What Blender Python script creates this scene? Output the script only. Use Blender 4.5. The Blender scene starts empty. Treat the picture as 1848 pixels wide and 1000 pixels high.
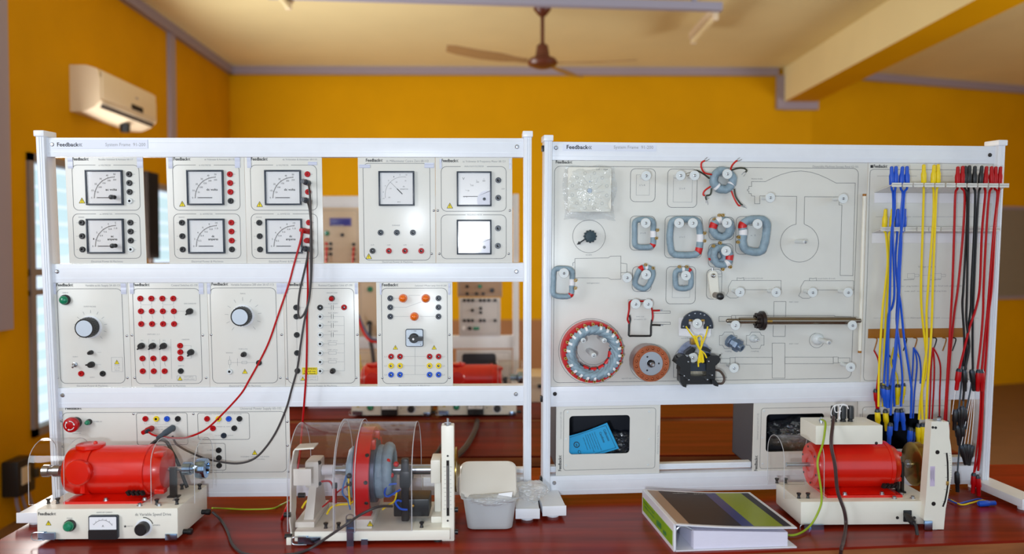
import bpy, bmesh, math, random
from mathutils import Vector, Matrix, Euler
random.seed(7)
SC = bpy.context.scene
COL = SC.collection
R = math.radians
# ------------------------------------------------------------------ camera
F = 1420.0
CAMZ = 1.44
YAW, PITCH, ROLL = R(-1.13), R(-1.57), R(-0.10)
cd = bpy.data.cameras.new('camera'); cam = bpy.data.objects.new('camera', cd); COL.objects.link(cam)
cam.location = (0, 0, CAMZ)
CR = (Matrix.Rotation(YAW, 3, 'Z') @ Matrix.Rotation(R(90) + PITCH, 3, 'X') @ Matrix.Rotation(ROLL, 3, 'Z'))
cam.rotation_euler = CR.to_euler()
cd.sensor_fit = 'HORIZONTAL'; cd.sensor_width = 36.0; cd.lens = F / 1848 * 36.0
cd.dof.use_dof = True; cd.dof.focus_distance = 2.06; cd.dof.aperture_fstop = 1.65
cd.clip_start = 0.05
SC.camera = cam
SC.view_settings.view_transform = 'Standard'; SC.view_settings.look = 'None'
SC.view_settings.gamma = 1.0; SC.view_settings.use_curve_mapping = False
SC.view_settings.exposure = 0.46
# ------------------------------------------------------------------ light
w = bpy.data.worlds.new('daylight'); SC.world = w; w.use_nodes = True
bg = w.node_tree.nodes['Background']; bg.inputs[0].default_value = (0.74, 0.87, 1.0, 1); bg.inputs[1].default_value = 0.86
def area(name, loc, target, sx, sy, power, colr):
    l = bpy.data.lights.new(name, 'AREA'); l.shape = 'RECTANGLE'; l.size = sx; l.size_y = sy; l.energy = power; l.color = colr
    o = bpy.data.objects.new(name, l); COL.objects.link(o); o.location = loc
    o.rotation_euler = (Vector(target) - Vector(loc)).to_track_quat('-Z', 'Y').to_euler()
    return o
area('window_daylight', (-2.5, 0.35, 1.9), (0.2, 2.1, 1.2), 1.2, 1.4, 34, (0.84, 0.92, 1.0))
area('camera_flash', (-0.155, -0.04, 1.31), (-0.1, 2.1, 1.3), 0.09, 0.07, 11.0, (0.85, 0.92, 1.0))
area('rear_window_daylight', (-2.5, 4.9, 1.55), (2.0, 5.6, 1.9), 2.0, 1.1, 82, (1.0, 0.97, 0.92))
area('right_fill_light', (4.6, 2.6, 1.7), (0.5, 6.5, 2.4), 1.4, 1.2, 62, (1.0, 0.97, 0.92))  # added fill lamp to brighten the back right; no window known on that side
# ------------------------------------------------------------------ pixel helpers (photo 1848 x 1000)
CO = Vector((0, 0, CAMZ))
def ray(px, py): return CR @ Vector(((px - 924) / F, -(py - 500) / F, -1.0))
def at(px, py, Y):
    d = ray(px, py); return CO + d * (Y / d.y)
def atz(px, py, z):
    d = ray(px, py); return CO + d * ((z - CAMZ) / d.z)
class Frame:
    """A leaning upright plane: local x right, y away from the viewer, z up."""
    def __init__(s, o, yaw, lean):
        s.o = Vector(o); s.rot = Euler((lean, 0, yaw)); s.r3 = s.rot.to_matrix()
        s.M = Matrix.Translation(s.o) @ s.r3.to_4x4(); s.i3 = s.r3.transposed()
    def uv(s, px, py, w=0.0):
        c = s.i3 @ (CO - s.o); d = s.i3 @ ray(px, py)
        p = c + d * ((-w - c.y) / d.y); return p.x, p.z
    def P(s, px, py, w=0.0):
        u, v = s.uv(px, py, w); return Vector((u, -w, v))
# ------------------------------------------------------------------ materials
def lin(c):
    c = c / 255.0
    return c / 12.92 if c <= 0.04045 else ((c + 0.055) / 1.055) ** 2.4
def rgb(r, g, b): return (lin(r), lin(g), lin(b), 1.0)
MATS = {}
def mat(name, c, rough=0.5, metal=0.0, noise=0.0, scale=30.0, bump=0.0, bscale=200.0, coat=0.0, emit=None, trans=0.0, spec=0.5, stretch=None):
    if name in MATS: return MATS[name]
    m = bpy.data.materials.new(name); m.use_nodes = True; nt = m.node_tree; N = nt.nodes; L = nt.links
    b = N['Principled BSDF']; c = rgb(*c)
    b.inputs['Base Color'].default_value = c; b.inputs['Roughness'].default_value = rough; b.inputs['Metallic'].default_value = metal
    b.inputs['Coat Weight'].default_value = coat; b.inputs['Specular IOR Level'].default_value = spec
    b.inputs['Transmission Weight'].default_value = trans
    tc = N.new('ShaderNodeTexCoord'); vec = tc.outputs['Object']
    if stretch:
        mp = N.new('ShaderNodeMapping'); mp.inputs['Scale'].default_value = stretch; L.new(vec, mp.inputs[0]); vec = mp.outputs[0]
    nz = N.new('ShaderNodeTexNoise'); nz.inputs['Scale'].default_value = scale; nz.inputs['Detail'].default_value = 4; L.new(vec, nz.inputs['Vector'])
    if noise:
        rp = N.new('ShaderNodeValToRGB')
        rp.color_ramp.elements[0].position = 0.3; rp.color_ramp.elements[1].position = 0.7
        rp.color_ramp.elements[0].color = tuple(max(0, x * (1 - noise)) for x in c[:3]) + (1,)
        rp.color_ramp.elements[1].color = tuple(min(1, x * (1 + noise * .5)) for x in c[:3]) + (1,)
        L.new(nz.outputs['Fac'], rp.inputs[0]); L.new(rp.outputs[0], b.inputs['Base Color'])
    if bump:
        n2 = N.new('ShaderNodeTexNoise'); n2.inputs['Scale'].default_value = bscale; L.new(vec, n2.inputs['Vector'])
        bp = N.new('ShaderNodeBump'); bp.inputs['Strength'].default_value = bump; bp.inputs['Distance'].default_value = 0.002
        L.new(n2.outputs['Fac'], bp.inputs['Height']); L.new(bp.outputs[0], b.inputs['Normal'])
    if emit:
        b.inputs['Emission Color'].default_value = rgb(*emit[0]); b.inputs['Emission Strength'].default_value = emit[1]
    MATS[name] = m; return m
def clear(name, tint=(255, 255, 255), gloss=0.12, rough=0.05, bump=0.0, bscale=40.0, milky=0.0, edge=0.55):
    """Clear sheet plastic: mostly see-through, glossy at glancing angles, optionally milky and crinkled."""
    m = bpy.data.materials.new(name); m.use_nodes = True; nt = m.node_tree; N = nt.nodes; L = nt.links
    N.remove(N['Principled BSDF']); out = N['Material Output']
    t = N.new('ShaderNodeBsdfTransparent'); t.inputs[0].default_value = rgb(*tint)
    g = N.new('ShaderNodeBsdfGlossy'); g.inputs['Roughness'].default_value = rough
    lw = N.new('ShaderNodeLayerWeight'); lw.inputs['Blend'].default_value = 0.25
    mr = N.new('ShaderNodeMapRange'); mr.inputs['To Min'].default_value = gloss; mr.inputs['To Max'].default_value = edge
    L.new(lw.outputs['Facing'], mr.inputs['Value'])
    mx = N.new('ShaderNodeMixShader'); L.new(mr.outputs[0], mx.inputs[0]); L.new(t.outputs[0], mx.inputs[1]); L.new(g.outputs[0], mx.inputs[2])
    last = mx
    if milky:
        d = N.new('ShaderNodeBsdfDiffuse'); d.inputs[0].default_value = (0.85, 0.87, 0.88, 1)
        tl = N.new('ShaderNodeBsdfTranslucent'); tl.inputs[0].default_value = (0.85, 0.87, 0.88, 1)
        a = N.new('ShaderNodeMixShader'); a.inputs[0].default_value = 0.4; L.new(d.outputs[0], a.inputs[1]); L.new(tl.outputs[0], a.inputs[2])
        m2 = N.new('ShaderNodeMixShader'); m2.inputs[0].default_value = milky; L.new(mx.outputs[0], m2.inputs[1]); L.new(a.outputs[0], m2.inputs[2]); last = m2
    if bump:
        tc = N.new('ShaderNodeTexCoord'); nz = N.new('ShaderNodeTexNoise'); nz.inputs['Scale'].default_value = bscale; nz.inputs['Detail'].default_value = 3
        L.new(tc.outputs['Object'], nz.inputs['Vector'])
        bp = N.new('ShaderNodeBump'); bp.inputs['Strength'].default_value = bump; bp.inputs['Distance'].default_value = 0.01
        L.new(nz.outputs['Fac'], bp.inputs['Height']); L.new(bp.outputs[0], g.inputs['Normal'])
    L.new(last.outputs[0], out.inputs[0]); MATS[name] = m; return m
M_white = mat('white_powder_coat', (232, 236, 244), 0.38, noise=0.02)
M_cream = mat('cream_panel', (222, 222, 217), 0.28, noise=0.015)
M_creamb = mat('cream_enamel', (233, 231, 220), 0.35, noise=0.02)
M_ink = mat('black_print', (30, 30, 34), 0.6)
M_grey = mat('grey_print', (112, 114, 118), 0.6)
M_lite = mat('pale_grey_print', (158, 160, 164), 0.6)
M_black = mat('black_plastic', (22, 23, 26), 0.38)
M_bezel = mat('meter_bezel', (30, 42, 58), 0.35)
M_dial = mat('dial_white', (236, 240, 246), 0.22, coat=0.3)
M_red = mat('red_plastic', (178, 0, 10), 0.4, spec=0.3)
M_redp = mat('red_machine_paint', (214, 22, 6), 0.28, noise=0.06, coat=0.4)
M_blue = mat('blue_plastic', (12, 82, 205), 0.4)
M_yel = mat('yellow_plastic', (236, 208, 0), 0.4)
M_green = mat('green_lens', (0, 128, 92), 0.2, coat=0.5)
M_orange = mat('amber_lens', (250, 112, 6), 0.15, coat=0.6, noise=0.25, scale=90)
M_steel = mat('steel', (178, 182, 188), 0.28, metal=0.9)
M_chrome = mat('chrome', (150, 175, 205), 0.15, metal=1.0, noise=0.25, scale=40)
M_brass = mat('brass', (176, 138, 70), 0.35, metal=0.9)
M_copper = mat('copper', (178, 100, 66), 0.38, metal=0.75, noise=0.2)
M_darkst = mat('blackened_steel', (52, 50, 50), 0.35, metal=0.6)
M_tape = mat('grey_blue_tape', (140, 164, 180), 0.5, noise=0.18, scale=60, bump=0.6, bscale=130)
M_redtape = mat('red_tape', (205, 20, 22), 0.35)
M_paper = mat('white_paper', (236, 236, 240), 0.6, noise=0.02)
M_tag = mat('clear_tape', (206, 212, 232), 0.25)
M_peg = mat('frosted_peg', (218, 225, 228), 0.3)
M_vent = mat('vent_shadow', (14, 4, 4), 0.8)
M_brown = mat('ochre_strip', (160, 100, 6), 0.5)
M_warn = mat('warning_yellow', (238, 216, 0), 0.5)
M_rubber = mat('black_rubber', (26, 26, 28), 0.6)
M_gcable = mat('grey_cable', (58, 54, 56), 0.5)
M_wine = mat('red_varnished_wood', (134, 36, 20), 0.24, noise=0.4, scale=5, stretch=(0.5, 5, 5), spec=0.09)
M_wine_shaded = mat('red_varnished_wood_shaded', (112, 38, 26), 0.34, noise=0.45, scale=4, stretch=(0.5, 5, 5), spec=0.05)  # same bench varnish, with the shade on the far benches put into its colour
M_edge = mat('bare_wood_edge', (150, 88, 42), 0.5, noise=0.4, scale=9, stretch=(0.4, 4, 4))
M_clear = clear('clear_acrylic', (252, 251, 250), gloss=0.015, rough=0.06, edge=0.22)
M_clear2 = clear('clear_acrylic_cover', (247, 245, 246), gloss=0.02, rough=0.06, edge=0.42)
M_aedge = mat('acrylic_edge', (196, 200, 206), 0.2)
M_bag = clear('crinkled_polythene', (248, 250, 252), gloss=0.05, rough=0.12, bump=0.9, bscale=45, milky=0.02, edge=0.5)
M_bag2 = clear('bunched_polythene', (248, 250, 252), gloss=0.14, rough=0.15, bump=0.9, bscale=60, milky=0.38)
M_tub = clear('milky_plastic', (235, 240, 248), gloss=0.06, rough=0.15, milky=0.6)
M_bezels = [M_bezel]
# ------------------------------------------------------------------ mesh builder
TXT = {}
def text_mesh(s, bold):
    k = (s, bold)
    if k not in TXT:
        c = bpy.data.curves.new('t', 'FONT'); c.body = s; c.size = 1.0; c.resolution_u = 2; c.offset = 0.022 if bold else 0.0
        o = bpy.data.objects.new('t', c); me = o.to_mesh()
        vs = [v.co.copy() for v in me.vertices]; fs = [tuple(p.vertices) for p in me.polygons]
        o.to_mesh_clear(); bpy.data.objects.remove(o); bpy.data.curves.remove(c)
        x0 = min((v.x for v in vs), default=0); x1 = max((v.x for v in vs), default=1)
        TXT[k] = (vs, fs, x0, x1)
    return TXT[k]
def smooth_path(pts, k=6, closed=False):
    pts = [Vector(p) for p in pts]; n = len(pts)
    if n < 3: return pts
    out = []
    for i in range(n if closed else n - 1):
        if closed: a, b, c, d = pts[i - 1], pts[i], pts[(i + 1) % n], pts[(i + 2) % n]
        else: a, b, c, d = pts[max(i - 1, 0)], pts[i], pts[i + 1], pts[min(i + 2, n - 1)]
        for j in range(k):
            t = j / k
            out.append(0.5 * ((2 * b) + (c - a) * t + (2 * a - 5 * b + 4 * c - d) * t * t + (3 * b - a - 3 * c + d) * t ** 3))
    if not closed: out.append(pts[-1])
    return out
class MB:
    def __init__(s, off=(0, 0, 0)): s.v = []; s.f = []; s.m = []; s.off = Vector(off); s.mi = 0
    def add(s, vs, fs, mi=None):
        b = len(s.v); s.v += [Vector(p) for p in vs]
        for f in fs: s.f.append(tuple(i + b for i in f)); s.m.append(s.mi if mi is None else mi)
        return s
    def box(s, a, b, bev=0.0, mi=None):
        x0, x1 = sorted((a[0], b[0])); y0, y1 = sorted((a[1], b[1])); z0, z1 = sorted((a[2], b[2]))
        bev = min(bev, (x1 - x0) * .45, (y1 - y0) * .45, (z1 - z0) * .45)
        bm = bmesh.new(); bmesh.ops.create_cube(bm, size=1)
        for q in bm.verts: q.co = Vector(((x0 + x1) / 2 + q.co.x * (x1 - x0), (y0 + y1) / 2 + q.co.y * (y1 - y0), (z0 + z1) / 2 + q.co.z * (z1 - z0)))
        if bev > 1e-5: bmesh.ops.bevel(bm, geom=bm.edges[:], offset=bev, segments=2, affect='EDGES', profile=0.6)
        bm.verts.index_update()
        s.add([q.co for q in bm.verts], [[q.index for q in f.verts] for f in bm.faces], mi); bm.free(); return s
    def hexa(s, p, mi=None):   # 8 points: bottom 4 then top 4
        return s.add(p, [(3, 2, 1, 0), (4, 5, 6, 7), (0, 1, 5, 4), (1, 2, 6, 5), (2, 3, 7, 6), (3, 0, 4, 7)], mi)
    def lathe(s, o, ax, prof, n=24, mi=None, ref=None, closed=False, a0=0.0, a1=2 * math.pi):
        """prof: (radius, height along axis[, material])"""
        o = Vector(o); ax = Vector(ax).normalized()
        e1 = Vector(ref) if ref else ax.orthogonal(); e1 = (e1 - ax * e1.dot(ax)).normalized(); e2 = ax.cross(e1)
        full = abs(a1 - a0 - 2 * math.pi) < 1e-6; nn = n if full else n + 1
        vs = []; fs = []; ms = []
        for q in prof:
            for k in range(nn):
                t = a0 + (a1 - a0) * k / n; vs.append(o + ax * q[1] + (e1 * math.cos(t) + e2 * math.sin(t)) * q[0])
        np_ = len(prof)
        for i in range(np_ if closed else np_ - 1):
            j = (i + 1) % np_
            for k in range(n):
                k2 = (k + 1) % nn
                fs.append((i * nn + k, i * nn + k2, j * nn + k2, j * nn + k)); ms.append(prof[i][2] if len(prof[i]) > 2 else mi)
        if full and not closed:
            if prof[0][0] > 1e-6: fs.append(tuple(reversed(range(nn)))); ms.append(prof[0][2] if len(prof[0]) > 2 else mi)
            if prof[-1][0] > 1e-6: fs.append(tuple((np_ - 1) * nn + k for k in range(nn))); ms.append(prof[-2][2] if len(prof[-2]) > 2 else mi)
        b = len(s.v); s.v += vs
        for f, m_ in zip(fs, ms): s.f.append(tuple(i + b for i in f)); s.m.append(s.mi if m_ is None else m_)
        return s
    def cyl(s, a, b, r, r2=None, n=16, mi=None, bev=0.0):
        a = Vector(a); b = Vector(b); h = (b - a).length; r2 = r if r2 is None else r2
        p = [(r, 0), (r2, h)] if not bev else [(r, 0), (r2, h - bev), (r2 - bev, h)]
        return s.lathe(a, b - a, p, n, mi)
    def ball(s, c, r, n=14, mi=None, sz=1.0, ax=(0, 0, 1)):
        return s.lathe(c, ax, [(max(1e-5, r * math.sin(math.pi * i / 8)), -r * sz * math.cos(math.pi * i / 8)) for i in range(9)], n, mi)
    def tube(s, pts, r, n=8, closed=False, k=6, mi=None, sm=True, flat=1.0, rfun=None, jit=0.0):
        p = smooth_path(pts, k, closed) if sm else [Vector(q) for q in pts]
        m = len(p); up = None; vs = []; fs = []
        for i in range(m):
            t = (p[(i + 1) % m] - p[i - 1]) if closed else (p[min(i + 1, m - 1)] - p[max(i - 1, 0)])
            t = t.normalized() if t.length > 1e-9 else Vector((0, 0, 1))
            if up is None: up = t.orthogonal().normalized() if not closed else Vector((0, 1, 0))
            up = (up - t * up.dot(t)); up = up.normalized() if up.length > 1e-6 else t.orthogonal().normalized()
            sd = t.cross(up); rr = r * (rfun(i / max(1, m - 1)) if rfun else 1.0) * (1 + (random.uniform(-jit, jit) if jit else 0))
            for q in range(n):
                a = 2 * math.pi * q / n; vs.append(p[i] + sd * math.cos(a) * rr + up * math.sin(a) * rr * flat)
        for i in range(m if closed else m - 1):
            j = (i + 1) % m
            for q in range(n): fs.append((i * n + q, i * n + (q + 1) % n, j * n + (q + 1) % n, j * n + q))
        if not closed: fs.append(tuple(reversed(range(n)))); fs.append(tuple((m - 1) * n + q for q in range(n)))
        return s.add(vs, fs, mi)
    def prism(s, poly, o, ex, ey, ez, d, mi=None):
        """2D polygon in (ex,ey) at o, extruded d along ez"""
        o = Vector(o); ex = Vector(ex); ey = Vector(ey); ez = Vector(ez); n = len(poly)
        a = [o + ex * q[0] + ey * q[1] for q in poly]; b = [q + ez * d for q in a]
        return s.add(a + b, [tuple(reversed(range(n))), tuple(range(n, 2 * n))] + [(i, (i + 1) % n, n + (i + 1) % n, n + i) for i in range(n)], mi)
    def sheet(s, prof, o, ex, ey, ez, d, th=0.003, mi=None):
        """a bent sheet: 2D open profile thickened by th, extruded d along ez"""
        n = len(prof); P_ = [Vector((q[0], q[1])) for q in prof]; outp = []; inn = []
        for i in range(n):
            t = (P_[min(i + 1, n - 1)] - P_[max(i - 1, 0)]).normalized(); nr = Vector((-t.y, t.x))
            outp.append(P_[i] + nr * th / 2); inn.append(P_[i] - nr * th / 2)
        o = Vector(o); ex = Vector(ex); ey = Vector(ey); ez = Vector(ez)
        vs = [o + ex * q.x + ey * q.y + ez * h for h in (0, d) for q in outp + inn]; m2 = 2 * n; fs = []
        for i in range(n - 1):
            fs += [(i, i + 1, m2 + i + 1, m2 + i), (n + i + 1, n + i, m2 + n + i, m2 + n + i + 1), (i + 1, i, n + i, n + i + 1), (m2 + i, m2 + i + 1, m2 + n + i + 1, m2 + n + i)]
        fs += [(0, m2, m2 + n, n), (n - 1, 2 * n - 1, m2 + 2 * n - 1, m2 + n - 1)]
        return s.add(vs, fs, mi)
    # flat print in the local xz plane at depth y (facing -y)
    def quad(s, x0, z0, x1, z1, y, mi=None): return s.add([(x0, y, z0), (x1, y, z0), (x1, y, z1), (x0, y, z1)], [(0, 1, 2, 3)], mi)
    def line(s, pts, wd, y, mi=None, closed=False):
        n = len(pts)
        for i in range(n if closed else n - 1):
            a = Vector(pts[i][:2]); b = Vector(pts[(i + 1) % n][:2]); d = b - a
            if d.length < 1e-7: continue
            d.normalize(); nr = Vector((-d.y, d.x)) * wd / 2; e = d * wd * .3
            q = [a - e - nr, b + e - nr, b + e + nr, a - e + nr]
            s.add([(p.x, y, p.y) for p in q], [(0, 1, 2, 3)], mi)
        return s
    def text(s, t, x0, x1, z, h, y, mi=None, bold=False, rot=0.0):
        vs, fs, a, b = text_mesh(t, bold)
        if not vs: return s
        sx = (x1 - x0) / (b - a); sz = h / 0.70; c, sn = math.cos(rot), math.sin(rot)
        out = []
        for q in vs:
            X = (q.x - a) * sx; Z = q.y * sz; out.append((x0 + X * c - Z * sn, y, z + X * sn + Z * c))
        return s.add(out, fs, mi)
    def build(s, name, mats, parent=None, loc=None, angle=38, smooth=True):
        me = bpy.data.meshes.new(name); off = s.off
        me.from_pydata([tuple(q - off) for q in s.v], [], s.f)
        mats = mats if isinstance(mats, (list, tuple)) else [mats]
        for m_ in mats: me.materials.append(m_)
        for p, m_ in zip(me.polygons, s.m): p.material_index = min(m_, len(mats) - 1)
        bm = bmesh.new(); bm.from_mesh(me); bmesh.ops.recalc_face_normals(bm, faces=bm.faces[:]); bm.to_mesh(me); bm.free()
        if smooth:
            for p in me.polygons: p.use_smooth = True
            me.set_sharp_from_angle(angle=R(angle))
        o = bpy.data.objects.new(name, me); COL.objects.link(o)
        if parent is not None: o.parent = parent
        if loc is not None: o.location = loc
        return o
def tag(o, label=None, cat=None, group=None, kind=None):
    if label: o['label'] = label
    if cat: o['category'] = cat
    if group: o['group'] = group
    if kind: o['kind'] = kind
    return o
def empty(name, loc, label, cat, group=None, rot=None):
    o = bpy.data.objects.new(name, None); COL.objects.link(o); o.location = loc; o.empty_display_size = 0.05
    if rot is not None: o.rotation_euler = rot
    return tag(o, label, cat, group)
def copy_part(src, parent, loc, name=None):
    c = src.copy(); COL.objects.link(c); c.parent = parent; c.location = loc
    for ch in src.children:
        d = ch.copy(); COL.objects.link(d); d.parent = c
    return c
def copy_tree(o, loc, label=None, group=None):
    r = o.copy(); COL.objects.link(r); r.location = loc
    if label: r['label'] = label
    if group: r['group'] = group
    for ch in list(o.children):
        c = ch.copy(); COL.objects.link(c); c.parent = r
        for g in ch.children:
            d = g.copy(); COL.objects.link(d); d.parent = c
    return r
def rrect(x0, z0, x1, z1, r, n=6):
    out = []
    for cx, cz, a in ((x1 - r, z1 - r, 0), (x0 + r, z1 - r, 90), (x0 + r, z0 + r, 180), (x1 - r, z0 + r, 270)):
        for k in range(n + 1): t = R(a + 90 * k / n); out.append((cx + r * math.cos(t), cz + r * math.sin(t)))
    return out
def arc(cx, cz, r, a0, a1, n=16): return [(cx + r * math.cos(R(a0 + (a1 - a0) * k / n)), cz + r * math.sin(R(a0 + (a1 - a0) * k / n))) for k in range(n + 1)]
# ================================================================== the room
TZ = 0.76
CEIL = CAMZ + 1.855; YB = 7.84; XL = -2.62; XR = 6.2; YF = -2.4
M_wall = mat('ochre_wall_paint', (206, 150, 0), 0.7, noise=0.05, scale=3, spec=0.1)
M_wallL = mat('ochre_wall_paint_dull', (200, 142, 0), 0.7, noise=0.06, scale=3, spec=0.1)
M_dado = mat('brown_dado_paint', (150, 100, 58), 0.6, noise=0.08, scale=4)
M_ceil = mat('cream_ceiling', (232, 218, 168), 0.8, noise=0.06, scale=1.2)
M_trim = mat('mauve_grey_trim', (150, 138, 150), 0.6)
M_floor = mat('brown_floor', (118, 84, 60), 0.5, noise=0.15, scale=6)
def struct(name, mb, m, parent=None, **k):
    o = mb.build(name, m, parent, **k)
    if parent is None: o['kind'] = 'structure'
    return o
XB = 2.86   # where the beam meets the back wall; beyond it the wall falls back a little
YB2 = YB + 0.93
struct('floor', MB().box((XL - .2, YF, -.06), (XR + .2, YB2 + .2, 0)), M_floor)
struct('ceiling', MB().box((XL - .2, YF, CEIL), (XR + .2, YB2 + .2, CEIL + .1)), M_ceil)
b = MB(); b.hexa([(XL - .2, YB, .80), (3.15, YB, .80), (3.15, YB + .2, .80), (XL - .2, YB + .2, .80), (XL - .2, YB, CEIL), (3.15, YB, CEIL), (3.15, YB + .2, CEIL), (XL - .2, YB + .2, CEIL)])
b.hexa([(3.15, YB, 0), (XR, YB2, 0), (XR, YB2 + .2, 0), (3.15, YB + .2, 0), (3.15, YB, CEIL), (XR, YB2, CEIL), (XR, YB2 + .2, CEIL), (3.15, YB + .2, CEIL)])
b.box((XL - .2, YB, 0), (3.15, YB + .2, .80), mi=1)
struct('wall_back', b, [M_wall, M_dado])
struct('wall_right', MB().box((XR, 1.2, 0), (XR + .2, YB2 + .2, CEIL)), M_wallL)
# left wall with two louvred window openings
wins = []
def yl(px): return XL * 1.0 / ((ray(px, 461).x) / ray(px, 461).y)
W1 = (yl(50), yl(165), CAMZ - 1.02, CAMZ + .58); W2 = (yl(268), yl(350), CAMZ - .95, CAMZ + .56)
b = MB(); ys = [YF, W1[0], W1[1], W2[0], W2[1], YB + .2]
for a, c in ((0, 1), (2, 3), (4, 5)): b.box((XL - .05, ys[a], 0), (XL, ys[c], CEIL))
for wv in (W1, W2):
    b.box((XL - .05, wv[0], 0), (XL, wv[1], wv[2])); b.box((XL - .05, wv[0], wv[3]), (XL, wv[1], CEIL))
struct('wall_left', b, M_wallL)
M_winf = mat('grey_window_frame', (132, 122, 122), 0.5)
M_glass = clear('louvre_glass', (244, 252, 249), gloss=0.01, rough=0.1, edge=0.12)
def window(n, wv):
    f = MB(); t = .045
    for y0, y1, z0, z1 in ((wv[0], wv[0] + t, wv[2], wv[3]), (wv[1] - t, wv[1], wv[2], wv[3]), (wv[0], wv[1], wv[2], wv[2] + t), (wv[0], wv[1], wv[3] - t, wv[3])):
        f.box((XL - .05, y0, z0), (XL + .02, y1, z1))
    zm = wv[2] + (wv[3] - wv[2]) * .58
    f.box((XL - .1, wv[0], zm - .02), (XL + .01, wv[1], zm + .02)); f.box((XL - .1, wv[0], zm - .13), (XL + .01, wv[1], zm - .10))
    o = struct('window_%d' % n, f, M_winf)
    z = wv[2] + .08
    while z < wv[3] - .1:
        if not (zm - .16 < z < zm + .03):
            MB().hexa([(XL - .13, wv[0] + t, z), (XL - .05, wv[0] + t, z + .07), (XL - .05, wv[1] - t, z + .07), (XL - .13, wv[1] - t, z),
                   (XL - .13, wv[0] + t, z + .005), (XL - .05, wv[0] + t, z + .075), (XL - .05, wv[1] - t, z + .075), (XL - .13, wv[1] - t, z + .005)]).build('louvre_blade', M_glass, o)
        z += .105
    return o
window(1, W1); window(2, W2)
# open ochre shutter leaf standing in front of the first window
M_shut = mat('ochre_shutter_paint', (176, 118, 22), 0.5)
M_cur = mat('dark_brown_curtain', (34, 24, 20), 0.9)
# cornices and conduits
struct('trim_1', MB().box((XL, YB - .05, CEIL - .075), (2.80, YB, CEIL)), M_trim)
struct('trim_2', MB().box((XL, YF, CEIL - .075), (XL + .05, YB, CEIL)), M_trim)
struct('trim_3', MB().hexa([(3.15, YB - .05, CEIL - .075), (XR, YB2 - .05, CEIL - .075), (XR, YB2, CEIL - .075), (3.15, YB, CEIL - .075), (3.15, YB - .05, CEIL), (XR, YB2 - .05, CEIL), (XR, YB2, CEIL), (3.15, YB, CEIL)]), M_trim)
BX0, BX1, BZ = 2.86, 3.18, CEIL - .335
b = MB(); b.box((BX0, YF, BZ), (BX1, YB, CEIL), mi=0); b.quad(0, 0, 0, 0, 0)
bb = MB(); bb.add([(BX0, YF, BZ), (BX1, YF, BZ), (BX1, YB, BZ), (BX0, YB, BZ)], [(0, 1, 2, 3)], 1)
bb.add([(BX0, YF, BZ), (BX0, YB, BZ), (BX0, YB, CEIL), (BX0, YF, CEIL), (BX1, YF, BZ), (BX1, YB, BZ), (BX1, YB, CEIL), (BX1, YF, CEIL)], [(0, 1, 2, 3), (4, 5, 6, 7), (0, 3, 7, 4), (1, 2, 6, 5)], 0)
struct('ceiling_beam', bb, [M_ceil, M_wall])
b = MB(); b.box((BX0 - .07, YB - .05, BZ - .07), (BX0, YB, CEIL - .075)); b.box((BX0, YB - .05, BZ - .075), (BX1 + .02, YB, BZ)); b.box((BX1 - .05, YB - .05, BZ), (BX1 + .02, YB, BZ + .05))
struct('trim_4', b, M_trim)
struct('trim_5', MB().box((XL, yl(306) - .0, CAMZ + .80), (XL + .03, yl(306) + .10, CEIL - .075)), M_trim)
struct('trim_6', MB().box((XL, yl(-14), 1.05), (XL + .03, yl(12), CEIL - .075)), M_trim)
# dark curtain panel hanging beside window 2
b = MB(); n = 24; y0, y1 = yl(247), yl(270); pts = []
for k in range(n + 1):
    y = y0 + (y1 - y0) * k / n; pts.append((y, XL + .06 + .02 * math.sin(k * 1.6)))
vs = [(x, y, z) for z in (CAMZ - .02, CAMZ + .62) for y, x in pts] ; vs += [(x + .004, y, z) for z in (CAMZ - .02, CAMZ + .62) for y, x in pts]
m1 = n + 1
for q in (0, 2 * m1): b.add(vs[q:q + 2 * m1], [(i, i + 1, m1 + i + 1, m1 + i) for i in range(n)])
tag(b.build('curtain', M_cur), 'dark brown curtain hanging beside the far left window', 'curtain')
# ---------------- air conditioner
M_acb = mat('cream_ac_plastic', (222, 204, 176), 0.5)
a0, a1 = yl(131), yl(131) + .80
prof = [(0, .0), (0, .285), (.10, .285), (.165, .265), (.185, .20), (.185, .07), (.15, .03), (.08, .0)]
zac = CAMZ + (at(131, 201, a0).z - CAMZ)
ac = empty('air_conditioner', (XL, (a0 + a1) / 2, zac), 'cream split air conditioner mounted high on the ochre left wall', 'air conditioner')
O = Vector((XL, (a0 + a1) / 2, zac))
b = MB(O); b.prism(prof, (XL, a0, zac), (1, 0, 0), (0, 0, 1), (0, 1, 0), .80); b.build('casing', M_acb, ac)
b = MB(O); b.box((XL + .183, a0 + .02, zac + .085), (XL + .192, a1 - .02, zac + .25), .004); fp = b.build('front_panel', M_acb, ac)
b = MB(O); b.box((XL + .19, a0 + .40, zac + .09), (XL + .194, a0 + .57, zac + .125)); b.build('display_window', M_cur, ac)
b = MB(O); b.box((XL + .19, a0 + .46, zac + .17), (XL + .1935, a0 + .50, zac + .18)); b.build('badge', M_trim, ac)
b = MB(O); b.hexa([(XL + .168, a0 + .03, zac + .028), (XL + .178, a0 + .03, zac + .05), (XL + .178, a1 - .04, zac + .05), (XL + .168, a1 - .04, zac + .028), (XL + .172, a0 + .03, zac + .026), (XL + .186, a0 + .03, zac + .05), (XL + .186, a1 - .04, zac + .05), (XL + .172, a1 - .04, zac + .026)]); b.build('air_flap', M_gcable, ac)
b = MB(O); b.cyl((XL + .1, a0 + .5, zac + .005), (XL + .1, a0 + .5, zac - .05), .035, .03); b.build('drain_elbow', M_black, ac)
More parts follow.
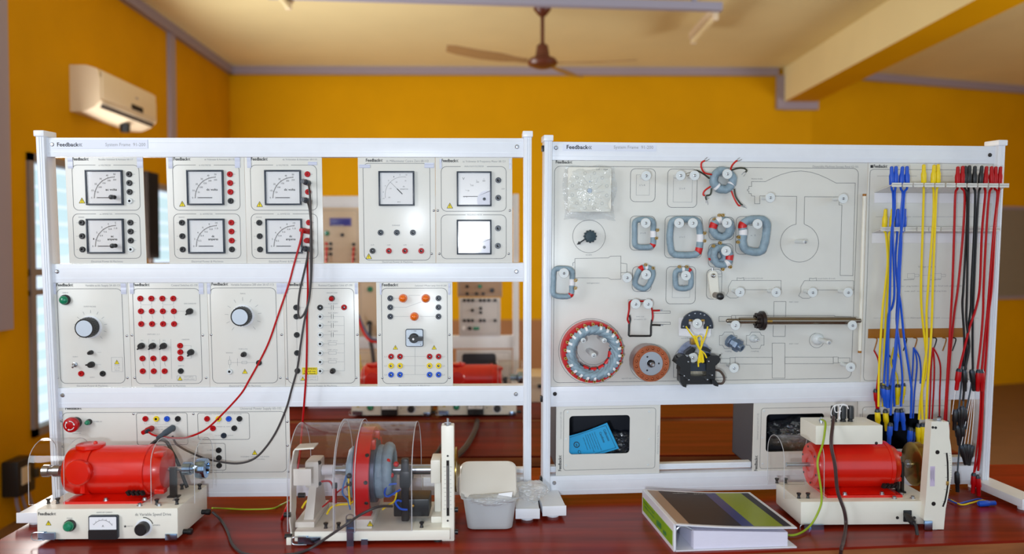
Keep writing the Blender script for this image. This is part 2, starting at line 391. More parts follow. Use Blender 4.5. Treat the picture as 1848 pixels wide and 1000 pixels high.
# ---------------- ceiling fan
M_fan = mat('brown_fan_enamel', (92, 44, 26), 0.35, noise=.1)
M_fanb = mat('fan_blade', (150, 116, 76), 0.45)
fy = 5.70; fp_ = at(979, 118, fy)
fan = empty('ceiling_fan', (fp_.x, fy, CEIL), 'brown three-blade ceiling fan hanging by a rod from the ceiling', 'fan')
O = Vector((fp_.x, fy, CEIL)); dn = (0, 0, -1); hz = CEIL - fp_.z
MB(O).lathe(O, dn, [(.05, 0), (.065, .02), (.062, .09), (.03, .13), (.015, .14)], 20).build('ceiling_canopy', M_fan, fan)
MB(O).cyl(O + Vector((0, 0, -.12)), O + Vector((0, 0, -hz + .1)), .014).build('rod', M_fan, fan)
MB(O).lathe(O, dn, [(.015, hz - .16), (.04, hz - .14), (.05, hz - .08), (.055, hz - .06), (.095, hz - .045), (.11, hz - .02), (.1, hz), (.05, hz + .02), (.01, hz + .025)], 24).build('motor_housing', M_fan, fan)
for k, ang in enumerate((188, 6, 62)):
    an = R(ang); d = Vector((math.cos(an), math.sin(an), 0)); s_ = Vector((-d.y, d.x, 0)); hp = O + Vector((0, 0, -hz + .02))
    if k == 0: d = d + Vector((0, 0, .05))
    b = MB(O); pts = []
    for (r_, wl, wr, zz) in ((.11, .03, .03, 0), (.2, .035, .035, .004), (.3, .062, .055, .01), (.45, .066, .06, .015), (.62, .06, .062, .03), (.69, .04, .05, .035)):
        for wq in (-wl, wr): pts.append(hp + d * r_ + s_ * wq + Vector((0, 0, zz + wq * .22)))
    m = len(pts) // 2; q = pts + [p + Vector((0, 0, .006)) for p in pts]
    fs = []
    for i in range(m - 1):
        a = 2 * i; fs += [(a, a + 1, a + 3, a + 2), (2 * m + a + 2, 2 * m + a + 3, 2 * m + a + 1, 2 * m + a), (a, a + 2, 2 * m + a + 2, 2 * m + a), (a + 3, a + 1, 2 * m + a + 1, 2 * m + a + 3)]
    b.add(q, fs); b.build('blade', M_fanb, fan)
# ---------------- ceiling trunking and the tube lights at its ends
ty = 5.62; tp0 = at(500, -10, ty); tp1 = at(1302, 15, ty)
M_trunk = mat('grey_blue_trunking', (150, 152, 178), 0.5)
b = MB(); zc = tp1.z
TL = 5.38
b.hexa([(tp0.x, TL - .03, zc - .02), (tp1.x, ty - .03, zc - .02), (tp1.x, ty + .03, zc - .02), (tp0.x, TL + .03, zc - .02), (tp0.x, TL - .03, zc + .035), (tp1.x, ty - .03, zc + .035), (tp1.x, ty + .03, zc + .035), (tp0.x, TL + .03, zc + .035)])
for x in (tp0.x + .25, tp0.x + 1.2, tp1.x - .2): yy_ = TL + (ty - TL) * (x - tp0.x) / (tp1.x - tp0.x); b.box((x - .015, yy_ - .02, zc + .035), (x + .015, yy_ + .02, CEIL))
tag(b.build('cable_trunking', M_trunk), 'grey-blue cable trunking running across under the ceiling behind the fan rod', 'trunking')
M_tube = mat('tube_diffuser', (240, 228, 186), 0.4)
def tubelight(x, label, ty):
    o = empty('tube_light', (x, ty + .35, zc), label, 'tube light', 'tube lights at the trunking ends'); O = Vector((x, ty + .35, zc))
    MB(O).box((x - .03, ty + .03, zc - .02), (x + .03, ty + .72, zc + .03), .004).build('batten', M_acb, o)
    MB(O).cyl((x, ty + .05, zc - .05), (x, ty + .68, zc - .05), .019).build('tube', M_tube, o)
    for y in (ty + .05, ty + .68): MB(O).box((x - .02, y - .015, zc - .072), (x + .02, y + .015, zc - .02), .003).build('lamp_holder', M_acb, o)
tubelight(tp1.x - .03, 'short cream tube light at the right end of the ceiling trunking', ty)
tubelight(tp0.x + .12, 'short cream tube light at the left end of the ceiling trunking', 4.78)
# ---------------- board on the back wall at the right, distribution box on the left wall
bp_ = at(1835, 462, YB + .48)
b = MB(); 
o = empty('wall_board', (bp_.x + .35, YB + .45, .97), 'grey writing board on the back wall at far right', 'board')
O = Vector((bp_.x + .35, YB + .45, .97)); sl = .93 / (XR - 3.15)
M_board = mat('grey_board', (128, 122, 108), 0.5, noise=.05)
def brd(x0, x1, z0, z1, y0, y1): return MB(O).hexa([(x, YB + (x - 3.15) * sl - yy, z) for z in (z0, z1) for (x, yy) in ((x0, y0), (x1, y0), (x1, y1), (x0, y1))])
xb0 = at(1792, 462, YB + .45).x
brd(xb0, XR - .1, .98, 1.94, .03, .004).build('writing_surface', M_board, o)
for z0, z1 in ((.95, .98), (1.94, 1.97)): brd(xb0 - .03, XR - .07, z0, z1, .04, .004).build('frame_rail', M_trim, o)
O = Vector((XL, yl(24), CAMZ - 1.05))
db = empty('isolator_box', O, 'black isolator box with pale label on the left wall under a conduit', 'switch box')
zt = at(24, 822, yl(24)).z; zb = at(24, 885, yl(24)).z; y0, y1 = yl(-2) - .02, yl(27)
MB(O).box((XL, y0, zb), (XL + .09, y1, zt), .012).build('enclosure', M_black, db)
MB(O).box((XL + .09, y0 + .03, zb + .06), (XL + .093, y0 + .10, zt - .04)).build('pale_label', M_acb, db)
MB(O).box((XL + .09, y0 + .135, zb + .07), (XL + .112, y0 + .165, zb + .12), .004).build('switch_lever', M_black, db)
b = MB(O)
for k in range(3): b.tube([(XL + .03, y0 + .08 + .05 * k, zb), (XL + .03, y0 + .1 + .06 * k, zb - .1), (XL + .05, y0 + .2 + .05 * k, zb - .3), (XL + .05, y0 + .25, zb - .55)], .008)
b.build('tail_cable', M_trim, db)
# ================================================================== benches
def bench(name, poly, ztop, th, label, legs, edge_h=.03, m=M_wine):
    cx = sum(p[0] for p in poly) / len(poly); cy = sum(p[1] for p in poly) / len(poly)
    o = empty(name, (cx, cy, 0), label, 'workbench'); O = Vector((cx, cy, 0))
    MB(O).prism(poly, (0, 0, ztop - .006), (1, 0, 0), (0, 1, 0), (0, 0, 1), .006).build('varnished_top', m, o)
    MB(O).prism(poly, (0, 0, ztop - .006 - edge_h), (1, 0, 0), (0, 1, 0), (0, 0, 1), edge_h).build('edge_board', M_edge, o)
    for lx, ly in legs: MB(O).box((lx - .035, ly - .035, 0), (lx + .035, ly + .035, ztop - .03), .004).build('leg', M_edge, o)
    # apron
    sx = [p[0] for p in legs]; sy = [p[1] for p in legs]
    for y in (min(sy), max(sy)): MB(O).box((min(sx), y - .012, ztop - .15), (max(sx), y + .012, ztop - .036)).build('apron', m, o)
    return o
e0 = atz(1415, 990, TZ); e1 = atz(1848, 974, TZ); dy = (e1.y - e0.y) / (e1.x - e0.x)
xl_ = atz(0, 974, TZ).x; xr_ = 1.75
fy_ = lambda x: e0.y + (x - e0.x) * dy
bench('workbench', [(xl_, fy_(xl_) - .02), (xr_, fy_(xr_)), (xr_, 2.50), (xl_, 2.50)], TZ, .03, 'dark red varnished workbench carrying both white equipment racks',
      [(xl_ + .1, fy_(xl_) + .1), (xr_ - .1, fy_(xr_) + .1), (xl_ + .1, 2.42), (xr_ - .1, 2.42)])
bench('workbench', [(-1.3, 2.67), (1.60, 2.67), (1.60, 3.22), (-1.3, 3.22)], TZ - .005, .03, 'dark red workbench with bare wood front edge directly behind the nearest one', [(-1.2, 2.75), (1.5, 2.75), (-1.2, 3.14), (1.5, 3.14)], m=M_wine_shaded)
bench('workbench', [(-1.3, 3.27), (1.60, 3.27), (1.60, 4.4), (-1.3, 4.4)], TZ, .03, 'third dark red workbench from the viewer, under the blurred far rack', [(-1.2, 3.37), (1.5, 3.37), (-1.2, 4.3), (1.5, 4.3)], m=M_wine_shaded)

# ================================================================== the two aluminium frames
LEAN = R(2.8)
LF = Frame((-1.205, 2.13, TZ), 0.0, LEAN)
RFo = at(980, 890, 2.15)
RF = Frame((RFo.x, 2.150, TZ), R(3.6), LEAN)
def mv(fr, *pp): return sum(fr.uv(*p)[1] for p in pp) / len(pp)
M_alu = mat('white_aluminium', (232, 237, 246), 0.34, noise=0.02)
M_cap = mat('white_end_cap', (236, 240, 248), 0.3)
M_lab = mat('label_strip', (226, 232, 250), 0.4)
CTX = {}
def system_frame(fr, label, posts, rails, strips, bolts, logo, feet):
    o = empty('system_frame', fr.o, label, 'rack frame', rot=fr.rot)
    for (u0, u1, v0, v1, mirror) in posts:
        b = MB(); b.box((u0, -.016, v0), (u1, .036, v1), .002)
        wd = u1 - u0
        for q in (.36, .62): b.box((u0 + wd * q, -.0175, v0), (u0 + wd * q + .0016, -.0155, v1))
        p = b.build('upright', M_alu, o)
        MB().box((u0 - .003, -.021, v1 - .004), (u1 + .003, .04, v1 + .012), .003).build('end_cap', M_cap, p)
    for (u0, u1, v0, v1) in rails:
        b = MB(); b.box((u0, -.003, v0), (u1, .03, v1), .0012)
        h = v1 - v0
        for q in (.22, .74): b.box((u0, -.0037, v0 + h * q), (u1, -.0027, v0 + h * q + .0012))
        b.build('rail', M_alu, o)
    for (u0, u1, v0, v1) in strips:
        b = MB(); b.box((u0, .012, v0), (u1, .034, v1), .001)
        for q in (.3, .6): b.box((u0, .0105, v0 + (v1 - v0) * q), (u1, .0125, v0 + (v1 - v0) * q + .002))
        b.build('rear_rail', M_alu, o)
    for (u, v, dark) in bolts:
        MB().lathe((u, -.0026, v), (0, -1, 0), [(.0055, 0), (.0055, .002), (.0035, .004), (.001, .0042)], 12).build('bolt', M_darkst if dark else M_steel, o)
    (x0, y0, x1, y1, fx0, fx1, tx0, tx1) = logo
    a = fr.uv(x0, y0); c = fr.uv(x1, y1)
    MB().box((a[0], -.0048, c[1]), (c[0], -.003, a[1])).build('name_strip', M_lab, o)
    b = MB(); fb = fr.uv(fx0, y1 - 4); fe = fr.uv(fx1, y1 - 4)
    feedback(b, fb[0], fe[0], fb[1], (fe[0] - fb[0]) * .155, -.0050, 0); b.build('logo', M_ink, o); b = MB()
    tb = fr.uv(tx0, y1 - 4.5); te = fr.uv(tx1, y1 - 4.5)
    b.text('System Frame  91-200', tb[0], te[0], tb[1], .0085, -.0050, 1)
    b.build('lettering', [M_ink, M_lite], o)
    for (u0, u1, y0, y1) in feet:
        b = MB(); b.box((u0, y0, .012), (u1, y1, .034), .002); ft = b.build('foot', M_alu, o)
        b = MB(); b.box((u0 - .001, y0 - .003, .010), (u1 + .001, y0, .036), .001); b.build('foot_end_cap', M_cap, ft)
        for yy in (y0 + .03, y1 - .03): MB().cyl(((u0 + u1) / 2, yy, .0), ((u0 + u1) / 2, yy, .013), .016, bev=.002).build('foot_pad', M_cap, ft)
    # feet stay level although the frame leans
    for c_ in o.children:
        if c_.name.startswith('foot'): c_.matrix_local = Matrix.Rotation(-LEAN, 4, 'X')
    return o
def feedback(b, x0, x1, z, h, y, mi):
    """the maker's name with its double angle mark"""
    w_ = x1 - x0
    b.text('Feedback', x0, x0 + w_ * .87, z, h, y, mi, bold=True)
    for q in (.865, .93):
        X = x0 + w_ * q; b.line([(X + w_ * .065, z + h * .75), (X + w_ * .005, z + h * .38), (X + w_ * .065, z)], h * .12, y, mi)
lu = lambda px, py: LF.uv(px, py)[0]
lv = lambda px, py: LF.uv(px, py)[1]
ru = lambda px, py: RF.uv(px, py)[0]
rv = lambda px, py: RF.uv(px, py)[1]
# left frame
pl0, pl1 = LF.uv(66, 400, .016)[0], 0
pl0 = (LF.uv(65, 250, .016)[0] + LF.uv(93, 890, .016)[0]) / 2; pl1 = pl0 + .021
pr1 = (LF.uv(960.5, 250, .016)[0] + LF.uv(958, 880, .016)[0]) / 2; pr0 = pr1 - .021
vt = mv(LF, (80, 243), (953, 247.5))
LR = [mv(LF, (80, 247.5), (945, 250.5)), mv(LF, (80, 281.6), (945, 285.6)), mv(LF, (90, 475), (945, 476)), mv(LF, (90, 509), (945, 510)),
      mv(LF, (90, 699), (945, 697)), mv(LF, (95, 733.5), (945, 734)), mv(LF, (370, 862.5), (945, 862)), mv(LF, (300, 895.5), (945, 893.5))]
ri0, ri1 = pl1 - .002, pr0 + .002
foot = lambda c, wd, y0: (c - wd / 2, c + wd / 2, y0, .06)
LSYS = system_frame(LF, 'white aluminium rack frame on the left holding meter and supply panels',
    [(pl0, pl1, .034, vt, 0), (pr0, pr1, .034, vt, 1)],
    [(ri0, ri1, LR[1], LR[0]), (ri0, ri1, LR[3], LR[2]), (ri0, ri1, LR[5], LR[4]), (ri0, ri1, LR[7], LR[6])],
    [(ri0, ri1, LR[6] + .006, LR[6] + .018)],
    [(lu(96, 261), lv(96, 261), 0), (lu(933, 265), lv(933, 265), 0), (lu(104, 490), lv(104, 490), 0), (lu(932, 490), lv(932, 490), 0), (lu(114, 713), lv(114, 713), 0), (lu(931, 711), lv(931, 711), 0)],
    (94, 252, 268, 268.5, 105, 150, 192, 264),
    [foot(pl0 + .014, .06, -.145), foot(pr0 + .006, .06, -.145)])
# right frame
qr1 = (RF.uv(1812.5, 275, .016)[0] + RF.uv(1786, 880, .016)[0]) / 2; qr0 = qr1 - .021
ql0 = (RF.uv(978, 260, .016)[0] + RF.uv(984.5, 880, .016)[0]) / 2; ql1 = ql0 + .020
vt2 = mv(RF, (984, 248), (1800, 266))
RR = [mv(RF, (990, 253.5), (1400, 259), (1780, 267)), mv(RF, (990, 288), (1400, 290.5), (1780, 298.5)),
      mv(RF, (990, 696.5), (1400, 693.5), (1740, 686)), mv(RF, (1000, 731.5), (1400, 729), (1730, 721)), mv(RF, (1000, 857), (1350, 852)), mv(RF, (1000, 891), (1350, 886))]
si0, si1 = ql1 - .002, qr0 + .002
RSYS = system_frame(RF, 'white aluminium rack frame on the right holding the machine parts board',
    [(ql0, ql1, .034, vt2, 0), (qr0, qr1, .034, vt2, 1)],
    [(si0, si1, RR[1], RR[0]), (si0, si1, RR[3], RR[2]), (si0, si1, RR[5], RR[4])],
    [(si0, si1, RR[4] + .006, RR[4] + .022)],
    [(ru(1003, 267), rv(1003, 267), 0), (ru(1785, 280), rv(1785, 280), 1), (ru(1001, 710.5), rv(1001, 710.5), 1), (ru(1000, 871), rv(1000, 871), 0)],
    (1015, 260.5, 1183, 273, 1022, 1067, 1107, 1178),
    [foot(ql0 + .014, .06, -.145), foot(qr0 + .010, .06, -.20)])
b_ = MB()   # hinge blocks on the outside of the right frame's left upright
for py in (268, 720, 866):
    u, v = RF.uv(976, py); MB().box((ql0 - .006, -.004, v - .008), (ql0, .012, v + .008), .001).build('side_clip', M_darkst, RSYS)

# ================================================================== instrument panels
class Panel:
    def __init__(s, fr, name, label, cat, x0, x1, ymid, v0, v1, group=None, m=None, th=.003):
        s.fr = fr; s.u0 = fr.uv(x0, ymid)[0]; s.u1 = fr.uv(x1, ymid)[0]; s.v0 = v0; s.v1 = v1
        s.o = empty(name, fr.M @ Vector((s.u0, 0, v0)), label, cat, group, rot=fr.rot)
        s.off = Vector((s.u0, 0, v0)); s.pr = MB(s.off); s.n = 0
        MB(s.off).box((s.u0, 0, v0), (s.u1, th, v1), .0008).build('face_plate', m or M_cream, s.o)
    def P(s, px, py, w=0): return s.fr.P(px, py, w)
    def Y(s): return -.0004
    def pts(s, l): return [s.fr.uv(*p) for p in l]
    def line(s, l, wd=.0011, mi=1, closed=False): s.pr.line(s.pts(l), wd, -.0004, mi, closed); return s
    def box_outline(s, x0, y0, x1, y1, r=.014, wd=.0012, mi=1, gap=None):
        a = s.fr.uv(x0, y1); c = s.fr.uv(x1, y0); q = rrect(a[0], a[1], c[0], c[1], r)
        if gap:
            g0 = s.fr.uv(gap[0], y0)[0]; g1 = s.fr.uv(gap[1], y0)[0]; i = 7
            q = [(g0, c[1])] + q[i:] + q[:i] + [(g1, c[1])]; s.pr.line(q, wd, -.0004, mi)
        else: s.pr.line(q, wd, -.0004, mi, True)
        return s
    def text(s, t, x0, x1, y, h=3.6, mi=2, bold=False):
        a = s.fr.uv(x0, y); c = s.fr.uv(x1, y); s.pr.text(t, a[0], c[0], a[1], h * .0015, -.0004, mi, bold); return s
    def logo(s, x0, x1, y, h=5.3):
        a = s.fr.uv(x0, y); c = s.fr.uv(x1, y); feedback(s.pr, a[0], c[0], a[1], h * .0015, -.0005, 0); return s
    def warn(s, px, py, r=5):
        u, v = s.fr.uv(px, py); r *= .0015
        t = [(u - r, v - r * .8), (u + r, v - r * .8), (u, v + r)]
        s.pr.add([(a, -.0005, c) for a, c in t], [(0, 1, 2)], 3); s.pr.line(t, r * .14, -.0006, 0, True)
        s.pr.quad(u - r * .09, v - r * .2, u + r * .09, v + r * .45, -.0007, 0); s.pr.quad(u - r * .09, v - r * .55, u + r * .09, v - r * .35, -.0007, 0); return s
    def done(s, mats=None): s.pr.build('printed_markings', mats or [M_ink, M_grey, M_lite, M_warn, M_paper], s.o, smooth=False)
    def put(s, src, px, py, w=0.0):
        u, v = s.fr.uv(px, py, w); c = copy_part(src, s.o, Vector((u, -w, v)) - s.off); return c
    def part(s, name, mb, m, px, py, w=0.0):
        u, v = s.fr.uv(px, py, w); return mb.build(name, m, s.o, Vector((u, -w, v)) - s.off)
# reusable small parts: built once, kept by the first user, then copied
class Lib: pass
SOCK = {}
def sock_mesh(c, hole):
    b = MB()
    b.lathe((0, 0, 0), (0, -1, 0), [(.0076, 0, 0), (.0076, .003, 0), (.0066, .0044, 0), (.0034, .0046, 1), (.0026, .0044, 1), (.0026, .001, 1), (.0001, .001, 1)], 20)
    if hole: b.cyl((0, -.0012, 0), (.0008, -.0042, .0006), .0015, n=10, mi=2)
    return b
def socket(P_, px, py, c='black', hole=False):
    k = (c, hole)
    if k not in SOCK:
        m = {'black': M_black, 'red': M_red, 'blue': M_blue, 'yellow': M_yel, 'green': M_green, 'white': M_peg, 'slate': M_bezel}[c]
        o = P_.part('socket', sock_mesh(c, hole), [m, M_black if c in ('white', 'yellow') else (M_vent if hole else m), M_steel], px, py); SOCK[k] = o; return o
    return P_.put(SOCK[k], px, py)
def screw(P_, px, py):
    if 'screw' not in SOCK:
        SOCK['screw'] = P_.part('screw', MB().lathe((0, 0, 0), (0, -1, 0), [(.0032, 0), (.0032, .0008), (.002, .0018), (.0002, .002)], 12), M_steel, px, py); return
    P_.put(SOCK['screw'], px, py)
def tapes(P_, *rects):
    for (x0, y0, x1, y1) in rects:
        a = P_.fr.uv(x0, y1, .001); c = P_.fr.uv(x1, y0, .001)
        b = MB(P_.off); n = 5
        for i in range(n):
            z0 = a[1] + (c[1] - a[1]) * i / n; z1 = a[1] + (c[1] - a[1]) * (i + 1) / n
            y0_ = -.0008 - .0012 * math.sin(i * 2.1) ** 2; y1_ = -.0008 - .0012 * math.sin((i + 1) * 2.1) ** 2
            b.add([(a[0], y0_, z0), (c[0], y0_ - .0004, z0), (c[0], y1_ - .0004, z1), (a[0], y1_, z1), (a[0], y0_ + .0003, z0), (c[0], y0_ - .0001, z0), (c[0], y1_ - .0001, z1), (a[0], y1_ + .0003, z1)],
                  [(0, 1, 2, 3), (7, 6, 5, 4), (0, 3, 7, 4), (1, 5, 6, 2)])
        b.build('tape_strip', M_tag, P_.o)
def meter(P_, x0, y0, x1, y1, kind, words, outer, inner, knob):
    a = P_.fr.uv(x0, y1); c = P_.fr.uv(x1, y0); W = c[0] - a[0]; H = c[1] - a[1]; cx = (a[0] + c[0]) / 2; cz = (a[1] + c[1]) / 2
    b = MB(); t = W * .045
    b.box((-W / 2, -.008, -H / 2), (W / 2, 0, -H / 2 + t), .001); b.box((-W / 2, -.008, H / 2 - t), (W / 2, 0, H / 2), .001)
    b.box((-W / 2, -.008, -H / 2 + t), (-W / 2 + t, 0, H / 2 - t), .001); b.box((W / 2 - t, -.008, -H / 2 + t), (W / 2, 0, H / 2 - t), .001)
    m = b.build('panel_meter', M_bezel, P_.o, Vector((cx, 0, cz)) - P_.off)
    d = MB(); iw = W / 2 - t; d.box((-iw, -.0035, -H / 2 + t), (iw, -.001, H / 2 - t), mi=0); y = -.0038
    px, pz = W * .28, -H * .29; rr = W * .56   # pivot and scale radius
    if kind == 'quarter':
        d.line([(px + rr * math.cos(R(q)), pz + rr * math.sin(R(q))) for q in range(180, 89, -5)], W * .026, y, 4)
        n = len(outer)
        for i, s_ in enumerate(outer):
            q = R(180 - 90 * i / (n - 1)); ca, sa = math.cos(q), math.sin(q)
            d.line([(px + rr * ca, pz + rr * sa), (px + rr * 1.04 * ca, pz + rr * 1.04 * sa)], W * .01, y, 1)
            r2 = rr * 1.13; wd = W * .030 * len(s_); d.text(s_, px + r2 * ca - wd / 2, px + r2 * ca + wd / 2, pz + r2 * sa - W * .02, W * .046, y, 1)
            if inner[i]:
                r2 = rr * .87; s2 = inner[i]; wd = W * .028 * len(s2); d.text(s2, px + r2 * ca - wd / 2, px + r2 * ca + wd / 2, pz + r2 * sa - W * .02, W * .044, y, 1)
        zz = W * .0
        for i, s_ in enumerate(words): d.text(s_, W * (.18 - .019 * len(s_)), W * (.18 + .019 * len(s_)), -H * .085 - i * W * .08 + (len(words) - 1) * W * .05, W * .060, y, 1, bold=True)
        nd = MB(); nd.box((px - rr * .84, -.0048, pz - .0006), (px - W * .10, -.0042, pz + .0012)); 
    elif kind == 'centre':
        px, pz = W * .18, -H * .18; rr = W * .50
        d.line([(px + rr * math.cos(R(q)), pz + rr * math.sin(R(q))) for q in range(190, 79, -5)], W * .01, y, 4)
        for i, s_ in enumerate(outer):
            q = R(190 - 110 * i / (len(outer) - 1)); ca, sa = math.cos(q), math.sin(q); r2 = rr * 1.13; wd = W * .022 * len(s_)
            d.text(s_, px + r2 * ca - wd / 2, px + r2 * ca + wd / 2, pz + r2 * sa - W * .02, W * .034, y, 2)
            if inner[i]:
                r2 = rr * .8; s2 = inner[i]; wd = W * .022 * len(s2); d.text(s2, px + r2 * ca - wd / 2, px + r2 * ca + wd / 2, pz + r2 * sa - W * .02, W * .034, y, 2)
        d.text(words[0], W * .17, W * .23, W * .04, W * .04, y, 2); d.text(words[1], W * .1, W * .32, -W * .03, W * .04, y, 2); d.text('68-113', W * .02, W * .1, -H * .4, W * .03, y, 1)
        nd = MB(); q = R(135); A = (px - W * .02, pz + W * .02); nd.hexa([(A[0] - .0007, -.0042, A[1] - .0007), (A[0] + .0007, -.0042, A[1] + .0007), (A[0] + .0007 + rr * .42 * math.cos(q), -.0042, A[1] + .0007 + rr * .42 * math.sin(q)), (A[0] - .0007 + rr * .42 * math.cos(q), -.0042, A[1] - .0007 + rr * .42 * math.sin(q)),
              (A[0] - .0007, -.0048, A[1] - .0007), (A[0] + .0007, -.0048, A[1] + .0007), (A[0] + .0007 + rr * .42 * math.cos(q), -.0048, A[1] + .0007 + rr * .42 * math.sin(q)), (A[0] - .0007 + rr * .42 * math.cos(q), -.0048, A[1] - .0007 + rr * .42 * math.sin(q))])
        d.line([(px + rr * .45 * math.cos(q), pz + rr * .45 * math.sin(q)), (px + rr * math.cos(q), pz + rr * math.sin(q))], W * .008, y, 2)
    else:
        for i, s_ in enumerate(outer):
            q = R(175 - 85 * i / max(1, len(outer) - 1)); r2 = W * .5; wd = W * .026 * len(s_); X = px + r2 * math.cos(q); Z = pz + r2 * math.sin(q)
            d.text(s_, X - wd / 2, X + wd / 2, Z, W * .04, y, 2); d.line([(X * 1.0 - W * .05 * math.cos(q) * -1, Z + W * .05 * math.sin(q)), (X + W * .09 * math.cos(q), Z + W * .09 * math.sin(q))], W * .006, y, 2)
        d.text(words[0], -W * .34, -W * .27, H * .26, W * .07, y, 2)
        d.prism([(iw, -H / 2 + t), (iw, -H * .05)] + [(W * .36 + W * .28 * math.cos(R(q)), -H * .33 + W * .28 * math.sin(R(q))) for q in range(70, 220, 12)], (0, -.0042, 0), (1, 0, 0), (0, 0, 1), (0, 1, 0), .001, mi=3)
        nd = MB(); nd.box((-W * .32, -.0048, -H * .225), (W * .1, -.0042, -H * .21))
    d.build('dial', [M_dial, M_ink, M_grey, M_lab, M_lite], m); nd.build('needle', M_ink, m)
    if knob:
        k = MB(); k.lathe((px - W * .02, -.0038, pz + W * .015), (0, -1, 0), [(.0055, 0), (.005, .006), (.0035, .008), (.003, .014), (.006, .014), (.006, .02), (.001, .021)], 14); k.build('zero_adjuster', M_black, m)
    elif kind == 'curve':
        k = MB(); k.lathe((W * .29, -.0042, -H * .29), (0, -1, 0), [(.004, 0), (.004, .002), (.0002, .0025)], 14); k.build('zero_adjuster', M_bezel, m)
    g = MB(); g.box((-iw, -.0072, -H / 2 + t), (iw, -.0066, H / 2 - t)); g.build('cover_glass', M_clear, m)
    return m
def knob_pointer(P_, px, py, ang, r=.0085):
    b = MB(); b.lathe((0, 0, 0), (0, -1, 0), [(r, 0), (r, .004), (r * .85, .012), (r * .75, .013), (.0002, .013)], 18)
    t = R(ang); b.prism([(-r * .3, 0), (r * .3, 0), (r * .18, r * 1.5), (-r * .18, r * 1.5)], (0, -.001, 0), (math.sin(t), 0, -math.cos(t)) if 0 else (math.cos(t - R(90)), 0, math.sin(t - R(90))), (math.cos(t), 0, math.sin(t)), (0, -1, 0), .009)
    return P_.part('pointer_knob', b, M_black, px, py)
def lamp(P_, px, py, m, r=.0115, ring=M_black, name='indicator_lamp'):
    o = P_.part(name, MB().lathe((0, 0, 0), (0, -1, 0), [(r, 0), (r, .006), (r * .9, .009), (r * .82, .009)], 24), ring, px, py)
    b = MB(); b.lathe((0, -.004, 0), (0, -1, 0), [(r * .85, 0), (r * .85, .007), (r * .7, .011), (r * .4, .0135), (.0003, .0145)], 24); b.build('lens', m, o); return o
def big_knob(P_, px, py, R0, h):
    o = P_.part('control_knob', MB().lathe((0, 0, 0), (0, -1, 0), [(R0 * 1.2, 0), (R0 * 1.2, .003), (R0 * 1.15, .004)], 32), M_dial, px, py)
    b = MB(); n = 48; prof = [(R0, .004), (R0, h * .8), (R0 * .97, h), (R0 * .86, h)]
    b.lathe((0, 0, 0), (0, -1, 0), prof, n)
    for k in range(24):
        a = 2 * math.pi * k / 24; b.cyl((R0 * math.cos(a), -.006, R0 * math.sin(a)), (R0 * math.cos(a), -h * .8, R0 * math.sin(a)), R0 * .045, n=6)
    b.build('grip', M_black, o)
    MB().lathe((0, 0, 0), (0, -1, 0), [(R0 * .85, h - .002), (R0 * .83, h + .0012), (.0003, h + .0016)], 32).build('face_disc', mat('pale_knob_face', (200, 212, 226), 0.3), o)
    return o
# ------------------------------------------------------------------ left frame, top row
V1a, V1b = LR[2] + .0003, LR[1] - .0003
def volt_panel(x0, x1, dx, label, title, t0, t1, w1, w2, o1, i1, o2, i2, cols, knob, logo, plugs=(), mx=0):
    p = Panel(LF, 'meter_panel', label, 'meter panel', x0, x1, 380, V1a, V1b, 'meter panels in the top row')
    p.logo(logo[0], logo[1], 289.6); p.text(title, t0, t1, 289.4, 3.2)
    p.box_outline(133 + dx, 298, 250.5 + dx, 379.5, gap=(172 + dx, 205 + dx)); p.text(w1[2], 178 + dx, 200 + dx, 299.5, 2.6)
    p.box_outline(134.5 + dx, 386, 252 + dx, 466.5, gap=(173 + dx, 208 + dx)); p.text(w2[2], 180 + dx, 203 + dx, 387.5, 2.6)
    p.text('Electrical Power & Machines', 165 + dx, 222 + dx, 473.6, 3.4)
    p.warn(148 + dx, w1[3])
    for k, y in enumerate((314.5, 330.3, 346.5, 362.8)):
        if cols[0][k]: socket(p, 233.4 + dx + .5 * k + mx, y, cols[0][k])
        p.line([(240 + dx, y), (244 + dx, y)], .0008, 2)
    for k, y in enumerate((401.8, 417.9, 434.3, 450.2)):
        if cols[1][k]: socket(p, 235.7 + dx + .4 * k + mx * 1.3, y, cols[1][k])
        p.line([(242 + dx, y), (246 + dx, y)], .0008, 2)
    for k, y in enumerate((402, 426.3, 450.3)):
        socket(p, 147.9 + dx + .7 * k - mx * .3, y, 'black'); p.line([(138 + dx, y), (141 + dx, y)], .0008, 2)
    p.text('RANGE', 142 + dx, 152 + dx, 393, 2)
    mx0 = mx * 2
    meter(p, 157.5 + dx + mx0 * .5, 307, 222 + dx + mx0 * .5, 370.4, 'quarter', w1[:1] + w1[1:2] if w1[1] else w1[:1], o1, i1, knob)
    meter(p, 159.5 + dx + mx0 * .5, 394.6, 224 + dx + mx0 * .5, 457.6, 'quarter', [q for q in w2[:2] if q], o2, i2, knob)
    return p
n6 = ['0', '10', '20', '30', '40', '50']; n5 = ['0', '50', '100', '150', '200', '250']
a6 = ['0', '1', '2', '3', '4', '5']; a5 = ['0', '0.2', '0.4', '0.6', '0.8', '1.0']; b6 = ['0', '2', '4', '6', '8', '10']
p = volt_panel(121, 261, 0, 'rectifier meter panel at the far left of the top row, dials with black adjusters', 'Rectifier Voltmeter & Ammeter 68-117', 178, 240,
    ['ac volts', None, 'ac VOLTMETER', 362.5], ['ac', 'amperes', 'ac AMMETER'], n6, n5, a6, a5, [['black'] * 3 + ['white'], ['black'] * 3 + ['white']], True, (130.5, 160))
tapes(p, (122.5, 284, 131, 304), (247.5, 284, 257.5, 303)); p.done()
